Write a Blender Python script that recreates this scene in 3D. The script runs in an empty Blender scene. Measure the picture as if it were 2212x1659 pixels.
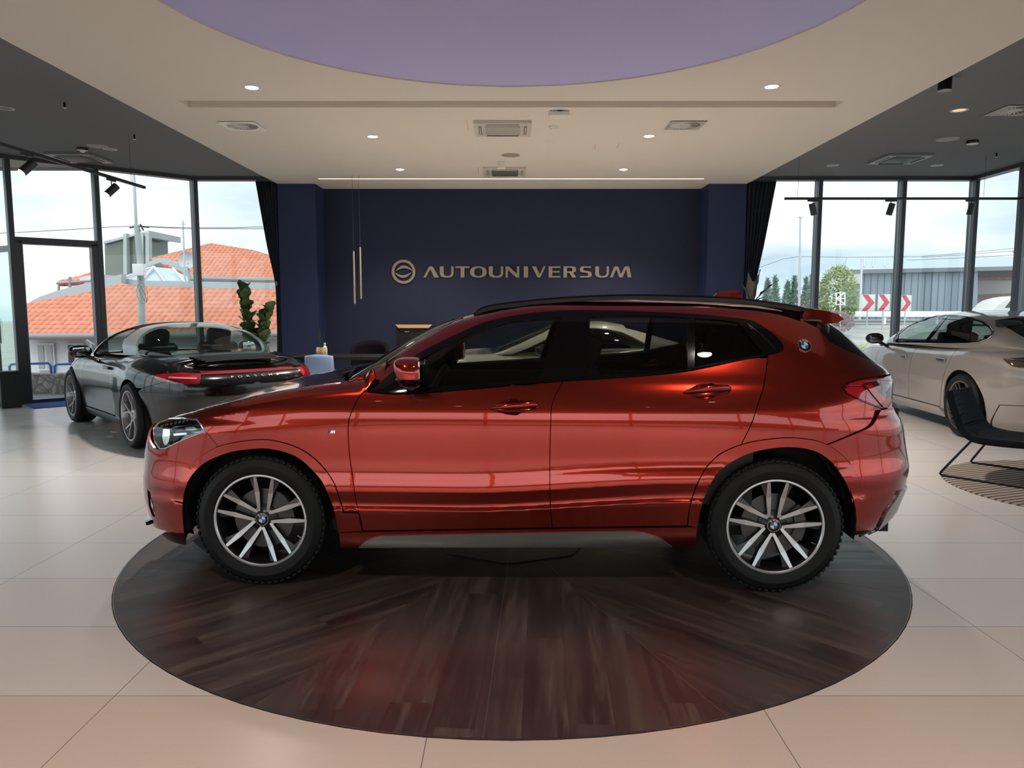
import bpy, bmesh, math, random
import numpy as np
from mathutils import Vector, Matrix
from mathutils.geometry import delaunay_2d_cdt
random.seed(7)
SC = bpy.context.scene
COL = SC.collection
R = math.radians
PI = math.pi
# ---------------------------------------------------------------- camera, world, exposure
TH = R(5.887); FPX = 1600.0; CX, CY = 1106.0, 829.5; HC = 1.46
cd = bpy.data.cameras.new('camera'); cam = bpy.data.objects.new('camera', cd); COL.objects.link(cam)
cam.location = (0, 0, HC); cam.rotation_euler = (R(90) - TH, 0, 0)
cd.sensor_width = 36.0; cd.lens = FPX / 2212 * 36; cd.clip_start = 0.05; cd.clip_end = 600
SC.camera = cam
SC.view_settings.view_transform = 'Standard'; SC.view_settings.look = 'None'
SC.view_settings.exposure = 0.68; SC.view_settings.gamma = 1.0; SC.view_settings.use_curve_mapping = False
SC.cycles.use_denoising = True
SC.cycles.max_bounces = 10; SC.cycles.transparent_max_bounces = 24; SC.cycles.glossy_bounces = 5
SC.cycles.diffuse_bounces = 5; SC.cycles.transmission_bounces = 8
SC.cycles.sample_clamp_indirect = 6.0
SC.cycles.caustics_reflective = False; SC.cycles.caustics_refractive = False
wd = bpy.data.worlds.new('world'); SC.world = wd; wd.use_nodes = True
def build_world():
    nt = wd.node_tree; N = nt.nodes; L = nt.links; N.clear()
    out = N.new('ShaderNodeOutputWorld'); bg = N.new('ShaderNodeBackground')
    tc = N.new('ShaderNodeTexCoord'); mp = N.new('ShaderNodeMapping')
    mp.inputs['Scale'].default_value = (1.3, 1.3, 5.0); mp.inputs['Location'].default_value = (0.3, 1.2, 0.4)
    ns = N.new('ShaderNodeTexNoise'); ns.inputs['Scale'].default_value = 2.2; ns.inputs['Detail'].default_value = 5; ns.inputs['Roughness'].default_value = 0.5
    cr = N.new('ShaderNodeValToRGB')
    e = cr.color_ramp.elements
    e[0].position = 0.33; e[0].color = (0.42, 0.53, 0.64, 1)
    e[1].position = 0.60; e[1].color = (0.90, 0.93, 0.95, 1)
    m = e.new(0.45); m.color = (0.62, 0.70, 0.77, 1)
    L.new(tc.outputs['Generated'], mp.inputs[0]); L.new(mp.outputs[0], ns.inputs['Vector'])
    L.new(ns.outputs['Fac'], cr.inputs[0]); L.new(cr.outputs[0], bg.inputs[0])
    # sky boosted high behind the viewer, added as daylight fill for the room
    vm = N.new('ShaderNodeVectorMath'); vm.operation = 'DOT_PRODUCT'; vm.inputs[1].default_value = Vector((-.12, -.86, .50)).normalized(); L.new(tc.outputs['Generated'], vm.inputs[0])
    mr = N.new('ShaderNodeMapRange'); mr.interpolation_type = 'SMOOTHSTEP'; mr.inputs[1].default_value = -.35; mr.inputs[2].default_value = 1.0; mr.inputs[3].default_value = SKY; mr.inputs[4].default_value = SKY * REAR_SKY_BOOST
    L.new(vm.outputs['Value'], mr.inputs[0]); L.new(mr.outputs[0], bg.inputs[1])
    L.new(bg.outputs[0], out.inputs[0])
SKY = 0.93; REAR_SKY_BOOST = 2.2
build_world()
sl = bpy.data.lights.new('sun', 'SUN'); sl.energy = 0.7; sl.angle = R(25); sl.color = (1.0, .97, .93)
so = bpy.data.objects.new('sun', sl); COL.objects.link(so); so.rotation_euler = (R(38), 0, R(-8))
def area_light(name, loc, size, power, color=(1, 1, 1), rot=(0, 0, 0), size_y=None, spread=PI):
    l = bpy.data.lights.new(name, 'AREA'); l.energy = power; l.color = color; l.size = size
    if size_y: l.shape = 'RECTANGLE'; l.size_y = size_y
    else: l.shape = 'DISK'
    l.spread = spread
    o = bpy.data.objects.new(name, l); COL.objects.link(o); o.location = loc; o.rotation_euler = rot
    return o
# ---------------------------------------------------------------- picture measurements to points of the place
CT, ST = math.cos(TH), math.sin(TH)
def ray(px, py):
    u = (px - CX) / FPX; v = (CY - py) / FPX
    return Vector((u, CT + v * ST, -ST + v * CT))
def on_z(px, py, z):
    d = ray(px, py); t = (z - HC) / d.z; return Vector((d.x * t, d.y * t, z))
def on_y(px, py, y):
    d = ray(px, py); t = y / d.y; return Vector((d.x * t, y, HC + d.z * t))
def proj(P):                                   # numpy (N,3) world -> (N,2) px
    x = P[:, 0]; y = P[:, 1]; z = P[:, 2] - HC
    dep = y * CT - z * ST; up = y * ST + z * CT
    return np.stack([CX + FPX * x / dep, CY - FPX * up / dep], 1)
# ---------------------------------------------------------------- materials
MATS = {}
def mat(name, col=(0.5, 0.5, 0.5), rough=0.5, metal=0.0, coat=0.0, coat_rough=0.03, emit=None, es=1.0, alpha=1.0, spec=None, sheen=0.0, fn=None, trans=0.0, ior=None):
    if name in MATS: return MATS[name]
    m = bpy.data.materials.new(name); m.use_nodes = True
    b = m.node_tree.nodes['Principled BSDF']
    b.inputs['Base Color'].default_value = (*col, 1); b.inputs['Roughness'].default_value = rough
    b.inputs['Metallic'].default_value = metal; b.inputs['Coat Weight'].default_value = coat
    b.inputs['Coat Roughness'].default_value = coat_rough; b.inputs['Alpha'].default_value = alpha
    b.inputs['Sheen Weight'].default_value = sheen; b.inputs['Transmission Weight'].default_value = trans
    if spec is not None: b.inputs['Specular IOR Level'].default_value = spec
    if ior: b.inputs['IOR'].default_value = ior
    if emit: b.inputs['Emission Color'].default_value = (*emit, 1); b.inputs['Emission Strength'].default_value = es
    m.diffuse_color = (*col, 1)
    if fn: fn(m.node_tree, b)
    MATS[name] = m
    return m
def glass(name, tint=(0.9, 0.95, 0.93), refl=1.0, rough=0.0):
    """a thin pane: what lies behind comes through tinted, the room mirrors in it by the Fresnel law"""
    if name in MATS: return MATS[name]
    m = bpy.data.materials.new(name); m.use_nodes = True; nt = m.node_tree; N = nt.nodes; L = nt.links; N.clear()
    o = N.new('ShaderNodeOutputMaterial'); t = N.new('ShaderNodeBsdfTransparent'); g = N.new('ShaderNodeBsdfGlossy'); mx = N.new('ShaderNodeMixShader'); f = N.new('ShaderNodeFresnel')
    t.inputs[0].default_value = (*tint, 1); g.inputs['Roughness'].default_value = rough; f.inputs[0].default_value = 1.5
    ge = N.new('ShaderNodeNewGeometry'); io = N.new('ShaderNodeMapRange'); io.inputs[3].default_value = 1.5; io.inputs[4].default_value = 1 / 1.5; L.new(ge.outputs['Backfacing'], io.inputs[0]); L.new(io.outputs[0], f.inputs[0])   # a sheet reflects alike from both sides
    mu = N.new('ShaderNodeMath'); mu.operation = 'MULTIPLY'; mu.inputs[1].default_value = refl
    L.new(f.outputs[0], mu.inputs[0]); L.new(mu.outputs[0], mx.inputs[0]); L.new(t.outputs[0], mx.inputs[1]); L.new(g.outputs[0], mx.inputs[2]); L.new(mx.outputs[0], o.inputs[0])
    m.diffuse_color = (*tint, 0.3)
    MATS[name] = m
    return m
class NG:                                       # short hand for shader nodes
    def __init__(s, nt): s.nt = nt; s.N = nt.nodes; s.L = nt.links
    def n(s, t, **k):
        x = s.N.new(t)
        for a, b in k.items(): setattr(x, a, b)
        return x
    def put(s, v, inp):
        if isinstance(v, (int, float)): inp.default_value = v
        elif isinstance(v, (tuple, list)): inp.default_value = v
        else: s.L.new(v, inp)
    def m(s, op, a, b=0.0, c=None):
        x = s.n('ShaderNodeMath', operation=op); s.put(a, x.inputs[0]); s.put(b, x.inputs[1])
        if c is not None: s.put(c, x.inputs[2])
        return x.outputs[0]
    def obj(s):
        t = s.n('ShaderNodeTexCoord'); x = s.n('ShaderNodeSeparateXYZ'); s.L.new(t.outputs['Object'], x.inputs[0]); return t.outputs['Object'], x.outputs[0], x.outputs[1], x.outputs[2]
    def comb(s, a, b, c):
        x = s.n('ShaderNodeCombineXYZ'); s.put(a, x.inputs[0]); s.put(b, x.inputs[1]); s.put(c, x.inputs[2]); return x.outputs[0]
    def noise(s, vec, scale, detail=4, rough=0.55):
        x = s.n('ShaderNodeTexNoise'); s.L.new(vec, x.inputs['Vector']); x.inputs['Scale'].default_value = scale; x.inputs['Detail'].default_value = detail; x.inputs['Roughness'].default_value = rough; return x.outputs['Fac']
    def white(s, vec):
        x = s.n('ShaderNodeTexWhiteNoise', noise_dimensions='3D'); s.L.new(vec, x.inputs['Vector']); return x.outputs['Value']
    def ramp(s, v, stops):
        x = s.n('ShaderNodeValToRGB'); e = x.color_ramp.elements
        while len(e) < len(stops): e.new(0.5)
        for q, (p, c) in zip(e, stops): q.position = p; q.color = (*c, 1)
        s.put(v, x.inputs[0]); return x.outputs[0]
    def mix(s, f, a, b, mode='MIX'):
        x = s.n('ShaderNodeMix', data_type='RGBA', blend_type=mode); s.put(f, x.inputs[0])
        s.put((*a, 1) if isinstance(a, tuple) and len(a) == 3 else a, x.inputs[6]); s.put((*b, 1) if isinstance(b, tuple) and len(b) == 3 else b, x.inputs[7]); return x.outputs[2]
    def mapr(s, v, a, b, c, d):
        x = s.n('ShaderNodeMapRange'); s.put(v, x.inputs[0])
        for i, q in enumerate((a, b, c, d)): s.put(q, x.inputs[i + 1])
        return x.outputs[0]
    def bump(s, h, b, strength=0.3, dist=0.01):
        x = s.n('ShaderNodeBump'); x.inputs['Strength'].default_value = strength; x.inputs['Distance'].default_value = dist; s.L.new(h, x.inputs['Height']); s.L.new(x.outputs[0], b.inputs['Normal'])
# ---------------------------------------------------------------- objects
def tag(o, label=None, cat=None, group=None, kind=None):
    if label: o['label'] = label
    if cat: o['category'] = cat
    if group: o['group'] = group
    if kind: o['kind'] = kind
    return o
def empty(name, loc=(0, 0, 0), rz=0.0, label=None, cat=None, group=None):
    o = bpy.data.objects.new(name, None); COL.objects.link(o); o.location = loc; o.rotation_euler = (0, 0, rz); o.empty_display_size = 0.1
    return tag(o, label, cat, group)
def link(name, me, m=None, parent=None, loc=None, rz=None, kind=None):
    o = bpy.data.objects.new(name, me); COL.objects.link(o)
    if m is not None:
        for q in (m if isinstance(m, (list, tuple)) else [m]): me.materials.append(q)
    if parent is not None: o.parent = parent
    if loc is not None: o.location = loc
    if rz is not None: o.rotation_euler = (0, 0, rz)
    if kind: o['kind'] = kind
    return o
def copy_tree(o, parent=None):
    c = o.copy(); COL.objects.link(c); c.parent = parent
    for ch in [q for q in bpy.data.objects if q.parent == o]: copy_tree(ch, c)
    return c
class MB:
    """collects shapes and links them as ONE mesh"""
    def __init__(s): s.bm = bmesh.new()
    def quad(s, pts, mi=0):
        f = s.bm.faces.new([s.bm.verts.new(p) for p in pts]); f.material_index = mi; return s
    def box(s, c, d, mi=0, bev=0.0, M=None, seg=2):
        r = bmesh.ops.create_cube(s.bm, size=1.0)
        vs = r['verts']
        for v in vs: v.co = Vector((v.co.x * d[0], v.co.y * d[1], v.co.z * d[2]))
        if bev > 0:
            es = list({e for v in vs for e in v.link_edges})
            rb = bmesh.ops.bevel(s.bm, geom=es, offset=bev, segments=seg, affect='EDGES', profile=0.7)
            vs = list({v for f in rb['faces'] for v in f.verts} | {v for v in vs if v.is_valid})
            for f in rb['faces']: f.smooth = True
        for v in vs:
            if M is not None: v.co = M @ v.co
            v.co += Vector(c)
        for f in {f for v in vs for f in v.link_faces}: f.material_index = mi
        return s
    def tube(s, pts, r, seg=10, mi=0, cap=True, closed=False):
        pts = [Vector(p) for p in pts]; n = len(pts); rings = []
        rr = r if isinstance(r, (list, tuple)) else [r] * n
        up = None
        for i, p in enumerate(pts):
            a = pts[(i - 1) % n] if (i > 0 or closed) else p; b = pts[(i + 1) % n] if (i < n - 1 or closed) else p
            t = (b - a).normalized()
            if up is None:
                up = Vector((0, 0, 1)) if abs(t.z) < 0.9 else Vector((1, 0, 0))
            x = t.cross(up)
            if x.length < 1e-6: x = t.orthogonal()
            x.normalize(); y = x.cross(t).normalized(); up = y
            rings.append([s.bm.verts.new(p + x * (rr[i] * math.cos(2 * PI * k / seg)) + y * (rr[i] * math.sin(2 * PI * k / seg))) for k in range(seg)])
        m = n if closed else n - 1
        for i in range(m):
            A = rings[i]; B = rings[(i + 1) % n]
            for k in range(seg):
                f = s.bm.faces.new((A[k], A[(k + 1) % seg], B[(k + 1) % seg], B[k])); f.smooth = True; f.material_index = mi
        if cap and not closed:
            for q, rg in ((0, rings[0]), (1, rings[-1])):
                f = s.bm.faces.new(rg if q else rg[::-1]); f.material_index = mi
        return s
    def cyl(s, a, b, r, seg=24, mi=0, r2=None, cap=True):
        return s.tube([a, b], [r, r if r2 is None else r2], seg, mi, cap)
    def lathe(s, prof, axis='z', seg=32, mi=0, c=(0, 0, 0), smooth=True, arc=None):
        """prof: (radius, height) pairs turned round the axis"""
        c = Vector(c); rings = []
        N = seg if arc is None else seg + 1
        for k in range(N):
            a = 2 * PI * k / seg if arc is None else arc[0] + (arc[1] - arc[0]) * k / seg
            ca, sa = math.cos(a), math.sin(a); row = []
            for r, h in prof:
                p = {'z': (r * ca, r * sa, h), 'y': (r * ca, h, r * sa), 'x': (h, r * ca, r * sa)}[axis]
                row.append(s.bm.verts.new(c + Vector(p)))
            rings.append(row)
        for k in range(seg):
            A = rings[k]; B = rings[(k + 1) % N]
            for i in range(len(prof) - 1):
                try:
                    f = s.bm.faces.new((A[i], B[i], B[i + 1], A[i + 1])); f.smooth = smooth; f.material_index = mi
                except ValueError: pass
        return s
    def poly(s, pts2, z0, z1, plane='xy', mi=0, smooth=False):
        """a prism over a 2D outline; plane says which axes the outline uses"""
        def P(a, b, h): return {'xy': (a, b, h), 'xz': (a, h, b), 'yz': (h, a, b)}[plane]
        A = [s.bm.verts.new(P(a, b, z0)) for a, b in pts2]; B = [s.bm.verts.new(P(a, b, z1)) for a, b in pts2]; n = len(pts2)
        f = s.bm.faces.new(A[::-1]); f.material_index = mi; f = s.bm.faces.new(B); f.material_index = mi
        for i in range(n):
            f = s.bm.faces.new((A[i], A[(i + 1) % n], B[(i + 1) % n], B[i])); f.material_index = mi; f.smooth = smooth
        return s
    def grid(s, P, closed_u=False, mi=0, smooth=True):
        """P: rows of points"""
        V = [[s.bm.verts.new(p) for p in row] for row in P]; n = len(V); m = len(V[0])
        for i in range(n - 1 + (1 if closed_u else 0)):
            for j in range(m - 1):
                try:
                    f = s.bm.faces.new((V[i][j], V[(i + 1) % n][j], V[(i + 1) % n][j + 1], V[i][j + 1])); f.smooth = smooth; f.material_index = mi
                except ValueError: pass
        return s
    def xf(s, M):
        for v in s.bm.verts: v.co = M @ v.co
        return s
    def mesh(s, name, weld=1e-5):
        if weld: bmesh.ops.remove_doubles(s.bm, verts=s.bm.verts, dist=weld)
        bmesh.ops.recalc_face_normals(s.bm, faces=s.bm.faces)
        me = bpy.data.meshes.new(name); s.bm.to_mesh(me); s.bm.free(); return me
    def build(s, name, m=None, parent=None, loc=None, rz=None, kind=None, weld=1e-5, autosmooth=True):
        me = s.mesh(name, weld)
        o = link(name, me, m, parent, loc, rz, kind)
        if autosmooth and any(p.use_smooth for p in me.polygons):
            try: me.set_sharp_from_angle(angle=R(38))
            except Exception: pass
        return o
def text_mesh(txt, size, depth=0.002, sx=1.0, bold=0.0, align='CENTER', space=1.0):
    c = bpy.data.curves.new('lettering', 'FONT'); c.body = txt; c.size = size; c.extrude = depth; c.align_x = align; c.align_y = 'CENTER'; c.offset = bold; c.space_character = space
    o = bpy.data.objects.new('tmp', c); COL.objects.link(o)
    dg = bpy.context.evaluated_depsgraph_get(); me = bpy.data.meshes.new_from_object(o.evaluated_get(dg))
    bpy.data.objects.remove(o); bpy.data.curves.remove(c)
    for v in me.vertices: v.co.x *= sx
    return me
# ---------------------------------------------------------------- smooth tables
def tab(pts):
    """monotone-ish smooth interpolation of (x, y) pairs (PCHIP), numpy vectorised"""
    X = np.array([p[0] for p in pts], float); Y = np.array([p[1] for p in pts], float)
    h = np.diff(X); d = np.diff(Y) / h; m = np.zeros_like(Y); m[0] = d[0]; m[-1] = d[-1]
    for i in range(1, len(X) - 1):
        if d[i - 1] * d[i] > 0:
            w1 = 2 * h[i] + h[i - 1]; w2 = h[i] + 2 * h[i - 1]; m[i] = (w1 + w2) / (w1 / d[i - 1] + w2 / d[i])
    def f(x):
        x = np.clip(np.asarray(x, float), X[0], X[-1]); i = np.clip(np.searchsorted(X, x) - 1, 0, len(h) - 1)
        t = (x - X[i]) / h[i]; t2 = t * t; t3 = t2 * t
        return (2 * t3 - 3 * t2 + 1) * Y[i] + (t3 - 2 * t2 + t) * h[i] * m[i] + (-2 * t3 + 3 * t2) * Y[i + 1] + (t3 - t2) * h[i] * m[i + 1]
    return f
def sstep(a, b, x):
    t = np.clip((x - a) / (b - a), 0, 1); return t * t * (3 - 2 * t)
def catmull(pts, n=6, closed=False):
    pts = [np.array(p, float) for p in pts]; out = []; N = len(pts)
    for i in range(N if closed else N - 1):
        p1 = pts[i]; p2 = pts[(i + 1) % N]; p0 = pts[i - 1] if (i > 0 or closed) else 2 * p1 - p2; p3 = pts[(i + 2) % N] if (i < N - 2 or closed) else 2 * p2 - p1
        for k in range(n):
            t = k / n; out.append(0.5 * (2 * p1 + (p2 - p0) * t + (2 * p0 - 5 * p1 + 4 * p2 - p3) * t * t + (3 * p1 - p0 - 3 * p2 + p3) * t ** 3))
    if not closed: out.append(pts[-1])
    return out
# ---------------------------------------------------------------- body panels cut out of a smooth master surface
class Frame:
    def __init__(s, loc, rz): s.loc = np.array(loc, float); s.c = math.cos(rz); s.s = math.sin(rz)
    def w(s, P):
        x = P[:, 0] * s.c - P[:, 1] * s.s + s.loc[0]; y = P[:, 0] * s.s + P[:, 1] * s.c + s.loc[1]
        return np.stack([x, y, P[:, 2] + s.loc[2]], 1)
def inside(P, poly):
    x = P[:, 0]; y = P[:, 1]; r = np.zeros(len(P), bool); n = len(poly); j = n - 1
    for i in range(n):
        xi, yi = poly[i]; xj, yj = poly[j]
        if yi != yj:
            c = ((yi > y) != (yj > y)) & (x < (xj - xi) * (y - yi) / (yj - yi) + xi); r ^= c
        j = i
    return r
def segdist(P, poly):
    d = np.full(len(P), 1e9); n = len(poly)
    for i in range(n):
        a = np.array(poly[i], float); b = np.array(poly[(i + 1) % n], float); ab = b - a; L = ab @ ab
        if L < 1e-14: continue
        t = np.clip(((P - a) @ ab) / L, 0, 1); q = a + t[:, None] * ab; d = np.minimum(d, np.hypot(*(P - q).T))
    return d
def shrink(poly, g):
    """offset a closed outline inwards by g (negative: outwards)"""
    n = len(poly); A = 0
    for i in range(n): A += poly[i][0] * poly[(i + 1) % n][1] - poly[(i + 1) % n][0] * poly[i][1]
    sg = 1 if A > 0 else -1; out = []
    for i in range(n):
        p0 = np.array(poly[i - 1], float); p1 = np.array(poly[i], float); p2 = np.array(poly[(i + 1) % n], float)
        a = p1 - p0; b = p2 - p1; la = np.hypot(*a); lb = np.hypot(*b)
        if la < 1e-9 or lb < 1e-9: out.append(tuple(p1)); continue
        a /= la; b /= lb; na = np.array((-a[1], a[0])) * sg; nb = np.array((-b[1], b[0])) * sg
        m = na + nb; q = m @ m
        m = m * (2 / q) if q > 0.3 else na
        out.append(tuple(p1 + m * g))
    return out
def resample(poly, step):
    out = []; n = len(poly)
    for i in range(n):
        a = np.array(poly[i], float); b = np.array(poly[(i + 1) % n], float); k = max(1, int(math.ceil(np.hypot(*(b - a)) / step)))
        for j in range(k): out.append(tuple(a + (b - a) * j / k))
    return out
def dens(pts, closed, st=9.0):
    out = []; n = len(pts)
    for i in range(n if closed else n - 1):
        a = np.array(pts[i], float); b = np.array(pts[(i + 1) % n], float); k = max(1, int(np.hypot(*(b - a)) / st))
        out += [tuple(a + (b - a) * j / k) for j in range(k)]
    return out + ([] if closed else [tuple(pts[-1])])
class Surf:
    """ev(u, v) -> (N,3) local points, u and v roughly metres along the surface"""
    def __init__(s, ev, frame, out=(0, -1, 0), flip=1): s.ev = ev; s.fr = frame; s.flip = flip
    def nrm(s, u, v, e=2e-3):
        a = s.ev(u + e, v) - s.ev(u - e, v); b = s.ev(u, v + e) - s.ev(u, v - e)
        n = np.cross(a, b) * s.flip; l = np.linalg.norm(n, axis=1); l[l < 1e-12] = 1
        return n / l[:, None]
    def grid_guess(s, P, ulim, vlim, nu=120, nv=50):
        gu, gv = np.meshgrid(np.linspace(*ulim, nu), np.linspace(*vlim, nv)); gu = gu.ravel(); gv = gv.ravel(); L = s.ev(gu, gv); W = s.fr.w(L); N = s.nrm(gu, gv)
        Nw = s.fr.w(N) - s.fr.loc; see = (Nw * (np.array((0, 0, HC)) - W)).sum(1) > -1e-3; q = proj(W); q[~see] = 1e6
        return np.array([(gu[i], gv[i]) for i in [int(np.argmin(((q - p) ** 2).sum(1))) for p in P]])
    def trace(s, pts, ulim, vlim, closed=True, raw=False, st=6.0):
        if not raw and len(pts) > 1: pts = dens(pts, closed, st)
        P = np.array(pts, float); return [tuple(p) for p in s.px2uv(pts, lambda P: s.grid_guess(P, ulim, vlim), ulim=ulim, vlim=vlim)]
    def px2uv(s, pts, guess, it=30, ulim=None, vlim=None):
        P = np.array(pts, float); g = guess(P) if callable(guess) else np.tile(guess, (len(P), 1)).astype(float)
        e = 1e-3
        for _ in range(it):
            q = proj(s.fr.w(s.ev(g[:, 0], g[:, 1]))); r = P - q
            qu = (proj(s.fr.w(s.ev(g[:, 0] + e, g[:, 1]))) - q) / e; qv = (proj(s.fr.w(s.ev(g[:, 0], g[:, 1] + e))) - q) / e
            det = qu[:, 0] * qv[:, 1] - qu[:, 1] * qv[:, 0]; det = np.where(np.abs(det) < 300, np.where(det < 0, -300, 300), det)
            du = (r[:, 0] * qv[:, 1] - r[:, 1] * qv[:, 0]) / det; dv = (qu[:, 0] * r[:, 1] - qu[:, 1] * r[:, 0]) / det
            g[:, 0] += np.clip(du, -0.08, 0.08); g[:, 1] += np.clip(dv, -0.06, 0.06)
            if ulim: g[:, 0] = np.clip(g[:, 0], *ulim)
            if vlim: g[:, 1] = np.clip(g[:, 1], *vlim)
        q = proj(s.fr.w(s.ev(g[:, 0], g[:, 1]))); s.err = np.hypot(*(P - q).T)
        return g
def panel_mesh(name, surf, poly, holes=(), step=0.03, stepv=None, off=0.0, thick=0.012, bstep=None, both=False, mirror=False, scale_u=1.0):
    """cut an outline (in u, v) out of surf: outer skin with exact normals and a folded-in rim; both adds the mirrored half, mirror gives the far side"""
    bstep = bstep or step * 0.6
    loops = [resample(list(map(tuple, poly)), bstep)] + [resample(list(map(tuple, h)), bstep) for h in holes]
    pts = []; edges = []
    for lp in loops:
        b = len(pts); pts += lp; edges += [(b + i, b + (i + 1) % len(lp)) for i in range(len(lp))]
    A = np.array(loops[0]); lo = A.min(0); hi = A.max(0)
    nu = max(2, int((hi[0] - lo[0]) / step)); nv = max(2, int((hi[1] - lo[1]) / (stepv or step)))
    gu, gv = np.meshgrid(np.linspace(lo[0], hi[0], nu + 1), np.linspace(lo[1], hi[1], nv + 1)); G = np.stack([gu.ravel(), gv.ravel()], 1)
    keep = inside(G, loops[0])
    for h in loops[1:]: keep &= ~inside(G, h)
    G = G[keep]
    for lp in loops:
        if len(G): G = G[segdist(G, lp) > (stepv or step) * 0.42]
    allp = [Vector(p) for p in pts] + [Vector(p) for p in G.tolist()]
    vs, es, fs, ov, oe, of = delaunay_2d_cdt(allp, edges, [], 0, 1e-6)
    V = np.array([(v.x, v.y) for v in vs]); F = np.array([f for f in fs if len(f) == 3])
    cen = V[F].mean(1); keep = inside(cen, loops[0])
    for h in loops[1:]: keep &= ~inside(cen, h)
    F = F[keep]
    P = surf.ev(V[:, 0], V[:, 1]); Nn = surf.nrm(V[:, 0], V[:, 1])
    offv = off(V[:, 0], V[:, 1])[:, None] if callable(off) else off
    P = P + Nn * offv
    if callable(off):
        e = 2e-3
        def evo(u, v): return surf.ev(u, v) + surf.nrm(u, v) * off(u, v)[:, None]
        a = evo(V[:, 0] + e, V[:, 1]) - evo(V[:, 0] - e, V[:, 1]); b = evo(V[:, 0], V[:, 1] + e) - evo(V[:, 0], V[:, 1] - e)
        Nn = np.cross(a, b) * surf.flip; Nn /= np.maximum(np.linalg.norm(Nn, axis=1), 1e-9)[:, None]
    # orientation
    fn = np.cross(P[F[:, 1]] - P[F[:, 0]], P[F[:, 2]] - P[F[:, 0]]); bad = (fn * Nn[F[:, 0]]).sum(1) < 0
    F[bad] = F[bad][:, ::-1]
    # boundary edges -> rim
    cnt = {}
    for f in F:
        for a, b in ((f[0], f[1]), (f[1], f[2]), (f[2], f[0])):
            cnt[(a, b)] = cnt.get((a, b), 0) + 1
    bnd = [(a, b) for (a, b) in cnt if (b, a) not in cnt]
    verts = [P]; norms = [Nn]; faces = F.tolist(); base = len(P)
    if thick > 0 and bnd:
        rim = []; rn = []
        for a, b in bnd:
            ia = base + len(rim); t = P[b] - P[a]; n0 = (Nn[a] + Nn[b]) / 2; side = np.cross(t, n0); L = np.linalg.norm(side); side = side / L if L > 1e-12 else n0
            rim += [P[a], P[b], P[b] - Nn[b] * thick, P[a] - Nn[a] * thick]; rn += [side] * 4
            faces.append([ia + 1, ia, ia + 3, ia + 2])
        verts.append(np.array(rim)); norms.append(np.array(rn))
    Vt = np.concatenate(verts); Nt = np.concatenate(norms)
    def flipy(Vx, Nx): 
        Vx = Vx.copy(); Nx = Nx.copy(); Vx[:, 1] *= -1; Nx[:, 1] *= -1; return Vx, Nx
    if mirror:
        Vt, Nt = flipy(Vt, Nt); faces = [f[::-1] for f in faces]
    elif both:
        V2, N2 = flipy(Vt, Nt); k = len(Vt); faces = faces + [[i + k for i in f[::-1]] for f in faces]; Vt = np.concatenate([Vt, V2]); Nt = np.concatenate([Nt, N2])
    me = bpy.data.meshes.new(name); me.from_pydata(Vt.tolist(), [], [list(map(int, f)) for f in faces]); me.update()
    me.polygons.foreach_set('use_smooth', [True] * len(me.polygons))
    me.normals_split_custom_set_from_vertices(Nt.tolist())
    return me
def panel(name, surf, poly, m, parent, **k):
    return link(name, panel_mesh(name, surf, poly, **k), m, parent)
DLP = 285.0
M_black = mat('gloss_black', (.003, .003, .0035), rough=.08, spec=.35)
M_rubber = mat('black_rubber', (.012, .012, .013), rough=.75)
M_dark = mat('dark_liner', (.008, .008, .009), rough=.8)
M_chrome = mat('chrome', (.85, .86, .87), rough=.08, metal=1.0)
M_silver = mat('satin_silver', (.5, .51, .52), rough=.22, metal=1.0)
M_leather = mat('black_leather', (.015, .015, .016), rough=.55)
M_white = mat('badge_white', (.8, .8, .8), rough=.3)
M_bblue = mat('badge_blue', (.02, .15, .48), rough=.25)
def roundel(parent, P0, n, r):
    n = Vector(n).normalized(); x = Vector((0, 0, 1)).cross(n).normalized(); y = n.cross(x)
    M = Matrix((( x.x, y.x, n.x, P0[0]), (x.y, y.y, n.y, P0[1]), (x.z, y.z, n.z, P0[2]), (0, 0, 0, 1)))
    m = MB(); m.lathe([(0, .001), (r * .94, .001), (r * .96, .003), (r, .003), (r, -.003)], 'z', 40, 0); m.xf(M); b = m.build('badge', M_chrome, parent)
    m = MB(); m.lathe([(r * .56, .0025), (r * .93, .0025), (r * .93, 0.0012)], 'z', 40, 0); m.xf(M); m.build('badge_ring', M_black, b)
    for c_, mt in ((0, M_bblue), (1, M_white)):
        m = MB()
        for h in (0, PI):
            a0 = h + (PI / 2 if c_ == 0 else 0); pt = [(0, 0)] + [(r * .53 * math.cos(a0 + PI / 2 * k / 8), r * .53 * math.sin(a0 + PI / 2 * k / 8)) for k in range(9)]
            m.poly(pt, .001, .0032)
        m.xf(M); m.build('badge_quarters', mt, b)
    for k, ch in enumerate('BMW'):
        me = text_mesh(ch, r * .46, .0006); a = PI / 2 + (1 - k) * .62
        for v in me.vertices: v.co = M @ (Matrix.Translation((r * .745 * math.cos(a), r * .745 * math.sin(a), .0032)) @ Matrix.Rotation(a - PI / 2, 4, 'Z') @ v.co)
        link('badge_letter', me, M_white, b)
    return b
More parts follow.
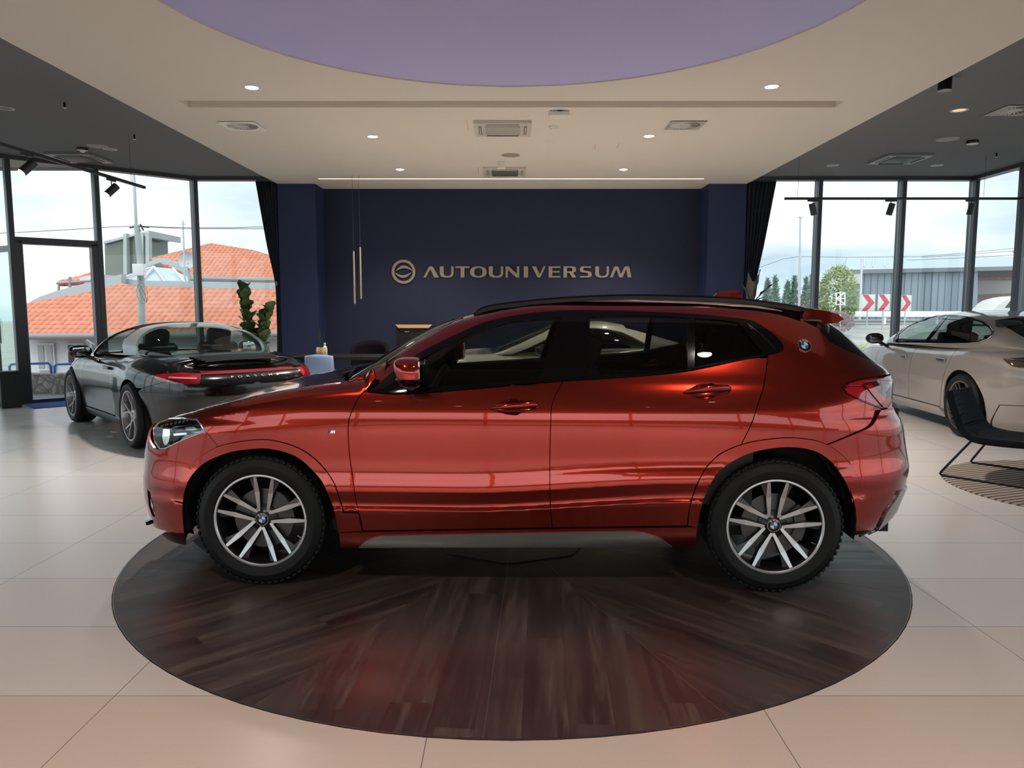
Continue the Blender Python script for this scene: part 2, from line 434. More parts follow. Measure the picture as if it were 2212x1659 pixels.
# ================================================================ the room
HD, HW = 3.69, 3.60            # dark and white ceiling heights
GX = [(-11.5, -9), (-11.5, 7.4), (-7.51, 11.15), (-5.48, 13.03), (-4.09, 13.03)]
GXR = [(4.09, 13.03), (7.96, 13.03), (7.96, 11.7), (11.5, 8.3), (11.5, -9)]
def fill2d(name, outer, holes, z, m, parent=None, kind=None, rim=0.0, loc=None):
    """a flat horizontal sheet with holes; rim drops or raises the hole edges"""
    pts = []; edges = []
    for lp in [outer] + list(holes):
        b = len(pts); pts += [Vector(p[:2]) for p in lp]; edges += [(b + i, b + (i + 1) % len(lp)) for i in range(len(lp))]
    vs, es, fs, *_ = delaunay_2d_cdt(pts, edges, [], 0, 1e-6)
    V = np.array([tuple(v) for v in vs]); F = [f for f in fs if len(f) >= 3]; cen = np.array([V[list(f)].mean(0) for f in F])
    k = inside(cen, outer)
    for h in holes: k &= ~inside(cen, h)
    bm = bmesh.new(); B = [bm.verts.new((v[0], v[1], z)) for v in V]
    for f, q in zip(F, k):
        if q: bm.faces.new([B[i] for i in f])
    if rim:
        for h in holes:
            A = [bm.verts.new((p[0], p[1], z)) for p in h]; C = [bm.verts.new((p[0], p[1], z + rim)) for p in h]; n = len(h)
            for i in range(n): bm.faces.new((A[i], A[(i + 1) % n], C[(i + 1) % n], C[i]))
    me = bpy.data.meshes.new(name); bm.to_mesh(me); bm.free()
    return link(name, me, m, parent, loc, kind=kind)
def circle(cx, cy, r, n=96): return [(cx + r * math.cos(2 * PI * k / n), cy + r * math.sin(2 * PI * k / n)) for k in range(n)]
# floor of large format tiles
def floor_fn(nt, b):
    g = NG(nt); o, x, y, z = g.obj()
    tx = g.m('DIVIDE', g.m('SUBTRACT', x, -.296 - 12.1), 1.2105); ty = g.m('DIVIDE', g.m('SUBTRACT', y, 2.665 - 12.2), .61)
    ix = g.m('FLOOR', tx); iy = g.m('FLOOR', ty); fx = g.m('FRACT', tx); fy = g.m('FRACT', ty)
    ex = g.m('MULTIPLY', g.m('MINIMUM', fx, g.m('SUBTRACT', 1.0, fx)), 1.2105); ey = g.m('MULTIPLY', g.m('MINIMUM', fy, g.m('SUBTRACT', 1.0, fy)), .61)
    joint = g.m('LESS_THAN', g.m('MINIMUM', ex, ey), .0016)
    rnd = g.white(g.comb(ix, iy, 0.0))
    sp = g.noise(g.comb(g.m('MULTIPLY', x, .8), g.m('MULTIPLY', y, 3.0), rnd), 42, 6, .75); fl = g.ramp(sp, [(.22, (.5, .5, .5)), (.5, (1, 1, 1))])
    cl = g.noise(g.comb(x, y, g.m('MULTIPLY', rnd, 20.0)), 1.2, 5, .6)
    base = g.mix(rnd, (.70, .675, .665), (.74, .71, .69)); warm = g.mapr(g.m('ADD', iy, g.m('MULTIPLY', rnd, .3)), 19.0, 21.6, 1.0, 0.0); base = g.mix(warm, base, (.64, .485, .395)); base = g.mix(g.mapr(cl, .1, .9, 0, .3), base, (.75, .66, .58))  # rows near the viewer carry a warm light cast in their colour
    base = g.mix(.10, base, fl, 'MULTIPLY'); col = g.mix(joint, base, (.16, .14, .13))
    g.L.new(col, b.inputs['Base Color'])
    b.inputs['Roughness'].default_value = .27
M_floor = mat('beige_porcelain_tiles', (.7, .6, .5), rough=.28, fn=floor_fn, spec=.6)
plan = GX[:4] + [(-4.08, 13.03), (-4.08, 13.9), (4.08, 13.9), (4.08, 13.03)] + GXR[1:]
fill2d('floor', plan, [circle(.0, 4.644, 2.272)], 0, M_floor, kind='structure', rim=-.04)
# turntable
def wood_fn(nt, b):
    g = NG(nt); o, x, y, z = g.obj()
    an = g.m('ARCTAN2', x, g.m('MULTIPLY', y, -1.0)); deg = g.m('MULTIPLY', an, 180 / PI)     # 0 towards the viewer, positive to the right
    s = g.m('DIVIDE', g.m('ADD', deg, 25 + 360), 45.0); k = g.m('FLOOR', s); mid = g.m('MULTIPLY', g.m('ADD', g.m('MULTIPLY', k, 45.0), 22.5 - 25 - 360), PI / 180)
    sn = g.m('SINE', mid); cs = g.m('COSINE', mid); ly = g.m('SUBTRACT', g.m('MULTIPLY', x, sn), g.m('MULTIPLY', y, cs)); lx = g.m('ADD', g.m('MULTIPLY', x, cs), g.m('MULTIPLY', y, sn))
    pw = .165; px = g.m('DIVIDE', g.m('ADD', lx, 20.0), pw); pi = g.m('FLOOR', px); r1 = g.white(g.comb(pi, k, 3.0))
    py = g.m('ADD', g.m('DIVIDE', ly, 1.22), g.m('MULTIPLY', r1, 7.0)); pj = g.m('FLOOR', py); r2 = g.white(g.comb(pi, k, pj))
    grain = g.noise(g.comb(g.m('MULTIPLY', lx, 14.0), g.m('MULTIPLY', ly, 1.1), g.m('MULTIPLY', r2, 30.0)), 1.0, 8, .68)
    big = g.noise(g.comb(g.m('MULTIPLY', lx, 3.5), g.m('MULTIPLY', ly, .7), g.m('MULTIPLY', r2, 9.0)), 1.0, 3, .5)
    c = g.ramp(grain, [(.30, (.012, .0065, .0055)), (.50, (.036, .020, .016)), (.68, (.12, .080, .060))])
    c = g.mix(g.mapr(big, .42, .66, 0.0, .55), c, (.10, .068, .052), 'MIX'); c = g.mix(g.mapr(r2, 0, 1, .0, .45), c, (.022, .010, .009))
    ed = g.m('MULTIPLY', g.m('MINIMUM', g.m('FRACT', px), g.m('SUBTRACT', 1.0, g.m('FRACT', px))), pw); line = g.m('MULTIPLY', g.m('LESS_THAN', ed, .0012), .5)
    c = g.mix(line, c, (.006, .004, .004)); g.L.new(c, b.inputs['Base Color'])
    g.put(g.mapr(grain, .3, .7, .34, .50), b.inputs['Roughness']); g.bump(grain, b, .12, .004)
M_wood = mat('dark_wenge_planks', (.04, .02, .018), rough=.34, fn=wood_fn, spec=1.0)
tt = empty('turntable', (0, 4.644, 0), 0, 'large round turntable clad in dark brown wood planks, under the orange-red car', 'turntable')
m = MB(); m.lathe([(0, .0), (2.262, .0), (2.262, -.035)], 'z', 160); dk = m.build('deck', M_wood, tt)
m = MB(); m.lathe([(2.262, -.03), (2.262, .002), (2.268, .002), (2.268, -.03)], 'z', 160); m.build('edge_ring', mat('dark_edge_metal', (.22, .21, .20), .3, .9), tt)
m = MB()
for a in (-70, -47.5, -25 + 0, -2.5, 20, 65, 110, 155, 200, 245, 267.5):
    if a == -25: continue
    t = R(a); d = Vector((math.sin(t), -math.cos(t), 0)); w = Vector((math.cos(t), math.sin(t), 0)) * .0016; h = Vector((0, 0, .0012))
    m.quad([d * .52 - w + h, d * .52 + w + h, d * 2.262 + w + h, d * 2.262 - w + h])
o8 = [(.52 * math.cos(R(22.5 + 45 * k - 25)), .52 * math.sin(R(22.5 + 45 * k - 25)), .002) for k in range(8)]; m.tube(o8, .002, 4, closed=True)
m.build('panel_seam', mat('seam_metal', (.30, .26, .23), .35, .8), tt)
# ceilings
def ceil_fn(nt, b):
    pass
M_cw = mat('warm_white_plaster', (.70, .655, .60), rough=.9)
M_cd = mat('charcoal_plaster', (.15, .154, .166), rough=.85)
DISC = (0.0, 4.95, 2.53)
slot = [(-3.48, 7.97), (3.47, 7.97), (3.47, 8.22), (-3.48, 8.22)]
YW = 2.41
fill2d('ceiling_white', [(-4.08, YW), (4.08, YW), (4.08, 13.9), (-4.08, 13.9)], [circle(*DISC, 128), slot], HW, M_cw, kind='structure', rim=.09)
m = MB(); m.quad([(-3.5, 7.9, HW + .09), (3.5, 7.9, HW + .09), (3.5, 8.3, HW + .09), (-3.5, 8.3, HW + .09)]); m.build('ceiling_slot_bed', M_cw, kind='structure')
m = MB()
for s in (-1, 1): m.quad([(s * 4.08, YW, HW), (s * 4.08, 13.9, HW), (s * 4.08, 13.9, HD + .05), (s * 4.08, YW, HD + .05)])
m.quad([(-4.08, YW, HW), (4.08, YW, HW), (4.08, YW, HD + .05), (-4.08, YW, HD + .05)])
m.build('ceiling_edge', M_cw, kind='structure')
fill2d('ceiling_left', [(-12, -9.5), (-4.08, -9.5), (-4.08, 13.4), (-5.4, 13.3), (-7.7, 11.3), (-12, 7.4)][::1], [], HD, M_cd, kind='structure')
fill2d('ceiling_front', [(-4.08, -9.5), (4.08, -9.5), (4.08, YW), (-4.08, YW)], [], HD, M_cd, kind='structure')
fill2d('ceiling_right', [(4.08, -9.5), (12, -9.5), (12, 8.3), (8.1, 12), (8.1, 13.4), (4.08, 13.4)], [], HD, M_cd, kind='structure')
m = MB(); m.box((0, 1.9, 4.05), (24.4, 23.4, .3)); m.build('ceiling_roof_slab', M_cd, kind='structure')
m = MB(); m.quad([(-12.2, 7.2, 3.74), (-7.55, 11.2, 3.74), (-6.35, 12.35, 3.74), (-8.3, 12.4, 3.74), (-13.2, 8.4, 3.74)]); m.build('ceiling_soffit', mat('sand_soffit', (.42, .38, .30), .9), kind='structure')
m = MB(); m.lathe([(0, HW + .012), (DISC[2] - .0, HW + .012)], 'z', 128, c=(DISC[0], DISC[1], 0)); m.build('ceiling_disc', mat('lilac_stretch_ceiling', (.47, .455, .80), rough=.6), kind='structure')
# back wall and columns
def navy_fn(nt, b):
    g = NG(nt); o, x, y, z = g.obj(); n = g.noise(o, 60, 3); g.bump(n, b, .08, .004)
M_navy = mat('navy_wall_paint', (.0105, .0155, .050), rough=.7, fn=navy_fn)
m = MB(); m.box((0, 13.81, 1.8), (6.9, .2, 3.6)); m.build('wall_back', M_navy, kind='structure')
M_navy_lit = mat('navy_paint_lit', (.0135, .025, .083), rough=.65, fn=navy_fn)  # the wall's navy, lightened: stronger window light is put into the colour
m = MB(); m.box((-3.75, 13.53, 1.8), (.66, .76, 3.6)); m.build('wall_column_left', M_navy_lit, kind='structure')
m = MB(); m.box((3.75, 13.53, 1.8), (.66, .76, 3.6)); m.build('wall_column_right', M_navy_lit, kind='structure')
m = MB(); m.box((0, 13.70, .05), (6.8, .015, .10)); m.build('baseboard_back', M_navy, kind='structure')
# glazing
M_alu = mat('anthracite_aluminium', (.055, .06, .068), rough=.4, metal=.3)
M_alul = mat('grey_aluminium', (.20, .22, .235), rough=.4, metal=.4)
M_pane = glass('window_glass', (.90, .955, .945), 1.0)
wn = [0]
def seg_window(a, b, posts=(), transom=None, zt=HD, pane=True, skip=(), sill=.06, ends=(True, True)):
    """a glazed bay from a to b; posts are fractions along it"""
    wn[0] += 1
    a = Vector((*a, 0)); b = Vector((*b, 0)); d = (b - a); L = d.length; t = d.normalized(); n = Vector((t.y, -t.x, 0))
    root = bpy.data.objects.new('window_%d' % wn[0], None); COL.objects.link(root); root['kind'] = 'structure'
    Mz = Matrix.Rotation(math.atan2(t.y, t.x), 4, 'Z')
    fr = [f for f in posts]
    m = MB()
    m.box(a + d / 2 + Vector((0, 0, sill / 2)), (L, .16, sill), M=Mz); m.box(a + d / 2 + Vector((0, 0, zt - .03)), (L, .16, .06), M=Mz)
    m.build('rail', M_alu, root)
    for f in fr:
        m = MB(); m.box(a + d * f + Vector((0, 0, zt / 2)), (.07, .19, zt), M=Mz); m.build('mullion', M_alu, root)
        m = MB(); m.box(a + d * f + Vector((0, 0, zt / 2)) - n * 0 + t * .0 + Mz @ Vector((0, 0, 0)), (.074, .05, zt - .01), M=Mz)
        m.build('mullion_cap', M_alul, root)
    if pane:
        ed = [0.0] + [f for f in fr if 0.02 < f < .98] + [1.0]
        for i in range(len(ed) - 1):
            if i in skip: continue
            p = a + d * ed[i]; q = a + d * ed[i + 1]; m = MB(); m.quad([p + Vector((0, 0, sill)), q + Vector((0, 0, sill)), q + Vector((0, 0, zt - .06)), p + Vector((0, 0, zt - .06))]); m.build('pane', M_pane, root)
    return root
def frac(px, a, b):
    """fraction along a-b where the column px of the photo crosses"""
    k = (px - CX) / FPX; # X = k * Z, Z = Y*CT - (z-HC)*ST at eye height
    ax, ay = a; bx, by = b
    f0 = ax - k * (ay * CT + .02); f1 = bx - k * (by * CT + .02); return f0 / (f0 - f1)
A0, A1 = GX[2], GX[3]
fp = [frac(36, A0, A1), frac(222, A0, A1)]
seg_window(GX[1], A0, [i / 4 for i in range(4)])
W1 = seg_window(A0, A1, [max(.012, fp[0]), fp[1], 1.0], skip=(1,))
seg_window(A1, GX[4], [])
seg_window(GXR[0], GXR[1], [frac(1757, GXR[0], GXR[1]), frac(1934, GXR[0], GXR[1]), 1.0])
seg_window(GXR[1], GXR[2], [.98])
seg_window(GXR[2], GXR[3], [.33, .66])
seg_window(GX[0], GX[1], [i / 4 for i in range(5)]); seg_window(GXR[3], GXR[4], [i / 4 for i in range(5)])
seg_window((11.5, -9), (-11.5, -9), [i / 7 for i in range(8)], zt=2.75)
m = MB(); m.box((0, -9.05, 3.22), (23.2, .25, .94)); m.build('wall_rear', M_cd, kind='structure')
# doorway in the left bay with its glazed leaf swung outwards
av = Vector((*A0, 0)); dv = Vector((*A1, 0)) - av; tv = dv.normalized(); nv = Vector((tv.y, -tv.x, 0)); Mz = Matrix.Rotation(math.atan2(tv.y, tv.x), 4, 'Z')
f0 = max(.012, fp[0]); p0 = av + dv * f0; p1 = av + dv * fp[1]; pm = (p0 + p1) / 2; Lw = (p1 - p0).length
door = bpy.data.objects.new('door_1', None); COL.objects.link(door); door['kind'] = 'structure'
ztr = 2.46
m = MB(); m.box(pm + Vector((0, 0, ztr)), (Lw, .17, .10), M=Mz); m.box(p0 + tv * .075 + Vector((0, 0, ztr / 2)), (.09, .17, ztr), M=Mz); m.box(p1 - tv * .075 + Vector((0, 0, ztr / 2)), (.09, .17, ztr), M=Mz); m.build('door_frame', M_alu, door)
m = MB(); m.quad([p0 + Vector((0, 0, ztr + .05)), p1 + Vector((0, 0, ztr + .05)), p1 + Vector((0, 0, HD - .06)), p0 + Vector((0, 0, HD - .06))]); m.build('pane', M_pane, door)
h = p0 + tv * .12; out = (nv * -1); out = out if out.y > 0 else -out
lf = (out * .97 + tv * -.25).normalized() * 1.0; m = MB(); Ml = Matrix.Rotation(math.atan2(lf.y, lf.x), 4, 'Z')
for s in (.04, .98): m.box(h + lf * s + Vector((0, 0, 1.2)), (.08, .05, 2.36), M=Ml)
for z in (.06, 2.36): m.box(h + lf * .5 + Vector((0, 0, z)), (1.0, .05, .09), M=Ml)
lfo = m.build('door_leaf', M_alul, door)
m = MB(); m.quad([h + lf * .06 + Vector((0, 0, .1)), h + lf * .95 + Vector((0, 0, .1)), h + lf * .95 + Vector((0, 0, 2.32)), h + lf * .06 + Vector((0, 0, 2.32))]); m.build('door_pane', glass('green_door_glass', (.74, .90, .82), 1.0), lfo)
m = MB(); m.tube([h + lf * .90 + Vector((.05, -.05, .9)), h + lf * .90 + Vector((.05, -.05, 1.3))], .012, 8); m.build('door_handle', M_alul, lfo)
# curtains
def curtain(name, x_in, tops, label, sgn):
    """pleated cloth; tops: (z, outer x) pairs"""
    zt = tab([(z, x) for z, x in sorted(tops)]); P = []
    for z in np.linspace(.02, HD - .005, 30):
        xo = float(zt(z)); row = []
        for i in range(61):
            t = i / 60; row.append(Vector((x_in + (xo - x_in) * t, 13.20 - .28 * t * 0 + .055 * math.sin(t * 2 * PI * 7) * (.4 + .6 * min(1, abs(xo - x_in) / .3)) - .02, z)))
        P.append(row)
    m = MB(); m.grid(P); o = m.build(name, mat('navy_velvet', (.006, .010, .026), .95), None); s = o.modifiers.new('thick', 'SOLIDIFY'); s.thickness = .006
    return tag(o, label, 'curtain', None)
curtain('curtain', -4.085, [(0, -4.20), (1.2, -4.16), (1.7, -4.16), (2.6, -4.30), (3.69, -4.46)], 'dark navy curtain hanging left of the left blue column', -1)
curtain('curtain', 4.085, [(0, 4.30), (1.3, 4.26), (1.9, 4.30), (2.6, 4.42), (3.69, 4.60)], 'dark navy curtain hanging right of the right blue column', 1)
# LED line, pendants
M_led = mat('warm_led', (1, .8, .6), emit=(1.0, .74, .50), es=1.15)
tag(MB().box((-.015, 12.65, HW - .002), (6.43, .028, .006)).build('led_strip', M_led), 'long thin warm LED line in the white ceiling before the blue wall', 'light strip')
for i, (a, b, top, lab) in enumerate((((763, 543), (767.5, 656.5), 757, 'lower left one of two slim gold pendant bars before the blue wall'), ((777, 534), (781, 645.5), 773, 'higher right one of two slim gold pendant bars before the blue wall'))):
    A_ = on_y(*a, 12.34); B_ = on_y(*b, 12.34); x = (A_.x + B_.x) / 2
    pe = empty('pendant_lamp', (x, 12.34, B_.z), 0, lab, 'pendant lamp', 'slim pendant bars')
    m = MB(); m.cyl((0, 0, 0), (0, 0, A_.z - B_.z), .015, 16); m.build('lamp_tube', mat('champagne_metal', (.42, .34, .25), .35, .6), pe)
    m = MB(); m.cyl((0, 0, A_.z - B_.z), (0, 0, HW - B_.z), .0025, 6); m.build('cable', M_alu, pe)
# downlights
M_trimw = mat('white_trim', (.75, .73, .70), .5)
M_lamp = mat('lit_downlight', (1, .95, .88), emit=(1.0, .93, .82), es=9.0)
def downlight(x, y, z, label, lit=True, r=.085, power=0, ring=None):
    e = empty('downlight', (x, y, z), 0, label, 'ceiling light', 'downlights in the white ceiling' if z < HD else 'downlights in the dark ceiling')
    m = MB(); m.lathe([(r * .72, .0), (r * .74, -.004), (r, -.006), (r * 1.02, 0)], 'z', 32); m.build('bezel', ring or M_trimw, e)
    m = MB(); m.lathe([(0, -.001), (r * .73, -.001)], 'z', 32); m.build('lens', M_lamp if lit else (mat('amber_lit_lamp', (.8, .5, .3), emit=(.9, .52, .26), es=.55) if lit is None else mat('unlit_lamp_well', (.02, .02, .02), .3)), e)
    if power:
        l = bpy.data.lights.new('downlight_lamp', 'SPOT'); l.energy = power; l.color = (1.0, .90, .80); l.spot_size = R(125); l.spot_blend = .9; l.shadow_soft_size = .09
        o = bpy.data.objects.new('downlight_lamp', l); COL.objects.link(o); o.parent = e; o.location = (0, 0, -.03)
    return e
DL = [(544, 189, 'left front one, nearest the viewer'), (1667, 187, 'right front one, nearest the viewer'), (805, 295, 'left one of the middle row'), (1402, 294, 'right one of the middle row'), (864, 366, 'left one of the far row by the blue wall'), (1347, 366, 'right one of the far row by the blue wall')]
for px, py, s in DL:
    p = on_z(px, py, HW); downlight(p.x, p.y, HW, 'lit downlight in the white ceiling, ' + s, power=DLP)
for x, y, s in ((-1.75, 1.2, 'just left behind the viewer'), (1.75, 1.2, 'just right behind the viewer'), (-2.5, -2.2, 'left, farther back'), (2.5, -2.2, 'right, farther back'), (-1.75, -5.5, 'left, at the rear'), (1.75, -5.5, 'right, at the rear')):
    downlight(x, y, HD, 'out-of-view ceiling downlight, ' + s, power=DLP * (.55 if y > 0 else 1.15))
DARK_RING = mat('grey_ring', (.42, .42, .43), .4)
for px, py, s in ((12, 234, 'nearest the left picture edge'), (238, 322, 'beside the round speaker, left side'), (1799, 357, 'left of the cassette unit, right side'), (2024, 357, 'right of the cassette unit, right side')):
    p = on_z(px, py, HD); downlight(p.x, p.y, HD, 'unlit ring downlight in the dark ceiling, ' + s, lit=False, ring=DARK_RING, r=.09)
p = on_z(2072, 238, HD); downlight(p.x, p.y, HD, 'amber glowing ring downlight in the dark ceiling, right side', lit=None, ring=DARK_RING, r=.095)
# speakers, sensors, sprinklers
def disc_fit(name, px, py, z, r, m_, label, cat, h=.008, part='grille'):
    p = on_z(px, py, z); e = empty(name, (p.x, p.y, z), 0, label, cat)
    m = MB(); m.lathe([(0, -h), (r * .93, -h), (r, -h * .5), (r, 0)], 'z', 36); m.build(part, m_, e); return e
M_spk = mat('speaker_grille_grey', (.30, .30, .31), .6)
disc_fit('ceiling_speaker', 210, 315, HD, .14, M_spk, 'round pale ceiling speaker in the dark ceiling, left side', 'speaker')
disc_fit('ceiling_speaker', 2047, 300, HD, .145, M_spk, 'round pale ceiling speaker in the dark ceiling, right side', 'speaker')
disc_fit('ceiling_speaker', 1103, 335, HW, .13, mat('beige_grille', (.30, .27, .22), .7), 'round taupe ceiling speaker in the white ceiling', 'speaker')
e = disc_fit('motion_sensor', 178, 320, HD, .075, M_black, 'black motion sensor with pale dome, dark ceiling left', 'sensor', .03, 'housing'); MB().lathe([(0, -.065), (.03, -.055), (.045, -.03)], 'z', 20).build('dome', M_trimw, e)
e = disc_fit('motion_sensor', 2101, 304, HD, .075, M_black, 'black motion sensor with flat pale base, dark ceiling right', 'sensor', .04, 'housing'); MB().lathe([(0, -.046), (.07, -.044), (.07, -.04)], 'z', 20).build('dome', M_trimw, e)
e = disc_fit('smoke_detector', 1196, 273, HW, .06, M_trimw, 'small round white smoke detector behind the square one', 'smoke detector', .02, 'base'); MB().lathe([(0, -.04), (.035, -.036), (.04, -.02)], 'z', 20).build('dome', M_trimw, e)
p = on_z(1208, 243, HW); e = empty('exit_sign_box', (p.x, p.y, HW), 0, 'small square white emergency fitting on the white ceiling', 'emergency light'); MB().box((0, 0, -.03), (.21, .20, .045), bev=.008).build('housing', M_trimw, e); MB().box((0, -.09, -.004), (.05, .03, .02)).build('bracket', M_alu, e)
p = on_z(1083, 350, HW); e = empty('projector_mount', (p.x, p.y, HW), 0, 'small white box mount on the ceiling before the far cassette', 'mount'); MB().box((0, 0, -.05), (.12, .12, .10), bev=.01).build('housing', M_trimw, e)
for px, py, s in ((139, 221, 'left, nearer one'), (290, 291, 'left, farther one'), (2153, 330, 'right')):
    p = on_z(px, py, HD); e = empty('sprinkler', (p.x, p.y, HD), 0, 'tiny black sprinkler head in the dark ceiling, ' + s, 'sprinkler', 'sprinkler heads'); MB().cyl((0, 0, 0), (0, 0, -.055), .012, 10).build('stem', M_black, e); MB().cyl((0, 0, -.055), (0, 0, -.062), .018, 12).build('deflector', M_trimw, e)
p = on_z(2042, 166, HD); e = empty('surface_spotlight', (p.x, p.y, HD), 0, 'black cylinder spotlight under the dark ceiling, right of white ceiling edge', 'ceiling light'); MB().cyl((0, 0, 0), (0, 0, -.13), .062, 28).build('housing', M_black, e); MB().lathe([(.03, -.131), (.062, -.131), (.062, -.125)], 'z', 28).build('bezel', M_spk, e)
# air conditioning cassettes and swirl diffusers
def cassette(x, y, z, w, label, body, mid, rz=0):
    e = empty('air_conditioner', (x, y, z), rz, label, 'air conditioner')
    m = MB(); m.box((0, 0, -.018), (w, w, .036), bev=.008); m.build('panel', body, e)
    m = MB(); m.box((0, 0, -.040), (w * .62, w * .62, .012), bev=.003); m.build('intake_grille', mid, e)
    for k in range(4):
        Mr = Matrix.Rotation(k * PI / 2, 4, 'Z'); m = MB(); c = Mr @ Vector((0, w * .40, -.0375)); m.box(c, (w * .58, .03, .006), M=Mr); m.build('outlet_slot', mat('slot_dark', (.03, .028, .026), .5), e)
        m = MB(); m.box(Mr @ Vector((0, w * .40, -.043)), (w * .56, .016, .006), M=Mr @ Matrix.Rotation(R(25), 4, 'X')); m.build('louvre', body, e)
M_acw = mat('ac_white', (.58, .54, .49), .45); M_acm = mat('ac_grille', (.40, .385, .35), .55); M_acd = mat('ac_dark', (.22, .23, .25), .4); M_acdm = mat('ac_dark_grille', (.05, .055, .065), .5)
cassette(-.11, 9.11, HW, .67, 'nearer white cassette air conditioner in the white ceiling', M_acw, M_acm)
cassette(-.11, 11.92, HW, .67, 'farther white cassette air conditioner with dark grille, before the LED line', M_acw, mat('ac_green_grille', (.12, .13, .105), .5))
cassette(-6.43, 11.30, HD, .66, 'grey cassette air conditioner in the dark ceiling above the left windows', M_acd, M_acdm, 0)
p = on_z(1944, 341, HD); cassette(p.x, p.y, HD, .66, 'grey cassette air conditioner in the dark ceiling, right side', M_acd, M_acdm)
def diffuser(x, y, z, w, label, body, disc, ang=0.0):
    e = empty('swirl_diffuser', (x, y, z), 0, label, 'air vent'); h = w / 2
    fill2d('face_plate', [(-h, -h), (h, -h), (h, h), (-h, h)], [circle(0, 0, h * .82, 40)], -.008, body, e, rim=.02)
    m = MB(); m.lathe([(0, .012), (h * .83, .012)], 'z', 32); m.build('duct', mat('slot_dark'), e)
    m = MB(); m.lathe([(0, -.010), (h * .34, -.008), (h * .36, .0)], 'z', 28)
    m.build('hub', disc, e)
    m = MB()
    for k in range(24):
        a = 2 * PI * k / 24; Mr = Matrix.Rotation(a, 4, 'Z'); m.box(Mr @ Vector((h * .59, 0, -.002)), (h * .46, h * .115, .002), M=Mr @ Matrix.Rotation(R(32), 4, 'X'))
    m.build('swirl_blades', disc, e)
diffuser(-3.19, 9.03, HW, .44, 'square swirl air vent in the white ceiling, left', mat('bright_vent', (.78, .77, .76), .5), mat('vent_blade', (.5, .5, .5), .5))
p = on_z(1480, 270, HW); diffuser(p.x, p.y, HW, .42, 'square swirl air vent in the white ceiling, right', mat('vent_beige', (.42, .40, .36), .5), mat('vent_blade'))
p = on_z(2192, 238, HD); diffuser(p.x, p.y, HD, .45, 'square swirl air vent in the dark ceiling at the right edge', mat('vent_grey', (.33, .33, .35), .5), mat('vent_blade'))
# access hatch lines of the white ceiling
m = MB()
for (a, b) in (((1007, 258), (1012, 281)), ((1286, 312), (1284, 322)), ((1338, 309), (1332, 320)), ((1033, 360), (1034, 375))):
    A_ = on_z(*a, HW); B_ = on_z(*b, HW); m.tube([A_, B_], .002, 4)
m.build('ceiling_hatch_joint', mat('joint_grey', (.25, .23, .2), .8), kind='structure')
# track lights
M_track = mat('black_track', (.02, .022, .025), .45)
def track(name, pts, z, label, wires, zc=HD):
    e = empty(name, (pts[0][0], pts[0][1], z), 0, label, 'track rail'); o = Vector(pts[0] + (0,)) if len(pts[0]) == 2 else Vector(pts[0])
    for a, b in zip(pts[:-1], pts[1:]):
        a = Vector((*a, 0)); b = Vector((*b, 0)); d = b - a; m = MB(); m.box((a + b) / 2 - o, (d.length, .036, .034), M=Matrix.Rotation(math.atan2(d.y, d.x), 4, 'Z')); m.build('rail', M_track, e)
    for w in wires: MB().cyl((w[0] - o.x, w[1] - o.y, .01), (w[0] - o.x, w[1] - o.y, zc - z), .0022, 6).build('suspension_wire', M_track, e)
    return e
ZT = 3.07
ta = on_z(1695, 429, ZT); tb = on_z(2126, 429, ZT); tc_ = on_z(2185, 432, ZT); td = on_z(2280, 405, ZT)
track('track_rail', [(ta.x, ta.y), (tc_.x, ta.y), (tc_.x + .35, ta.y - 1.2)], ZT, 'black suspended light track before the right windows', [(on_z(1723, 429, ZT).x, ta.y), (7.0, ta.y)])
la = on_z(312, 405, ZT); lb = on_z(0, 311, ZT); ld = (lb - la); le = lb + ld * .5
track('track_rail', [(la.x, la.y), (le.x, le.y)], ZT, 'black suspended light track crossing before the left windows', [((la.x + (lb.x - la.x) * .12), la.y + (lb.y - la.y) * .12)])
def spot(P, ax, label, lit=0, rail_dir=0):
    e = empty('track_spotlight', P, 0, label, 'spotlight', 'spotlights on the suspended tracks')
    m = MB(); m.box((0, 0, -.03), (.16, .034, .026), M=Matrix.Rotation(rail_dir, 4, 'Z')); m.cyl((0, 0, -.04), (0, 0, -.10), .007, 8); m.build('adapter', M_track, e)
    d = Vector(ax).normalized(); c = Vector((0, 0, -.155)); A_ = c - d * .085; B_ = c + d * .085
    m = MB(); m.cyl(A_, B_, .045, 28, cap=True); m.build('lamp_head', mat('anthracite_lamp', (.035, .038, .045), .4, .3), e)
    m = MB(); m.cyl(B_, B_ + d * .002, .038, 24); m.build('lens', M_lamp if lit else mat('unlit_lamp_well'), e)
    if lit:
        l = bpy.data.lights.new('spot_lamp', 'SPOT'); l.energy = lit; l.color = (1, .92, .82); l.spot_size = R(50); l.spot_blend = .6; l.shadow_soft_size = .035
        o = bpy.data.objects.new('spot_lamp', l); COL.objects.link(o); o.parent = e; o.location = B_ + d * .01; o.rotation_mode = 'QUATERNION'; o.rotation_quaternion = (-d).to_track_quat('Z', 'Y')
def on_track(px): 
    f = (px - CX) / FPX; # along la->le line at height ZT
    ax = la.x - f * (la.y * CT - (ZT - HC) * ST); bx = lb.x - f * (lb.y * CT - (ZT - HC) * ST); t = ax / (ax - bx); return la + (lb - la) * t
spot(on_track(58), (-.45, -.55, -.72), 'lit black track spotlight at the left picture edge', 60, math.atan2(ld.y, ld.x))
spot(on_track(240), (-.50, -.50, -.72), 'lit black track spotlight near the end of the left track', 60, math.atan2(ld.y, ld.x))
for px, ax, s in ((1757, (.28, .1, -.95), 'left'), (1925, (-.22, .1, -.95), 'middle'), (2099, (-.16, .1, -.96), 'right')):
    p = on_z(px, 429, ZT); spot((p.x, ta.y, ZT), ax, 'black track spotlight before the right windows, %s of three' % s)
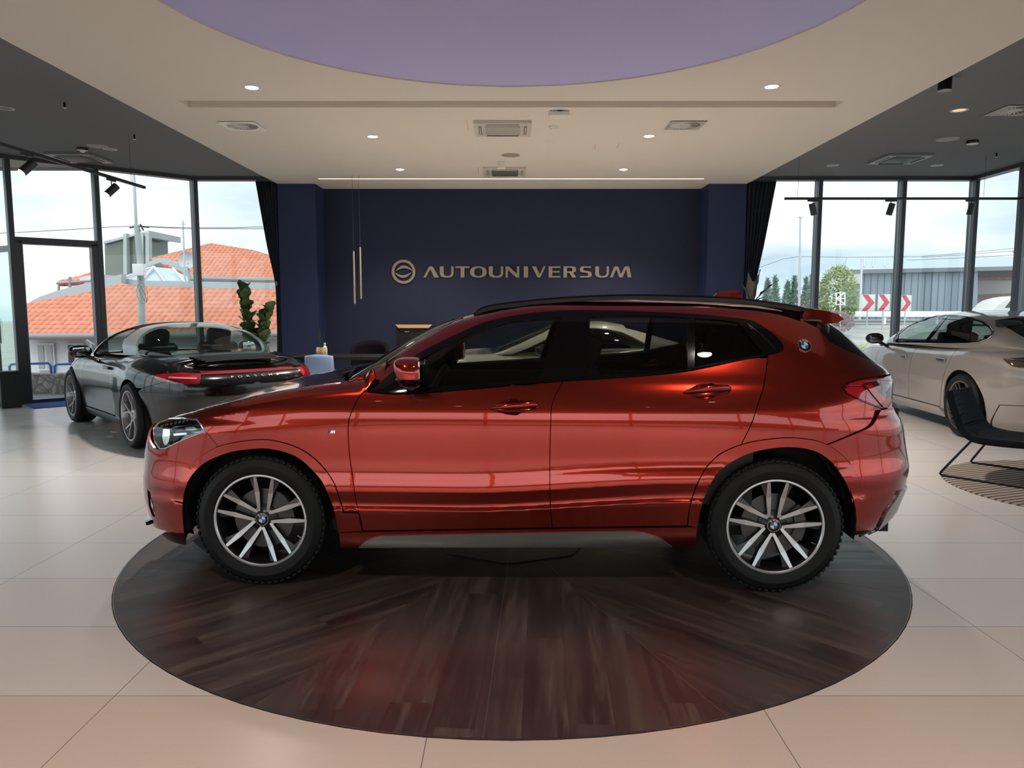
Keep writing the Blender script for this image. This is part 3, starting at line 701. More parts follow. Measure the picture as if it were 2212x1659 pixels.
# ================================================================ wheels
M_tyre = mat('tyre_rubber', (.0075, .0075, .008), rough=.6, spec=.28)
M_gun = mat('gunmetal_alloy', (.035, .035, .038), rough=.3, metal=.7)
M_pol = mat('polished_alloy', (.66, .66, .67), rough=.34, metal=.9)
M_disc = mat('brake_steel', (.10, .098, .095), rough=.4, metal=1.0)
M_silverw = mat('silver_alloy', (.42, .42, .43), rough=.3, metal=.9)
def tyre_mesh(R0, r0, w, blocks=0, name='tyre'):
    """lathe about y; outer face at y=-w/2"""
    h = w / 2; q = R0 - r0
    prof = [(r0, -h + .022), (r0 + .006, -h + .008), (r0 + q * .25, -h - .001), (r0 + q * .5, -h - .004), (r0 + q * .52, -h - .0025), (r0 + q * .75, -h + .004), (R0 - .014, -h + .016), (R0 - .004, -h + .028)]
    grooves = [-.45, -.18, .18, .45]
    tre = []
    for g in grooves:
        y = g * h * 1.5
        tre += [(R0, y - .005), (R0 - .008, y - .004), (R0 - .008, y + .004), (R0, y + .005)]
    prof += tre + [(a, -b) for a, b in prof[::-1]]
    m = MB(); m.lathe(prof, 'y', 72)
    if blocks:
        for k in range(blocks):
            a = 2 * PI * k / blocks
            for s in (-1, 1):
                M = Matrix.Rotation(-a, 4, 'Y')
                m.box(M @ Vector((R0 - .008, s * (h - .024), 0)), (.022, .03, 2 * PI * R0 / blocks * .62), M=M @ Matrix.Rotation(s * R(14), 4, 'X'), bev=.003, seg=1)
    return m
def spoke(m, phi0, r0, phi1, r1, w0, w1, wm, y0, y1, mi_top, mi_side, depth=.03, dished=0.0):
    """one spoke as a tapered bar from (r0, phi0) to (r1, phi1) in the wheel's plane, polished face, dark flanks"""
    a = Vector((r0 * math.cos(phi0), 0, r0 * math.sin(phi0))); b = Vector((r1 * math.cos(phi1), 0, r1 * math.sin(phi1)))
    t = (b - a).normalized(); n = Vector((-t.z, 0, t.x)); st = [(0, w0, y0), (.55, wm, (y0 + y1) / 2 + dished), (1, w1, y1)]
    rows = []
    for f, w, y in st:
        c = a + (b - a) * f; rows.append([c + n * w / 2 * q + Vector((0, yy, 0)) for q, yy in ((1.25, y + depth), (1, y), (-1, y), (-1.25, y + depth))])
    V = [[m.bm.verts.new(p) for p in r] for r in rows]
    for i in range(2):
        for k in range(3):
            f = m.bm.faces.new((V[i][k], V[i][k + 1], V[i + 1][k + 1], V[i + 1][k])); f.material_index = mi_top if k == 1 else mi_side
def wheel_double(parent, name, loc, sgn, ang, steer=0):
    """19 inch wheel, five pairs of spokes, diamond cut"""
    w = bpy.data.objects.new(name, None); COL.objects.link(w); w.parent = parent; w.location = loc
    w.rotation_euler = (0, 0, 0 if sgn < 0 else PI)
    m2 = tyre_mesh(.343, .243, .225, 0)
    for k in range(60):
        a = 2 * PI * k / 60
        for s in (-1, 1):
            M = Matrix.Rotation(-a, 4, 'Y'); m2.box(M @ Vector((.343 - .0055, s * (.1125 - .030), 0)), (.0125, .036, .0215), M=M @ Matrix.Rotation(s * R(12), 4, 'X'), bev=.003, seg=1)
    m2.build('tyre', M_tyre, w)
    m = MB(); m.lathe([(.243, -.086), (.2485, -.094), (.2485, -.100), (.2385, -.1005), (.234, -.096)], 'y', 72, 0)
    m.lathe([(.234, -.096), (.229, -.085), (.222, -.04), (.215, .02), (.225, .09), (.245, .1)], 'y', 72, 1)
    rim = m.build('rim', [M_pol, M_gun], w)
    m = MB()
    for k in range(5):
        c = ang + 2 * PI * k / 5
        for s in (-1, 1):
            ph1 = c + s * R(11.5); ph0 = c + s * R(31)
            spoke(m, ph0, .045, ph1, .236, .014, .015, .026, -.060, -.094, 0, 1, .035, .004)
            # dark wedge flank beside each spoke towards the next pair
            q = c + s * R(21); p = [(.236, ph1 + s * R(1)), (.232, q), (.150, c + s * R(19.5))]
            V = [m.bm.verts.new((r_ * math.cos(f_), yy, r_ * math.sin(f_))) for (r_, f_), yy in zip(p, (-.088, -.070, -.072))]
            f = m.bm.faces.new(V if s > 0 else V[::-1]); f.material_index = 2
    o = m.build('spoke', [M_pol, M_gun, mat('satin_grey_alloy', (.11, .11, .115), .4, .6)], rim, autosmooth=False); o['label'] = 'machined ten-spoke face with dark flanks'
    m = MB(); m.lathe([(.0, -.068), (.034, -.068), (.038, -.064), (.05, -.056), (.075, -.045), (.078, -.02)], 'y', 40); m.build('hub', M_gun, rim)
    m = MB()
    for k in range(5):
        a = ang + R(36) + 2 * PI * k / 5; m.cyl((.056 * math.cos(a), -.058, .056 * math.sin(a)), (.056 * math.cos(a), -.04, .056 * math.sin(a)), .009, 12)
    m.build('wheel_bolt', M_silver, rim)
    roundel(rim, (0, -.0705, 0), (0, -1, 0), .0335)
    m = MB(); m.lathe([(.07, -.03), (.072, -.038), (.160, -.038), (.160, -.012), (.07, -.012)], 'y', 60); m.lathe([(.0, -.045), (.065, -.043), (.072, -.03)], 'y', 40); m.build('brake_disc', M_disc, w)
    m = MB(); m.lathe([(.112, -.055), (.168, -.055), (.168, .02), (.112, .02), (.112, -.055)], 'y', 12, arc=(R(-30), R(40)) if loc[0] > 0 else (R(-10), R(60))); m.build('brake_caliper', mat('caliper_grey', (.08, .08, .085), .5, .5), w)
    m = MB(); m.cyl((.19, -.075, -.085), (.212, -.085, -.092), .004, 8); m.build('valve', M_silver, rim)
    return w
# ================================================================ the orange-red crossover on the turntable
SUV_RZ = R(-2.36); SUV_LOC = (0.047, 4.614, 0.003)
SF = Frame(SUV_LOC, SUV_RZ)
def ref_table(nf, nr, a=2.16, b=0.9):
    t = np.linspace(0, PI / 2, 4001)
    def q(n): return np.stack([np.cos(t) ** (2 / n) * a, np.sin(t) ** (2 / n) * b], 1)
    Fq = q(nf); Rq = q(nr)[::-1]
    def arc(Q): return np.concatenate([[0], np.cumsum(np.hypot(*np.diff(Q, axis=0).T))])
    sf = arc(Fq); sr = arc(Rq)
    U = np.concatenate([sf, sf[-1] + sr[1:]]); c = np.concatenate([-Fq[:, 0], Rq[1:, 0]]) / a; s = np.concatenate([Fq[:, 1], Rq[1:, 1]]) / b
    return U, c, s
zr_tab = tab([(.15, 1.93), (.24, 2.01), (.28, 2.063), (.32, 2.093), (.36, 2.121), (.44, 2.143), (.52, 2.171), (.6, 2.178), (.68, 2.166), (.76, 2.15), (.84, 2.134), (.88, 2.112), (.92, 2.09), (.96, 2.093), (1.0, 2.096), (1.04, 2.10), (1.08, 2.092), (1.12, 2.065), (1.16, 2.008), (1.2, 1.957), (1.24, 1.912), (1.28, 1.872), (1.32, 1.83), (1.36, 1.78), (1.4, 1.70), (1.44, 1.58), (1.47, 1.38), (1.49, 1.05), (1.5, .75), (1.6, .75)])
zf_tab = tab([(.15, 2.09), (.24, 2.138), (.32, 2.15), (.4, 2.165), (.48, 2.168), (.56, 2.155), (.64, 2.15), (.72, 2.132), (.8, 2.104), (.84, 2.06), (.88, 2.0), (.96, 1.96), (1.2, 1.94)])
zw_tab = tab([(.15, 1.3), (.9, 1.16), (1.0, 1.05), (1.04, 1.0), (1.08, .937), (1.12, .873), (1.16, .81), (1.2, .747), (1.24, .684), (1.28, .617), (1.32, .541), (1.36, .464), (1.4, .352), (1.44, .2), (1.47, .04), (1.49, -.1), (1.5, -.2), (1.6, -.2)])
bw_tab = tab([(.12, .78), (.18, .84), (.22, .868), (.25, .880), (.335, .895), (.40, .908), (.415, .913), (.43, .905), (.445, .902), (.49, .908), (.515, .914), (.53, .9135), (.575, .907), (.62, .900), (.68, .897), (.75, .898), (.82, .899), (.88, .897), (.92, .893), (.96, .886), (1.0, .875), (1.04, .860), (1.07, .846), (1.12, .828), (1.2, .795), (1.3, .75), (1.4, .70), (1.444, .668), (1.47, .63), (1.49, .58), (1.5, .54), (1.6, .5)])
def bw(x, z):
    sh = 0.062 * sstep(-0.3, 0.95, x) * (1 - sstep(.58, .8, z))
    return bw_tab(z - sh)
UL, CL, SL = ref_table(5, 5); UU, CU, SU = ref_table(6, 4.6)
xc_z = lambda z: 0.4 * sstep(1.0, 1.25, z)
_c = [(-2.25, .785), (-2.1, .838), (-1.95, .888), (-1.8, .930), (-1.65, .968), (-1.5, .999), (-1.3, 1.033), (-1.03, 1.067), (-.88, 1.083)]
_pf = np.polyfit([p[0] for p in _c], [p[1] for p in _c], 3)
zc_tab = tab([(x, float(np.polyval(_pf, x))) for x in np.linspace(-2.3, -.88, 24)] + [(-.85, 1.13), (-.80, 1.25), (-.70, 1.42), (-.5, 1.5), (3, 1.5)])
_us = np.linspace(1.15, 2.2, 30)
zc_u = tab([(-1, .80), (0, .80), (.3, .810), (.5, .848), (.6, .873), (.7, .890), (.8, .903), (.9, .917), (1.0, .936)] + [(u, float(zc_tab(2.16 * np.interp(u, UL, CL)))) for u in _us] + [(2.4, 1.5), (9, 1.5)])
def ev_low(u, z):
    u = np.clip(u, UL[0], UL[-1]); c = np.interp(u, UL, CL); s = np.interp(u, UL, SL); z = np.asarray(z, float) + 0 * u
    a = np.where(c < 0, zf_tab(z) , zr_tab(z) - xc_z(z) * (c > 0)); x = xc_z(z) * (c > 0) + a * c
    r = .07; zc = zc_u(u); q = np.clip((z - (zc - r)) / r, 0, .9995); k = 1 - (r / .9) * (1 - np.sqrt(1 - q * q))
    kx = 1 - (1 - k) * sstep(.82, .97, np.abs(c)); return np.stack([x * kx, -bw(x, z) * s * k, z], 1)
def ev_up(u, z):
    u = np.clip(u, UU[0], UU[-1]); c = np.interp(u, UU, CU); s = np.interp(u, UU, SU); z = np.asarray(z, float) + 0 * u
    xc = xc_z(z); a = np.where(c < 0, zw_tab(z) + xc, zr_tab(z) - xc); x = xc + a * c
    return np.stack([x, -bw(x, z) * s, z], 1)
LOW = Surf(ev_low, SF, flip=1); UP = Surf(ev_up, SF, flip=1)
UMAX_L = UL[-1]; UMAX_U = UU[-1]
def g_for(surf, U, C, xc0):
    def g(P):
        out = []
        for px, py in P:
            d = ray(px, py); t = 3.76 / d.y; x = d.x * t - .047 + 0.0; z = HC + d.z * t
            xc = float(xc_z(z)) if xc0 else 0
            a = float(zw_tab(z) + xc) if (xc0 and x < xc) else (float(zf_tab(z)) if x < 0 else float(zr_tab(z)) - xc)
            cc = np.clip((x - xc) / a, -.97, .97); out.append((np.interp(cc, C, U), np.clip(z, .2, 1.495)))
        return np.array(out)
    return g
gL = g_for(LOW, UL, CL, False); gU = g_for(UP, UU, CU, True)
def L_(pts, closed=False, raw=False):
    pts = pts if raw or len(pts) < 2 else dens(pts, closed)
    return [tuple(p) for p in LOW.px2uv(pts, gL, ulim=(0, UMAX_L), vlim=(.15, 1.2))]
def U_(pts, closed=False, raw=False):
    pts = pts if raw or len(pts) < 2 else dens(pts, closed)
    return [tuple(p) for p in UP.px2uv(pts, gU, ulim=(0, UMAX_U), vlim=(.2, 1.4985))]
def gap(pts, g=0.9): return shrink(pts, g)
def cv(pts, n=4): return [tuple(p) for p in catmull(pts, n)]
# ---- outlines measured on the photograph
ARCH_F_IN = cv([(402, 1160), (397, 1121), (397, 1083), (404, 1050), (417, 1026), (442, 1001), (474, 985), (507, 975), (548, 969.5), (577, 969), (615, 976), (648, 991), (675, 1015), (697, 1042), (713, 1077), (724, 1110), (731, 1145), (732, 1149)])
ARCH_F_OUT = cv([(384, 1155), (381, 1148), (378, 1118), (379.5, 1083), (386, 1050), (401, 1018), (425.6, 993), (453, 974), (480, 962), (520.5, 953.5), (561, 949.5), (588, 951), (615, 957), (648, 969), (678, 989), (702, 1013.6), (721, 1042), (732, 1072), (743, 1106)])
ARCH_R_IN = cv([(1505, 1140), (1511, 1111.6), (1518, 1084), (1531, 1052), (1550, 1022), (1577.5, 1000), (1613, 981), (1653, 970.5), (1694, 966), (1732, 968), (1765, 977), (1792, 996), (1813, 1022), (1830, 1052), (1840.6, 1090), (1846, 1125), (1842, 1155)])
ARCH_R_OUT = cv([(1485, 1134.6), (1489, 1100.7), (1497.5, 1068), (1512, 1033), (1531, 1003), (1558.5, 978.7), (1599, 961), (1640, 951.5), (1694, 945.6), (1735, 947.5), (1770, 954), (1802.6, 970.5), (1830, 995), (1848.7, 1025), (1859.5, 1060), (1863.6, 1100.7), (1861, 1152)])
DOOR_A = cv([(786, 846), (776, 858), (770, 867), (758, 894), (752.5, 913), (752.5, 945.5), (754, 972.6), (758, 1005), (763, 1040.4), (768.7, 1080), (775.5, 1107), (783.6, 1146.5)])
DOOR_B = [(1216, 823.5)] + cv([(1212, 831), (1195, 866), (1190.5, 891), (1188, 972.6), (1188, 1061.5), (1190, 1108.5), (1192.6, 1140)])
DOOR_C = [(1659, 768)] + cv([(1654, 805), (1648.4, 839.7), (1637.5, 872), (1624, 913), (1601, 960.4)])
BELT_F = cv([(786, 846), (820, 850), (858, 852), (925.6, 848.5), (1034, 839.5), (1142.6, 830), (1216, 823.5)])
BELT_R = cv([(1216, 823.5), (1325.6, 816.6), (1434, 808.5), (1488, 801.7), (1542.6, 791), (1597, 779), (1659, 768)])
TRIM_TOP = cv([(1659, 768), (1686, 761), (1692, 754), (1690, 744), (1678, 728.5), (1651, 707), (1629, 694.6), (1597, 688), (1515.5, 679.7), (1407, 674), (1298.5, 671), (1244, 670.5), (1169.7, 674), (1102, 683.7), (1047.7, 696), (993.4, 719), (939, 744.8), (898.5, 768), (858, 796), (817, 829), (790, 843)], 3)
HEADL = [(331, 930), (336, 920), (344, 912), (366, 903.5), (398.5, 902.6), (425.6, 906), (436, 917), (444.6, 932), (398.5, 949.5), (358, 969), (345, 970), (335, 955)]
TAILL = [(1819, 837), (1832.6, 826), (1859.7, 818.5), (1900, 814.5), (1927, 815), (1931, 820), (1932, 850), (1928, 885), (1903, 882.5), (1859.7, 866.8), (1830, 850.5)]
BUMP_R_SEAM = cv([(1903, 885), (1884, 918), (1846, 937), (1786.5, 961)])
GL_F = [(905, 838), (1165, 820.5), (1178, 775), (1196, 722), (1213, 686.5), (1150, 689), (1100, 695), (1050, 707.5), (1000, 729), (950, 753.5), (918, 772), (900, 786)]
GL_R = [(1268, 813), (1275, 684), (1330, 681.5), (1400, 681.5), (1486, 687.5), (1484, 797), (1434, 803), (1325, 810)]
GL_Q = [(1501, 688.5), (1560, 692), (1594, 697), (1630, 742), (1646, 762), (1600, 773), (1500, 794)]
HANDLE = [(1055.8, 883), (1077.5, 871), (1088, 865.5), (1104, 861.5), (1115.5, 861), (1129, 865.5), (1145, 865.5), (1156, 867), (1163, 872), (1163, 879), (1156, 886), (1129, 891), (1115.5, 897.5), (1094, 895.5), (1075, 890)]
HANDLE_R = [(x + 417, y - 34.5 - (x - 1110) * 0.02) for x, y in HANDLE]
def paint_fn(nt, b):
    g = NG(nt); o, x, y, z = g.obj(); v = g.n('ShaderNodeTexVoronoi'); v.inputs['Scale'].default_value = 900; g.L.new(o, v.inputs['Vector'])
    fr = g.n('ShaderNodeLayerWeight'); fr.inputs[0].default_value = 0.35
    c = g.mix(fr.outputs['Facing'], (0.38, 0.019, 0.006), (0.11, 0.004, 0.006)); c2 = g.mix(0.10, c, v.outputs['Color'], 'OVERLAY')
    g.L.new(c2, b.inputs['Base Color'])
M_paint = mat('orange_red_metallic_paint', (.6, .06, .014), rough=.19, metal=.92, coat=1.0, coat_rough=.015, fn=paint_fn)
M_grey = mat('frozen_grey_trim', (.42, .43, .42), rough=.22, metal=.85)
M_glassC = glass('car_glass', (.42, .45, .45), 1.0)
M_glassD = glass('privacy_glass', (.12, .13, .14), 1.0)
M_wscreen = glass('windscreen_glass', (.30, .35, .35), 1.0)
M_lens = glass('lamp_lens', (.93, .95, .96), 1.0)
M_redlens = mat('red_tail_lens', (.62, .004, .012), rough=.08, coat=1.0, trans=.25)
M_dredlens = mat('dark_red_tail_lens', (.055, .003, .006), rough=.06, coat=1.0)
M_head = mat('grey_headliner', (.22, .215, .21), rough=.9)
suv = empty('crossover_car', SUV_LOC, SUV_RZ, 'metallic orange-red crossover shown side-on on the round wooden turntable', 'car')
def side(name, surf, poly, m, **k):
    """a panel on the near side and its twin on the far side"""
    a = panel(name, surf, poly, m, k.pop('parent', suv), **k)
    return a
def twin_tree(o, par=None):
    c = twin(o)
    if par is not None: c.parent = par
    for ch in [q for q in bpy.data.objects if q.parent == o]: twin_tree(ch, c)
    return c
def twin(o):
    """the far side's copy of a near side part (mirrored mesh)"""
    me = o.data.copy()
    n = len(me.loops); nr = np.zeros(n * 3); me.corner_normals.foreach_get('vector', nr)
    me2 = bpy.data.meshes.new(me.name); 
    V = [(v.co.x, -v.co.y, v.co.z) for v in me.vertices]; Fc = [list(p.vertices)[::-1] for p in me.polygons]
    me2.from_pydata(V, [], Fc); me2.update()
    me2.polygons.foreach_set('use_smooth', [True] * len(me2.polygons))
    nr = nr.reshape(-1, 3); nr[:, 1] *= -1; out = []
    for p in me.polygons: out += [tuple(nr[i]) for i in list(p.loop_indices)[::-1]]
    me2.polygons.foreach_set('material_index', [p.material_index for p in me.polygons])
    me2.normals_split_custom_set(out)
    for q in me.materials: me2.materials.append(q)
    c = bpy.data.objects.new(o.name, me2); COL.objects.link(c); c.parent = o.parent
    if 'label' in o: c['label'] = o['label']
    bpy.data.meshes.remove(me)
    return c
both = []
# fender
hs = L_([(366, 903)])[0]; he = L_([(745, 823.5)])[0]; GE = [(756, 820.5), (770, 814), (790, 804.5), (806, 797)]
crest = [(u, float(zc_u(u)) - .0005) for u in np.linspace(hs[0] - .0, he[0], 40)]
low_part = gap(GE + [(812, 815), (791, 843)] + DOOR_A[:-3] + [(775.5, 1106)] + ARCH_F_OUT[::-1][0:0] + [(743, 1106)] + [p for p in ARCH_F_OUT[::-1] if p[0] > 470 and p[1] < 1106] + [(470, 964), (444.6, 932)] + [(436, 917), (425.6, 906), (398.5, 902.6), (372, 903)] + [(372, 880), (750, 815)], .9)
fender_uv = L_(low_part[:-2]) + crest[:-1]
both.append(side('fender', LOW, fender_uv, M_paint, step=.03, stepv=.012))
# doors
fd = gap(BELT_F + DOOR_B[1:] + [(783.6, 1147)] + DOOR_A[::-1][1:-1]); rd = gap(BELT_R + DOOR_C[1:] + [p for p in ARCH_R_OUT[::-1] if p[0] < 1601 and p[1] > 961] + [(1485, 1136)] + DOOR_B[::-1][:-1])
o_fd = side('front_door', LOW, L_(fd, True), M_paint, step=.03, stepv=.009, holes=[L_(HANDLE, True)]); both.append(o_fd)
o_rd = side('rear_door', LOW, L_(rd, True), M_paint, step=.03, stepv=.009, holes=[L_(HANDLE_R, True)]); both.append(o_rd)
def handle(door, pts, grip):
    uv = L_(pts, True); A = np.array(uv); c = A.mean(0); hw = (A.max(0) - A.min(0)) / 2
    def off(u, v):
        d = ((u - c[0]) / hw[0]) ** 2 + ((v - c[1]) / hw[1]) ** 2; return -.034 * np.clip(1 - d, 0, 1) ** .7 - .001
    link('handle_recess', panel_mesh('handle_recess', LOW, uv, step=.008, off=off, thick=0), M_paint, door)
    a, b = L_(grip, raw=True); a = np.array(a); b = np.array(b)
    P = []; 
    for i in range(17):
        t = i / 16; w = a + (b - a) * t; p = LOW.ev(w[0:1], w[1:2])[0]; n = LOW.nrm(w[0:1], w[1:2])[0]
        lift = -.012 + .040 * (math.sin(PI * t) ** .6 if 0 < t < 1 else 0); h = .004 + .0115 * min(1, t * 2.2) * (1 if t < .93 else max(.25, (1 - t) / .07)); dd = .009
        row = [Vector(p + n * (lift + dd * math.cos(q)) + np.array((0, 0, h * math.sin(q)))) for q in np.linspace(0, 2 * PI, 13)[:-1]]; P.append(row)
    m = MB(); V = [[m.bm.verts.new(p) for p in r] for r in P]
    for i in range(16):
        for k in range(12):
            f = m.bm.faces.new((V[i][k], V[i][(k + 1) % 12], V[i + 1][(k + 1) % 12], V[i + 1][k])); f.smooth = True
    m.bm.faces.new(V[0][::-1]); m.bm.faces.new(V[-1])
    m.build('door_handle', M_paint, door)
# arch trims, skirt
trimf = gap(ARCH_F_OUT + [(775, 1107.5), (783, 1147), (732, 1149)] + ARCH_F_IN[::-1][1:], .6)
both.append(side('front_arch_trim', LOW, L_(trimf, True), M_paint, step=.03, off=.006, thick=.05))
trimr = gap(ARCH_R_OUT + ARCH_R_IN[::-1], .6)
both.append(side('rear_arch_trim', LOW, L_(trimr, True), M_paint, step=.03, off=.006, thick=.05))
skirt = gap([(732.5, 1149.5), (1192, 1141.5), (1496, 1138), (1506, 1140), (1501.5, 1179), (1450, 1178.5), (776, 1181), (736, 1182.6)], .6)
o_sk = side('side_skirt', LOW, L_(skirt, True), M_paint, step=.03, off=.003, thick=.04)
both.append(o_sk)
ins = cv([(776, 1180), (784, 1172), (794, 1166), (823, 1157.5), (852, 1155.5)]) + cv([(1315, 1147), (1369, 1147), (1409, 1155.5), (1432, 1165), (1450, 1178)]) 
def off_ins(u, v): return .006 + .02 * sstep(.285, .262, v)
o_in = panel('skirt_insert', LOW, L_(ins, True), M_grey, o_sk, step=.02, off=.012, thick=.02); o_in['label'] = 'satin silver insert'
# front bumper with intake hole, grille
seam = [(470, 964), (444.6, 932), (398.5, 949.5), (358, 969), (345, 970.5)]
bump = gap(seam, 0) 
pts = L_([(470, 963.5), (444.6, 933), (398.5, 950.5), (358, 970), (345, 972)])
bot = L_([(372, 1176), (407, 1182.5)]); tr = L_([(402, 1161), (383, 1156)] + [(p[0] - .8, p[1]) for p in ARCH_F_OUT if p[0] < 470])
ztop = pts[-1][1]
fb = pts + [(.78, ztop + .005), (.5, .80), (0, .81), (0, .235), (.5, .235), (.85, .24)] + bot + tr
INTK = [(318, 1057), (323, 1062), (330, 1085), (336, 1107.6), (333.6, 1118), (328, 1112), (322, 1095)]
it = L_(INTK, True); us = [p[0] for p in it]
both.append(side('front_bumper', LOW, fb, M_paint, step=.04, holes=[it, [(0.02, .56), (.36, .56), (.46, .60), (.46, .76), (.40, .785), (0.02, .785)], [(.02, .30), (.55, .30), (.60, .36), (.52, .46), (.02, .46)]]))
fbo = both[-1]
panel('air_intake', LOW, it, M_black, fbo, step=.03, off=-.02, thick=0)
panel('lower_grille', LOW, [(.0, .28), (.58, .28), (.62, .36), (.54, .48), (.0, .48)], M_dark, fbo, step=.04, off=-.03, thick=0)
kg = panel('kidney_grille', LOW, [(0.0, .55), (.37, .55), (.47, .60), (.47, .77), (.41, .795), (0.0, .795)], M_dark, fbo, step=.04, off=-.03, thick=0)
m = MB()
for k in range(9):
    w = .05 + k * .045; pp = LOW.ev(np.array([w, w]), np.array([.565, .78])); m.tube([Vector(pp[0]), Vector(pp[1])], .006, 6)
m.build('grille_bar', M_black, kg); 
m = MB(); fr = np.array([(0.03, .565), (.36, .565), (.455, .605), (.455, .755), (.40, .78), (0.03, .78)]); q = LOW.ev(fr[:, 0], fr[:, 1]); m.tube([Vector(p) for p in q], .008, 8, closed=True); m.build('grille_frame', M_chrome, kg)
lp = L_([(327, 1117), (322, 1128)]); m = MB()
P = [[Vector(LOW.ev(np.array([u]), np.array([z]))[0] + LOW.nrm(np.array([u]), np.array([z]))[0] * o_) for z, o_ in ((.268, .0), (.264, .028), (.248, .028), (.243, .0))] for u in np.linspace(.30, .66, 14)]
m.grid(P); m.build('bumper_lip', M_silver, fbo)
sens = L_([(379, 1039)])[0]; m = MB(); 
# headlight
hp = L_(HEADL, True)
o_hl = panel('headlight', LOW, hp, M_lens, suv, step=.02, off=.0, thick=.0)
hb = panel('lamp_housing', LOW, shrink(hp, -.004), mat('lamp_housing_grey', (.25, .26, .27), rough=.22, metal=.9), o_hl, step=.02, off=lambda u, v: -.055 + 0 * u, thick=-.052)
def lampshape(name, pts, m_, off, thick=.015, parent=None): return panel(name, LOW, L_(pts, True), m_, parent or o_hl, step=.01, off=off, thick=thick)
lampshape('dark_bezel', [(353, 925), (372, 917), (405, 915), (428, 921), (415, 930), (392, 934), (376, 944), (362, 958), (352, 962), (347, 945)], M_black, -.04)
lampshape('light_tube', [(366, 937), (395, 935), (396, 940), (367, 942)], M_chrome, -.025)
lampshape('light_tube', [(391, 920), (410, 919), (418, 926), (408, 929), (392, 927)], M_grey, -.03)
lampshape('projector_lens', cv([(345, 925), (355, 920), (360, 932), (357, 955), (348, 962), (343, 945)], 3), M_chrome, -.02)
m = MB(); fr = LOW.ev(*np.array(resample(shrink(hp, .002), .02)).T); m.tube([Vector(p) for p in fr], .004, 6, closed=True); m.build('lamp_rim', M_chrome, o_hl)
# hood: spokes from the crest to a spine along the middle
us = np.linspace(0.0, he[0] - .0, 150); zc = zc_u(us); B = ev_low(us, zc - .0006)
rows = []
for (x, y, z) in B:
    crown = .026 * min(1.0, (y / .8) ** 2) * float(sstep(-2.12, -1.3, x)); dx = -.10 * float(sstep(-1.3, -.88, x))
    rows.append([Vector((x + dx * (1 - q * q), y * q, z + crown * (1 - abs(q) ** 2.4))) for q in -np.cos(np.linspace(0, PI, 31))])
m = MB(); m.grid(rows); hood = m.build('hood', M_paint, suv)
# cowl with wipers
m = MB(); xx = [-.82, -.93, -1.04]
P = []
for y in np.linspace(-.80, .80, 21):
    k = abs(y / .8) ** 3 * .12; P.append([Vector((-1.03 + k, y, 1.068)), Vector((-.98 + k, y, 1.05)), Vector((-.90 + k * .8, y, 1.055))])
m.grid(P); m.build('cowl_panel', M_dark, suv)
for y0, y1 in ((-.62, -.02), (-.05, .52)):
    m = MB(); m.tube([(-.97 + abs(y0) ** 3 * .25, y0, 1.085), (-.955, (y0 + y1) / 2, 1.105), (-.94, y1, 1.10)], .008, 6); m.box((-.955, (y0 + y1) / 2, 1.095), (.02, abs(y1 - y0) * .9, .008)); m.build('wiper', M_rubber, suv)
# glazing
both.append(side('front_window', UP, U_(GL_F, True), M_glassC, off=-.004, thick=0))
both.append(side('rear_window_pane', UP, U_(GL_R, True), M_glassC, off=-.004, thick=0))
both.append(side('quarter_window', UP, U_(GL_Q, True), M_glassD, off=-.004, thick=0))
trim = gap(BELT_F + BELT_R[1:] + TRIM_TOP[1:], .3)
both.append(side('window_trim', UP, U_(trim, True), M_black, step=.03, off=.004, thick=.03, holes=[U_(GL_F, True), U_(GL_R, True), U_(GL_Q, True)]))
m = MB(); q = UP.ev(*np.array(U_([(1613, 700), (1645, 725), (1676, 757)])).T); qn = UP.nrm(*np.array(U_([(1613, 700), (1645, 725), (1676, 757)])).T); m.tube([Vector(p) for p in (q + qn * .004)], .006, 6); m.build('trim_fin', M_black, both[-1])
m = MB(); q = U_([(x, y - 1.5) for x, y in BELT_F[4:] + BELT_R[1:]]); q = UP.ev(*np.array(q).T) + UP.nrm(*np.array(q).T) * .006; m.tube([Vector(p) for p in q], .0035, 6); m.build('window_sill_strip', M_black, both[-1])
# windscreen and its header
wp = U_([(757, 820.5), (770, 814), (790, 804.5), (806, 797.5), (831, 786.5), (857, 768), (905, 737), (958, 705.5), (1000, 685.5)])
WS = [(0, 1.06)] + [(wp[0][0] * .8, 1.07)] + wp + [(wp[-1][0] * .75, wp[-1][1] + .002), (0, wp[-1][1] + .006)]
link('windscreen', panel_mesh('windscreen', UP, WS, step=.05, thick=0, both=True), M_wscreen, suv)
m = MB(); q = U_([(806, 798), (831, 787), (857, 768.5), (905, 737.5), (958, 706), (1000, 686)]); q = UP.ev(*np.array(q).T) + UP.nrm(*np.array(q).T) * .003; m.tube([Vector(p) for p in q], .005, 6); m.build('windscreen_trim', M_silver, suv)
# side frame: A pillar, roof edge, C pillar, rear quarter
ap = U_(gap([(1000, 684.5), (958, 704), (905, 735.5), (857, 766.5), (831, 785), (808, 797.5), (813, 815), (792, 842)] + TRIM_TOP[::-1][1:] + [(1690, 640)], .0)[:-1])
dc = U_([(x + 1.2, y) for x, y in DOOR_C[1:]]); ro = U_([(p[0], p[1] - 1) for p in ARCH_R_OUT if p[0] > 1603 and p[1] < 962]); bs = U_([(x - 1, y - 1) for x, y in BUMP_R_SEAM[::-1]])
TLZ = [(1903, 883.5), (1859.7, 867.5), (1830, 851.5), (1817.5, 837), (1832, 824.8), (1859.7, 817.3), (1890, 813.8)]
tl = U_(TLZ); tlt = tl[-1]; tlb = tl[0]
up_r = U_([(1890, 783), (1845, 763), (1815, 750), (1790, 736), (1764, 704)])
usp = float(np.interp(.93, CU[2000:], UU[2000:])); 
top = [(u, 1.4985) for u in np.linspace(usp - .05, wp[-1][0] + .42, 20)]
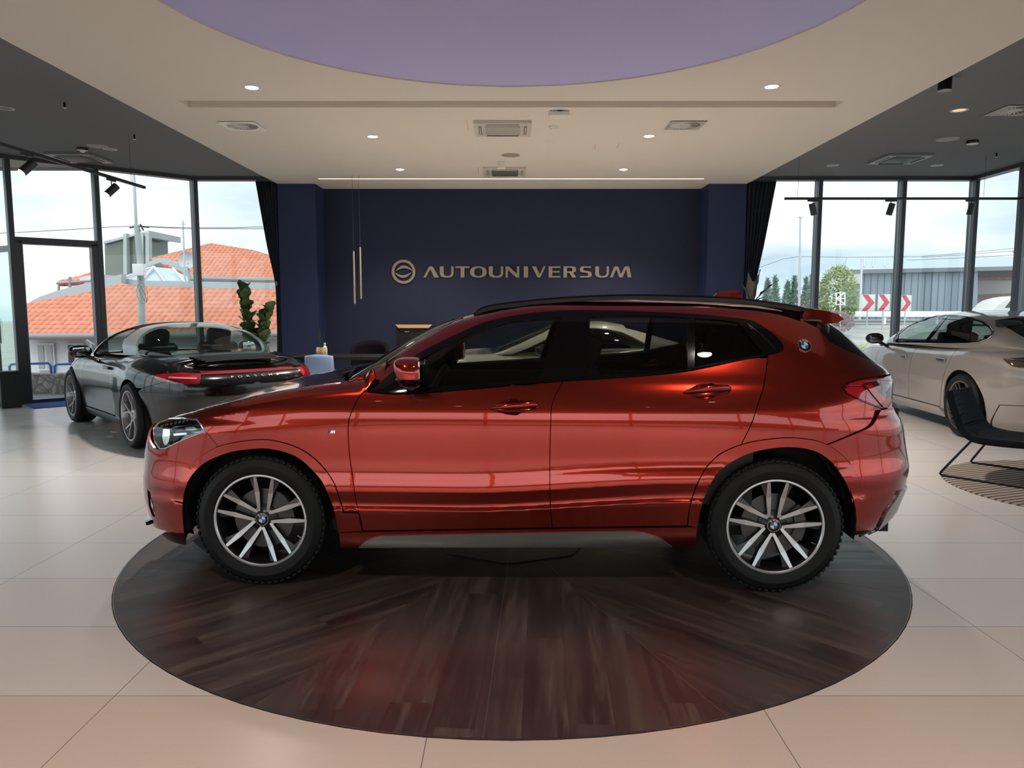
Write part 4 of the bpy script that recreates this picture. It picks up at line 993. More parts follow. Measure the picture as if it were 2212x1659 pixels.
frame_uv = dc + ro + bs + tl + [(tlt[0] + .10, tlt[1] + .004), (UMAX_U - .60, tlt[1] + .004), (UMAX_U - .60, up_r[0][1] - .012)] + up_r + [(up_r[-1][0] - .02, 1.43)] + top + [(wp[-1][0] + .16, 1.47), (wp[-1][0] + .03, 1.425)] + ap
o_fr = side('side_frame', UP, frame_uv, M_paint, step=.03, stepv=.02, thick=.02); both.append(o_fr)
# roof
rp = [(0, wp[-1][1] + .014)] + [(wp[-1][0] * .8, wp[-1][1] + .010), (wp[-1][0] + .005, wp[-1][1] + .006), (wp[-1][0] + .04, 1.435), (wp[-1][0] + .17, 1.475), (wp[-1][0] + .42, 1.4985)] + [(0, 1.4985)]
link('roof_front', panel_mesh('roof_front', UP, rp, step=.04, thick=.012, both=True), M_paint, suv)
us = np.linspace(0, UMAX_U, 90); B = ev_up(us, np.full(90, 1.4985)); rows = []
for (x, y, z) in B:
    xs = min(max(x, .30), .66); row = [Vector((x + (xs - x) * t, y * (1 - t), z + .014 * (1 - (1 - t) ** 2))) for t in np.linspace(0, 1, 9)]; rows.append(row)
m = MB(); m.grid(rows); m.grid([[Vector((p.x, -p.y, p.z)) for p in r] for r in rows]); m.build('roof', M_paint, suv)
m = MB()
for z0 in (0,):
    P = [[Vector((x, y, float(1.455 - .06 * max(0, (-.15 - x)) ** 1 * 2.2 - .05 * max(0, x - 1.2) - .05 * (abs(y) / .62) ** 4)) )for y in np.linspace(-.62, .62, 11)] for x in np.linspace(-.25, 1.62, 14)]
m.grid(P); m.build('headliner', M_head, suv)
# roof rail
def loc_y(px, py, yl):
    """point of the car's own frame on its plane y = yl"""
    d = ray(px, py); c, s = math.cos(SUV_RZ), math.sin(SUV_RZ)
    # local y of world point: -(X-lx)*s + (Y-ly)*c
    A_ = -d.x * s + d.y * c; B_ = -(0 - SUV_LOC[0]) * s + (0 - SUV_LOC[1]) * c; t = (yl - B_) / A_; X = d.x * t - SUV_LOC[0]; Y = d.y * t - SUV_LOC[1]
    return Vector((X * c + Y * s, yl, HC + d.z * t))
RAIL = cv([(1022, 676), (1034, 668), (1050, 662), (1080, 656), (1150, 648), (1220, 642), (1320, 637.5), (1400, 637), (1480, 639), (1560, 642), (1620, 647), (1680, 655), (1720, 661.5), (1745, 668)], 3)
P = []
for i, (px, py) in enumerate(RAIL):
    c = loc_y(px, py, -.585); e = min(1, min(i, len(RAIL) - 1 - i) / 4 + .25); h = .026 * e
    P.append([c + Vector((0, dy, dz)) for dy, dz in ((-.018, -h - .004), (-.021, -h * .4), (-.012, 0), (.008, 0), (.016, -h * .4), (.016, -h - .004))])
m = MB(); m.grid(P); o = m.build('roof_rail', M_black, suv); both.append(o)
# shark fin aerial
F_ = [loc_y(a, b, 0.0) for a, b in ((1536, 646), (1548, 634), (1560, 630), (1580, 628.3), (1597, 629), (1600, 636), (1604, 648))]
m = MB(); P = []
for k, s in ((0, 0), (.35, .5), (1, 1)):
    pass
bm_p = [(p.x, p.z) for p in F_]
A = [m.bm.verts.new((x, -.002, z)) for x, z in bm_p]; z0 = min(z for x, z in bm_p)
L1 = [m.bm.verts.new((x + (.0), -.004 - .03 * max(0, 1 - (z - z0) / .045), z)) for x, z in bm_p]; L2 = [m.bm.verts.new((v.co.x, -v.co.y, v.co.z)) for v in L1]
for v in A: m.bm.verts.remove(v)
c1 = m.bm.verts.new((sum(x for x, z in bm_p) / len(bm_p), -.026, z0)); c2 = m.bm.verts.new((c1.co.x, .026, z0))
n = len(L1)
for i in range(n - 1):
    m.bm.faces.new((L1[i], L1[i + 1], c1)); m.bm.faces.new((L2[i + 1], L2[i], c2)); m.bm.faces.new((L1[i], L2[i], L2[i + 1], L1[i + 1]))
m.build('roof_aerial', M_paint, suv)
# spoiler
SPT = [loc_y(a, b, -.575) for a, b in [(1700, 662), (1733, 666), (1762, 669), (1790, 673), (1813, 680.5), (1822, 688)]]
SPB = [loc_y(a, b, -.575) for a, b in [(1725, 683), (1748, 695), (1764, 703.5), (1790, 700), (1808, 697), (1821, 691)]]
def spq(p, y):
    e = abs(y); return Vector((p.x + .03 * (1 - e * e) * (p.x > 1.74), y * .562, p.z + .022 * (1 - e * e)))
def spb(p, y): q = spq(p, y); q.y *= .592 / .562; return q
ys = np.linspace(-1, 1, 31); m = MB()
m.grid([[spq(p, y) for p in SPT] for y in ys]); m.grid([[spb(p, y) for p in SPB] for y in ys]); m.grid([[spq(SPT[-1], y), spb(SPB[-1], y)] for y in ys])
for y in (-1, 1): m.grid([[spq(a, y), spb(b, y)] for a, b in zip(SPT, SPB)], smooth=False)
m.build('roof_spoiler', M_paint, suv)
# tailgate glass, tailgate, tail lamp, bumper
tg = up_r[::-1]
RW = [(tg[0][0] - .02, 1.40)] + tg + [(UMAX_U - .60, up_r[0][1] - .012), (UMAX_U, up_r[0][1] - .012), (UMAX_U, 1.42)]
link('rear_screen', panel_mesh('rear_screen', UP, RW, step=.04, off=.001, thick=.01, both=True), M_black, suv)
TG = [(UMAX_U - .595, up_r[0][1] - .018), (UMAX_U, up_r[0][1] - .018), (UMAX_U, .62), (UMAX_U - .45, .62), (UMAX_U - .52, .80), (UMAX_U - .595, .9)]
link('tailgate', panel_mesh('tailgate', UP, TG, step=.05, thick=.012, both=True), M_paint, suv)
TLP = U_(shrink(TLZ, 0)) + [(tlt[0] + .10, tlt[1] - .001), (UMAX_U - .605, tlt[1] - .001), (UMAX_U - .605, tlb[1] + .002), (tlb[0] + .05, tlb[1] + .001)]
TLI = [(u, v) for u, v in TLP]
o_tl = side('tail_lamp', UP, shrink(TLP, .003), M_dredlens, step=.02, off=.001, thick=.02); both.append(o_tl)
def tl_part(pts, m_, off): 
    return panel('lamp_segment', UP, U_(pts, True), m_, o_tl, step=.012, off=off, thick=.006)
tl_part([(1822, 838), (1834, 829), (1862, 821.5), (1900, 817.5), (1924, 819), (1926, 823), (1900, 821), (1866, 826), (1860, 833), (1832, 833)], M_redlens, .006)
tl_part([(1824, 839.5), (1832, 836), (1861, 836), (1880, 857), (1899, 879), (1860, 864), (1832, 850)], M_redlens, .006)
tl_part([(1867, 832), (1882, 831), (1898, 850), (1912, 862), (1925, 862), (1925, 882), (1907, 880), (1888, 858)], M_redlens, .006)
bs_p = L_([(x + .5, y + 1.2) for x, y in BUMP_R_SEAM[::-1]]); ar = L_([(x + 1.2, y) for x, y in ARCH_R_OUT if x > 1788]); zb = bs_p[-1][1]
RB = bs_p + [(UMAX_L - .66, zb + .005), (UMAX_L - .5, .87), (UMAX_L - .40, .62), (UMAX_L, .62), (UMAX_L, .27), (UMAX_L - .6, .25)] + L_([(1880, 1150)]) + ar[::-1]
o_rb = side('rear_bumper', LOW, RB, M_paint, step=.035); both.append(o_rb)
DF = L_([(1892, 1145), (1905, 1120), (1911, 1106), (1927, 1084)]) ; DFu = DF + [(UMAX_L - .75, .49), (UMAX_L, .49), (UMAX_L, .24), (UMAX_L - .7, .24), (DF[0][0] + .03, .25)]
o_df = side('rear_diffuser', LOW, DFu, M_grey, step=.04, off=.012, thick=.02); both.append(o_df)
# badges
bu = U_([(1737, 747)])[0]; bp = UP.ev(np.array([bu[0]]), np.array([bu[1]]))[0]; bn = UP.nrm(np.array([bu[0]]), np.array([bu[1]]))[0]
roundel(suv, bp + bn * .003, bn, .0365)
mb_ = [(704, 936), (707, 929.5), (711, 929.5), (708, 936)]
for dx, col in ((0, (.05, .25, .6)), (3, (.02, .05, .25)), (6, (.6, .02, .02))):
    panel('badge_stripe', LOW, L_([(x + dx, y) for x, y in mb_]), mat('m_stripe_%d' % dx, col, .3), suv, step=.01, off=.003, thick=.004)
panel('badge_letter', LOW, L_([(713, 936), (716, 929.5), (718.5, 929.5), (719, 933), (721.5, 929.5), (724, 929.5), (724, 936), (721.8, 936), (721.8, 932), (718.8, 936), (717, 936), (716.5, 932), (715.4, 936)]), M_chrome, suv, step=.01, off=.003, thick=.004)
handle(o_fd, HANDLE, [(1057, 882.5), (1163, 874)]); handle(o_rd, HANDLE_R, [(1474, 849), (1580, 838.5)])
# dark inner shell behind the gaps
side('inner_shell', LOW, [(.3, .25), (.3, .78), (.9, .78)] + [(u, float(zc_u(u)) - .04) for u in np.linspace(1.0, 2.0, 12)] + [(2.3, 1.0), (UL[4000] + .9, 1.03), (UMAX_L - 1.0, 1.1), (UMAX_L - .3, 1.05), (UMAX_L - .3, .26)] + L_([(1842, 1156)]) + L_(shrink(ARCH_R_IN, 0)[::-1]) + L_([(1503, 1176), (737, 1180)]) + L_(ARCH_F_IN[::-1]) + L_([(408, 1180)]), M_dark, step=.06, off=-.07, thick=0)
both.append(o_hl)
for o in both: twin_tree(o)
# mirror
def suv_mirror(sgn):
    c = loc_y(888, 806, -.985); c.y *= -sgn * -1 if False else 1; root = None
    def Q(x, y, z): return Vector((c.x + x, sgn * (.985 + y), c.z + z))
    def shell(sx, sy, sz, zmin, zmax, xr):
        P = []
        for i in range(13):
            a = -PI / 2 + PI * i / 12; row = []
            for k in range(17):
                b = 2 * PI * k / 16; ca = abs(math.cos(a)) ** .6 * (1 if math.cos(a) >= 0 else -1); 
                cx = abs(math.cos(b)) ** .7 * (1 if math.cos(b) >= 0 else -1); cy = abs(math.sin(b)) ** .7 * (1 if math.sin(b) >= 0 else -1)
                z = math.sin(a); z = abs(z) ** .75 * (1 if z > 0 else -1)
                x = cx * ca * sx; x = min(x, xr); x -= .018 * z * (x < 0)
                row.append(Q(x, cy * ca * sy, max(zmin, min(zmax, z * sz))))
            P.append(row)
        return P
    m = MB(); m.grid(shell(.075, .12, .078, -.028, .2, .055)); cap = m.build('mirror_housing', M_paint, suv)
    m = MB(); m.grid(shell(.077, .122, .075, -.2, -.026, .056)); m.build('mirror_base', M_black, cap)
    m = MB(); m.box(Q(-.002, .0, -.027), (.118, .228, .006), bev=.003); m.build('mirror_strip', M_black, cap)
    m = MB(); m.box(Q(.0545, .0, .012), (.004, .18, .095), bev=.001); m.build('mirror_glass', M_chrome, cap)
    m = MB(); m.tube([Q(-.01, -.05, -.065), Q(-.02, -.13, -.075), Q(-.04, -.17, -.085)], [.03, .025, .03], 10); m.build('mirror_arm', M_black, cap)
suv_mirror(-1); suv_mirror(1)
# cabin
def seat(x, y, rear=False, w=.5, hr=True):
    m = MB(); m.box((x, y, .56), (.52, w, .16), bev=.05, seg=3); b = m.build('seat_cushion', M_leather, suv)
    m = MB(); Mx = Matrix.Rotation(R(20), 4, 'Y'); m.box((x + .34, y, .86), (.14, w, .62), bev=.05, M=Mx, seg=3); m.build('backrest', M_leather, suv)
    if hr:
        m = MB(); m.box((x + .47, y, 1.215), (.09, .26, .17), bev=.035, M=Mx, seg=3); m.build('headrest', M_leather, suv)
seat(-.05, -.38); seat(-.05, .38); seat(.82, -.36, w=.62); seat(.82, .36, w=.62)
m = MB(); ring = [(-.48 + .17 * math.cos(a) * .38, -.38 + .185 * math.sin(a), .96 + .17 * math.cos(a) * .92) for a in np.linspace(0, 2 * PI, 29)[:-1]]
m.tube(ring, .016, 8, closed=True); m.box((-.49, -.38, .955), (.06, .14, .11), bev=.02, M=Matrix.Rotation(R(-20), 4, 'Y')); m.box((-.49, -.38, .955), (.02, .32, .035), bev=.01, M=Matrix.Rotation(R(-20), 4, 'Y')); m.build('steering_wheel', M_leather, suv)
m = MB(); P = [[Vector((x - .06 * (1 - (y / .76) ** 2), y, z)) for x, z in ((-.98, 1.0), (-.86, 1.03), (-.72, 1.045), (-.62, 1.01), (-.58, .9), (-.60, .7), (-.7, .5))] for y in np.linspace(-.76, .76, 15)]
m.grid(P); m.build('dashboard', M_leather, suv)
for s in (-1, 1): m = MB(); m.box((.28, s * .80, .72), (1.9, .03, .56), bev=.01); m.box((.05, s * .765, .86), (.9, .06, .05), bev=.02); m.build('door_lining', M_leather, suv)
m = MB(); m.box((.2, 0, .30), (2.4, 1.56, .06)); m.box((1.6, 0, .62), (.9, 1.2, .6)); m.box((-1.5, 0, .5), (1.1, 1.15, .5), bev=.05); m.box((.2, 0, .26), (3.7, 1.1, .06)); m.box((-.75, 0, .72), (.2, 1.5, .5)); m.build('underbody', M_dark, suv)
# wheel housings
def liner(x):
    for s in (-1, 1):
        m = MB(); r = .415
        prof = [(r, s * .85), (r, s * .60), (r * .55, s * .58), (.02, s * .58)]
        m.lathe(prof, 'y', 28, c=(x, 0, .36), arc=(R(-12), R(192))); m.build('wheel_liner', M_dark, suv)
liner(-1.335); liner(1.335)
for s in (-1, 1): m = MB(); m.poly([(-1.72, .22), (-1.66, .165), (-1.60, .20), (-1.63, .27)], s * .84, s * .62, 'xz'); m.build('air_deflector', M_rubber, suv)
wheel_double(suv, 'wheel', (-1.335, -.775, .343), -1, R(84)); wheel_double(suv, 'wheel', (1.335, -.775, .343), -1, R(88))
wheel_double(suv, 'wheel', (-1.335, .775, .343), 1, R(84)); wheel_double(suv, 'wheel', (1.335, .775, .343), 1, R(88))
# ================================================================ the other cars: wall, decks and cabin as smooth master surfaces
class CarBody:
    def __init__(s, loc, rz, nf, nr, zf, zr, b, bx, zc, r, zs, cab, a0=2.2):
        s.fr = Frame(loc, rz); s.U, s.C, s.S = ref_table(nf, nr, a0, .9); s.zf = tab(zf); s.zr = tab(zr); s.b = tab(b); s.bx = tab(bx); s.zc = tab(zc); s.r = r; s.zs = tab(zs); s.a0 = a0
        s.WALL = Surf(s.ev, s.fr); s.CAB = Surf(s.evc, s.fr); s.UM = s.U[-1]
        s.zt = tab(cab['zt']); s.zb = tab(cab['zb']); s.yb = tab(cab['yb']); s.n = cab['n']
    def ev(s, u, z):
        u = np.clip(u, s.U[0], s.U[-1]); c = np.interp(u, s.U, s.C); q = np.interp(u, s.U, s.S); z = np.asarray(z, float) + 0 * u
        a = np.where(c < 0, s.zf(z), s.zr(z)); x = a * c; zc = s.zc(s.a0 * c); t = np.clip((z - (zc - s.r)) / s.r, 0, .9995)
        k = 1 - (s.r / .9) * (1 - np.sqrt(1 - t * t)); kx = 1 - (1 - k) * sstep(.8, .97, np.abs(c))
        return np.stack([x * kx, -(s.b(z) + s.bx(x)) * q * k, z], 1)
    def evc(s, x, t):
        th = np.clip(t, 0, 1) * PI / 2; zb = s.zb(x); zt = s.zt(x)
        return np.stack([x, -s.yb(x) * np.cos(th) ** (2 / s.n), zb + (zt - zb) * np.sin(th) ** (2 / s.n)], 1)
    def u_at(s, x, z=.6):
        a = float(s.zf(z)) if x < 0 else float(s.zr(z)); return float(np.interp(x / a, s.C, s.U))
    def W(s, pts): return [(s.u_at(x, z), z) for x, z in pts]            # side view outline in metres
    def T(s, pts, closed=True, raw=False): return s.WALL.trace(pts, (0, s.UM), (.12, 1.05), closed, raw)
    def TC(s, pts, xl, closed=True, raw=False): return s.CAB.trace(pts, xl, (.0, 1.0), closed, raw)
    def crest(s, u0, u1, n=40, d=.0006): return [(u, float(s.zc(s.a0 * np.interp(u, s.U, s.C))) - d) for u in np.linspace(u0, u1, n)]
    def deck(s, name, u0, u1, xs0, xs1, m_, parent, n=70, prof=1.0):
        us = np.linspace(u0, u1, n); c = np.array([z for u, z in s.crest(u0, u1, n)]); B = s.ev(us, c); rows = []
        for x, y, z in B:
            zz = float(s.zs(min(max(x, xs0), xs1))); w = min(1.0, (y / .62) ** 2)
            rows.append([Vector((x, y * q, z + (zz - z) * w * (1 - abs(q) ** 3))) for q in -np.cos(np.linspace(0, PI, 27))])
        m = MB(); m.grid(rows); return m.build(name, m_, parent)
def arc_pts(cx, cz, r, a0, a1, n=24): return [(cx + r * math.cos(R(a0 + (a1 - a0) * k / n)), cz + r * math.sin(R(a0 + (a1 - a0) * k / n))) for k in range(n + 1)]
def wheel_star(parent, loc, sgn, Ro, Rr, w, m_face, m_dark, n=5, style='y', ang=0.0, label=None, bolts=5):
    e = bpy.data.objects.new('wheel', None); COL.objects.link(e); e.parent = parent; e.location = loc; e.rotation_euler = (0, 0, 0 if sgn < 0 else PI)
    h = w / 2; tyre_mesh(Ro, Rr, w).build('tyre', M_tyre, e)
    m = MB(); m.lathe([(Rr, -h + .03), (Rr + .006, -h + .012), (Rr + .004, -h + .006), (Rr - .010, -h + .008), (Rr - .016, -h + .02), (Rr - .03, -h + .09), (Rr - .03, h - .05), (Rr, h - .02)], 'y', 64); rim = m.build('rim', m_face, e)
    m = MB(); y1 = -h + .018; y0 = -h + .045
    for k in range(n):
        c = ang + 2 * PI * k / n
        if style == 'y':
            spoke(m, c, .03, c, Rr * .48, .045, .034, .034, y0, y0 - .006, 0, 0, .03)
            for s in (-1, 1): spoke(m, c + s * R(1), Rr * .42, c + s * R(15), Rr - .008, .020, .018, .018, y0 - .004, y1, 0, 0, .03)
        else:
            for s in (-1, 1): spoke(m, c + s * R(13), .05, c + s * R(8), Rr - .008, .014, .012, .018, y0, y1, 0, 1, .03)
    m.build('spoke', [m_face, m_dark], rim, autosmooth=False)
    m = MB(); m.lathe([(0, y0 - .012), (.032, y0 - .012), (.036, y0 - .004), (.07, y0 + .004), (.075, y0 + .03)], 'y', 32); m.build('hub', m_face, rim)
    m = MB(); m.lathe([(.06, .0), (.07, -h + .09), (Rr * .72, -h + .09), (Rr * .72, -h + .12), (.06, -h + .12)], 'y', 40); m.build('brake_disc', M_disc, e)
    return e
def basic_lining(cb, parent, L, zfl=.24, w=.62, arches=(), ra=.37):
    m = MB(); m.box((0, 0, zfl), (L, w * 2, .16)); m.build('underbody', M_dark, parent)
    for x in arches:
        for s in (-1, 1):
            m = MB(); m.lathe([(ra, s * .86), (ra, s * .52), (.02, s * .50)], 'y', 24, c=(x, 0, .35), arc=(R(-14), R(194))); m.build('wheel_liner', M_dark, parent)
def pillar_mirror(parent, P, sgn, m_cap, sz=(.10, .20, .125), d=0.0):
    """door mirror: shell, dark glass, arm"""
    c = Vector(P); rows = []
    for i in range(11):
        a = -PI / 2 + PI * i / 10; row = []
        for k in range(16):
            b = 2 * PI * k / 16; x = math.cos(b) * math.cos(a) ** .8 if math.cos(a) > 0 else 0; x = x if x < 0 else x * .35
            row.append(c + Vector((x * sz[0], math.sin(b) * (max(0, math.cos(a)) ** .7) * sz[1] / 2, math.sin(a) * sz[2] / 2)))
        rows.append(row)
    m = MB(); m.grid(rows, closed_u=False); V = m.bm
    o = MB(); o.grid([r + [r[0]] for r in rows]); m.bm.free(); cap = o.build('mirror_housing', m_cap, parent)
    m = MB(); m.lathe([(0, .0), (.001, 0)], 'x', 4) if False else None; m.box(c + Vector((sz[0] * .33, 0, 0)), (.006, sz[1] * .70, sz[2] * .66), bev=.002); m.build('mirror_glass', mat('mirror_face', (.35, .37, .38), .05, 1.0), cap)
    m = MB(); m.tube([c + Vector((0, -sgn * .05, -sz[2] * .3)), c + Vector((.01, -sgn * .13, -sz[2] * .6)), c + Vector((.02, -sgn * .18, -sz[2] * .8))], [.028, .02, .025], 10); m.build('mirror_arm', m_cap, cap)
    return cap
def simple_seat(parent, x, y, z=.38, s=1.0):
    m = MB(); m.box((x, y, z), (.5, .48, .16), bev=.05, seg=3); m.build('seat_cushion', M_leather, parent)
    M_ = Matrix.Rotation(R(16), 4, 'Y'); m = MB(); m.box((x + .32, y, z + .34), (.13, .46, .62), bev=.05, M=M_, seg=3); m.build('backrest', M_leather, parent)
    m = MB(); m.box((x + .415, y, z + .70), (.12, .27, .22), bev=.055, M=M_, seg=3); m.build('headrest', M_leather, parent)
# ---------------------------------------------------------------- rear engined sports car
M_blackpaint = mat('black_car_paint', (.002, .0022, .0026), rough=.2, spec=.3, coat=.55, coat_rough=.01)
M_cream = mat('cream_car_paint', (.62, .58, .44), rough=.3, coat=1.0)
M_cloth = mat('black_roof_cloth', (.008, .008, .009), rough=.95)
M_bar = mat('satin_silver_bar', (.46, .49, .51), rough=.42, metal=.35, coat=.3)
M_gl2 = glass('green_tint_glass', (.58, .68, .64), 1.0)
M_gl3 = glass('dark_tint_glass', (.30, .33, .32), 1.0)
M_plast = mat('satin_black_plastic', (.012, .012, .013), rough=.45)
def sports_car(loc, rz, paint, label, targa=True, rimm=None):
    root = empty('sports_car', loc, rz, label, 'car', 'cars on the showroom floor')
    cab = dict(zt=[(-1.0, .90), (-.86, .935), (-.6, 1.07), (-.35, 1.185), (-.1, 1.255), (.2, 1.288), (.5, 1.288), (.8, 1.25), (1.1, 1.17), (1.4, 1.065), (1.6, .995), (1.75, .955)],
               zb=[(-1.0, .86), (-.6, .90), (0, .925), (.8, .945), (1.3, .955), (1.75, .94)], yb=[(-1.0, .60), (-.86, .70), (-.5, .775), (0, .80), (.4, .795), (.8, .745), (1.2, .64), (1.5, .52), (1.75, .40)], n=2.5)
    cb = CarBody(loc, rz, 3.6, 4.2, [(.12, 2.05), (.25, 2.16), (.4, 2.2), (.5, 2.2), (.6, 2.17), (.7, 2.09), (.8, 1.95), (.9, 1.9)], [(.12, 2.0), (.22, 2.1), (.35, 2.2), (.5, 2.26), (.62, 2.285), (.75, 2.275), (.82, 2.25), (.86, 2.20), (.92, 2.1), (1.0, 2.0)],
                 [(.1, .74), (.18, .83), (.25, .865), (.33, .875), (.45, .885), (.6, .90), (.7, .895), (.8, .875), (.9, .84), (1.0, .80)], [(-2.3, 0), (-1.5, .012), (-1.22, .018), (-.8, -.012), (-.2, -.03), (.4, -.028), (.9, .012), (1.22, .036), (1.6, .028), (2.3, .0)],
                 [(-2.3, .60), (-2.1, .665), (-1.9, .76), (-1.6, .85), (-1.3, .888), (-1.1, .893), (-.8, .895), (-.4, .915), (.3, .945), (.8, .962), (1.22, .955), (1.6, .93), (1.9, .90), (2.1, .875), (2.3, .862)], .15,
                 [(-2.3, .58), (-2.0, .65), (-1.7, .735), (-1.2, .835), (-.9, .90), (-.5, .93), (1.2, .97), (1.45, .985), (1.7, .955), (2.0, .915), (2.15, .885), (2.3, .86)], cab)
    W = cb.WALL; C = cb.CAB; um = cb.UM
    def P(name, poly, m_, par=root, surf=W, tw=True, **k):
        o = panel(name, surf, poly, m_, par, **k)
        if tw: twin(o)
        return o
    u_c = cb.u_at(-.80, .85); u_d0 = cb.u_at(-.66, .6); u_d1 = cb.u_at(.46, .6); FA, RA = -1.225, 1.225
    fa = [(x, z) for x, z in arc_pts(FA, .355, .362, 200, -20) if z > .2]; ra = [(x, z) for x, z in arc_pts(RA, .36, .366, 200, -20) if z > .2]
    g = .004
    P('front_fender', cb.W([(-.64, .90)]) [0:0] + [(0, .60)] + [(0, .18)] + cb.W([(-1.70, .18), (-1.62, .2)] + fa + [(-.68, .24), (-.68, .60), (-.66, .78)]) + cb.crest(0, u_c + .12)[::-1] if False else
      [(0, .18)] + cb.W([(-1.70, .18), (-1.60, .22)] + fa + [(-.80, .22), (-.685, .24), (-.685, .60), (-.665, .80), (-.62, .86)]) + cb.crest(0, cb.u_at(-.62, .85))[::-1], paint, step=.05)
    P('door', cb.W([(-.68, .26), (.43, .26), (.50, .34), (.515, .60), (.49, .86)]) + cb.crest(cb.u_at(-.61, .85), cb.u_at(.48, .85))[::-1] + cb.W([(-.66, .80), (-.68, .60)]), paint, step=.05)
    P('side_sill', cb.W([(-.82, .14), (-.74, .245), (-.685, .25), (.44, .25), (.72, .235), (.83, .16)]), mat('sill_grey', (.10, .105, .11), .25, .5) if targa else paint, step=.05, off=.012, thick=.03)
    zl0, zl1 = .735, .835; SEAM = cb.W([(1.56, .655), (1.75, .70), (1.95, .745)]) + [(um - .88, .785), (um - .72, .83)]; SZ = .63
    ras = [p for p in ra if not (p[0] > 1.3 and p[1] < SZ)]; rlo = [p for p in ra if p[0] > 1.3 and p[1] < SZ]
    P('rear_fender', cb.W([(.44, .245), (.72, .235), (.85, .235)] + ras) + SEAM + [(um, .842)] + cb.crest(cb.u_at(.49, .85), um)[::-1] + cb.W([(.50, .86), (.52, .60), (.51, .34)]), paint, step=.045)
    P('rear_bumper', [(u, z - .004) for u, z in SEAM] + [(um, .838), (um, .17), (um - .6, .16)] + cb.W([(1.64, .19)] + rlo[::-1]), paint, step=.05)
    P('lower_grille', [(um - .75, .14), (um, .14), (um, .27), (um - .62, .27)], M_plast, step=.06, off=.012, thick=.02)
    lz = [(um - 1.12, .790), (um - 1.02, .755), (um - .80, .728), (um - .56, .722), (um - .54, .815), (um - .72, .826), (um - .95, .815)]
    lo = P('tail_lamp', lz, mat('deep_red_lens', (.25, .004, .012), .08, coat=1.0), step=.03, off=.004, thick=.02)
    P('light_bar', [(um - .88, .775), (um - .58, .765), (um - .58, .778), (um - .86, .788)], mat('pale_red_guide', (.6, .25, .28), .2), par=lo, tw=False, step=.03, off=.010, thick=.004)
    P('lamp_tip', [(um - 1.10, .788), (um - 1.0, .765), (um - .90, .752), (um - .88, .79), (um - .92, .808)], M_redlens, par=lo, tw=False, step=.03, off=.008, thick=.004)
    link('light_strip', panel_mesh('light_strip', W, [(um - .535, .806), (um, .806), (um, .832), (um - .535, .834)], step=.05, off=.003, both=True), mat('dark_red_strip', (.16, .003, .012), .1, coat=1.0), root)
    fd = cb.deck('bonnet', 0, cb.u_at(-.80, .85), -1.95, -.80, paint, root)
    rd = cb.deck('engine_deck', cb.u_at(.9, .9), um, 1.35, 2.13, paint, root)
    # shoulder strips beside the cabin
    rows = []
    for u, z in cb.crest(cb.u_at(-.80, .85), cb.u_at(.92, .9), 30):
        p = cb.ev(np.array([u]), np.array([z]))[0]; x = p[0]; q = cb.evc(np.array([x]), np.array([0.0]))[0]; rows.append([Vector(p), Vector(p * .5 + q * .5 + np.array((0, 0, .004))), Vector(q)])
    m = MB(); m.grid(rows); sh = m.build('shoulder', paint, root); twin(sh)
    # cabin
    tws = .985
    ws = [(-.86, .05)] + [(-.86 + (.80) * k, .10 + .42 * k) for k in np.linspace(0, 1, 8)][1:]
    fr = [(-.86, .0), (-.62, .0), (-.45, .10), (-.25, .24), (-.06, .40), (.08, .60), (.12, 1.0), (-.05, 1.0), (-.08, .68), (-.22, .52), (-.44, .38), (-.66, .26), (-.86, .16)]
    link('windscreen_frame', panel_mesh('windscreen_frame', C, fr, step=.04, both=True, thick=.02), paint if not targa else M_blackpaint, root)
    link('windscreen', panel_mesh('windscreen', C, [(-.86, .17), (-.66, .27), (-.44, .39), (-.22, .53), (-.08, .69), (-.05, 1.0), (-.92, 1.0)], step=.06, both=True, thick=0), M_gl2, root)
    if targa:
        link('targa_bar', panel_mesh('targa_bar', C, [(.64, 0), (.91, 0), (.84, .25), (.72, .5), (.64, .7), (.61, 1), (.40, 1), (.42, .7), (.46, .5), (.54, .25)], step=.03, both=True, thick=.03), M_bar, root)
        link('soft_roof', panel_mesh('soft_roof', C, [(.12, .60), (.12, 1), (.40, 1), (.41, .7), (.425, .55)], step=.04, both=True, off=.004, thick=.02), M_cloth, root)
        link('rear_screen', panel_mesh('rear_screen', C, [(.915, 0), (1.42, .0), (1.66, .3), (1.68, 1.0), (.615, 1), (.645, .7), (.725, .5), (.845, .25)], step=.05, both=True, thick=0), M_gl2, root)
        P('bar_slot', [(.56, .30), (.535, .30), (.48, .56), (.505, .56)], M_plast, surf=C, step=.02, off=.003, thick=.004)
    else:
        P('side_window', [(-.55, .02), (.98, .02), (1.0, .10), (.72, .40), (.40, .50), (.15, .52), (-.03, .44), (-.22, .27), (-.45, .1)], M_gl3, surf=C, step=.05, thick=0)
        P('roof_side', [(.12, .60), (.12, .535), (.40, .52), (.74, .42), (1.03, .12), (1.02, .0), (1.6, .0), (1.7, .3), (1.62, .45), (1.2, .52), (.8, .60)], paint, surf=C, step=.05, off=.002)
        link('roof', panel_mesh('roof', C, [(.12, .60), (.8, .60), (.8, 1), (.12, 1)], step=.05, both=True, thick=.01), paint, root)
        link('rear_screen', panel_mesh('rear_screen', C, [(.8, .60), (1.2, .52), (1.62, .45), (1.68, 1), (.8, 1)], step=.05, both=True, thick=0), M_gl3, root)
    # interior
    for s in (-1, 1): simple_seat(root, .02, s * .36, z=.40)
    m = MB(); m.box((-.72, 0, .78), (.30, 1.35, .22), bev=.08, seg=3); m.build('dashboard', M_leather, root)
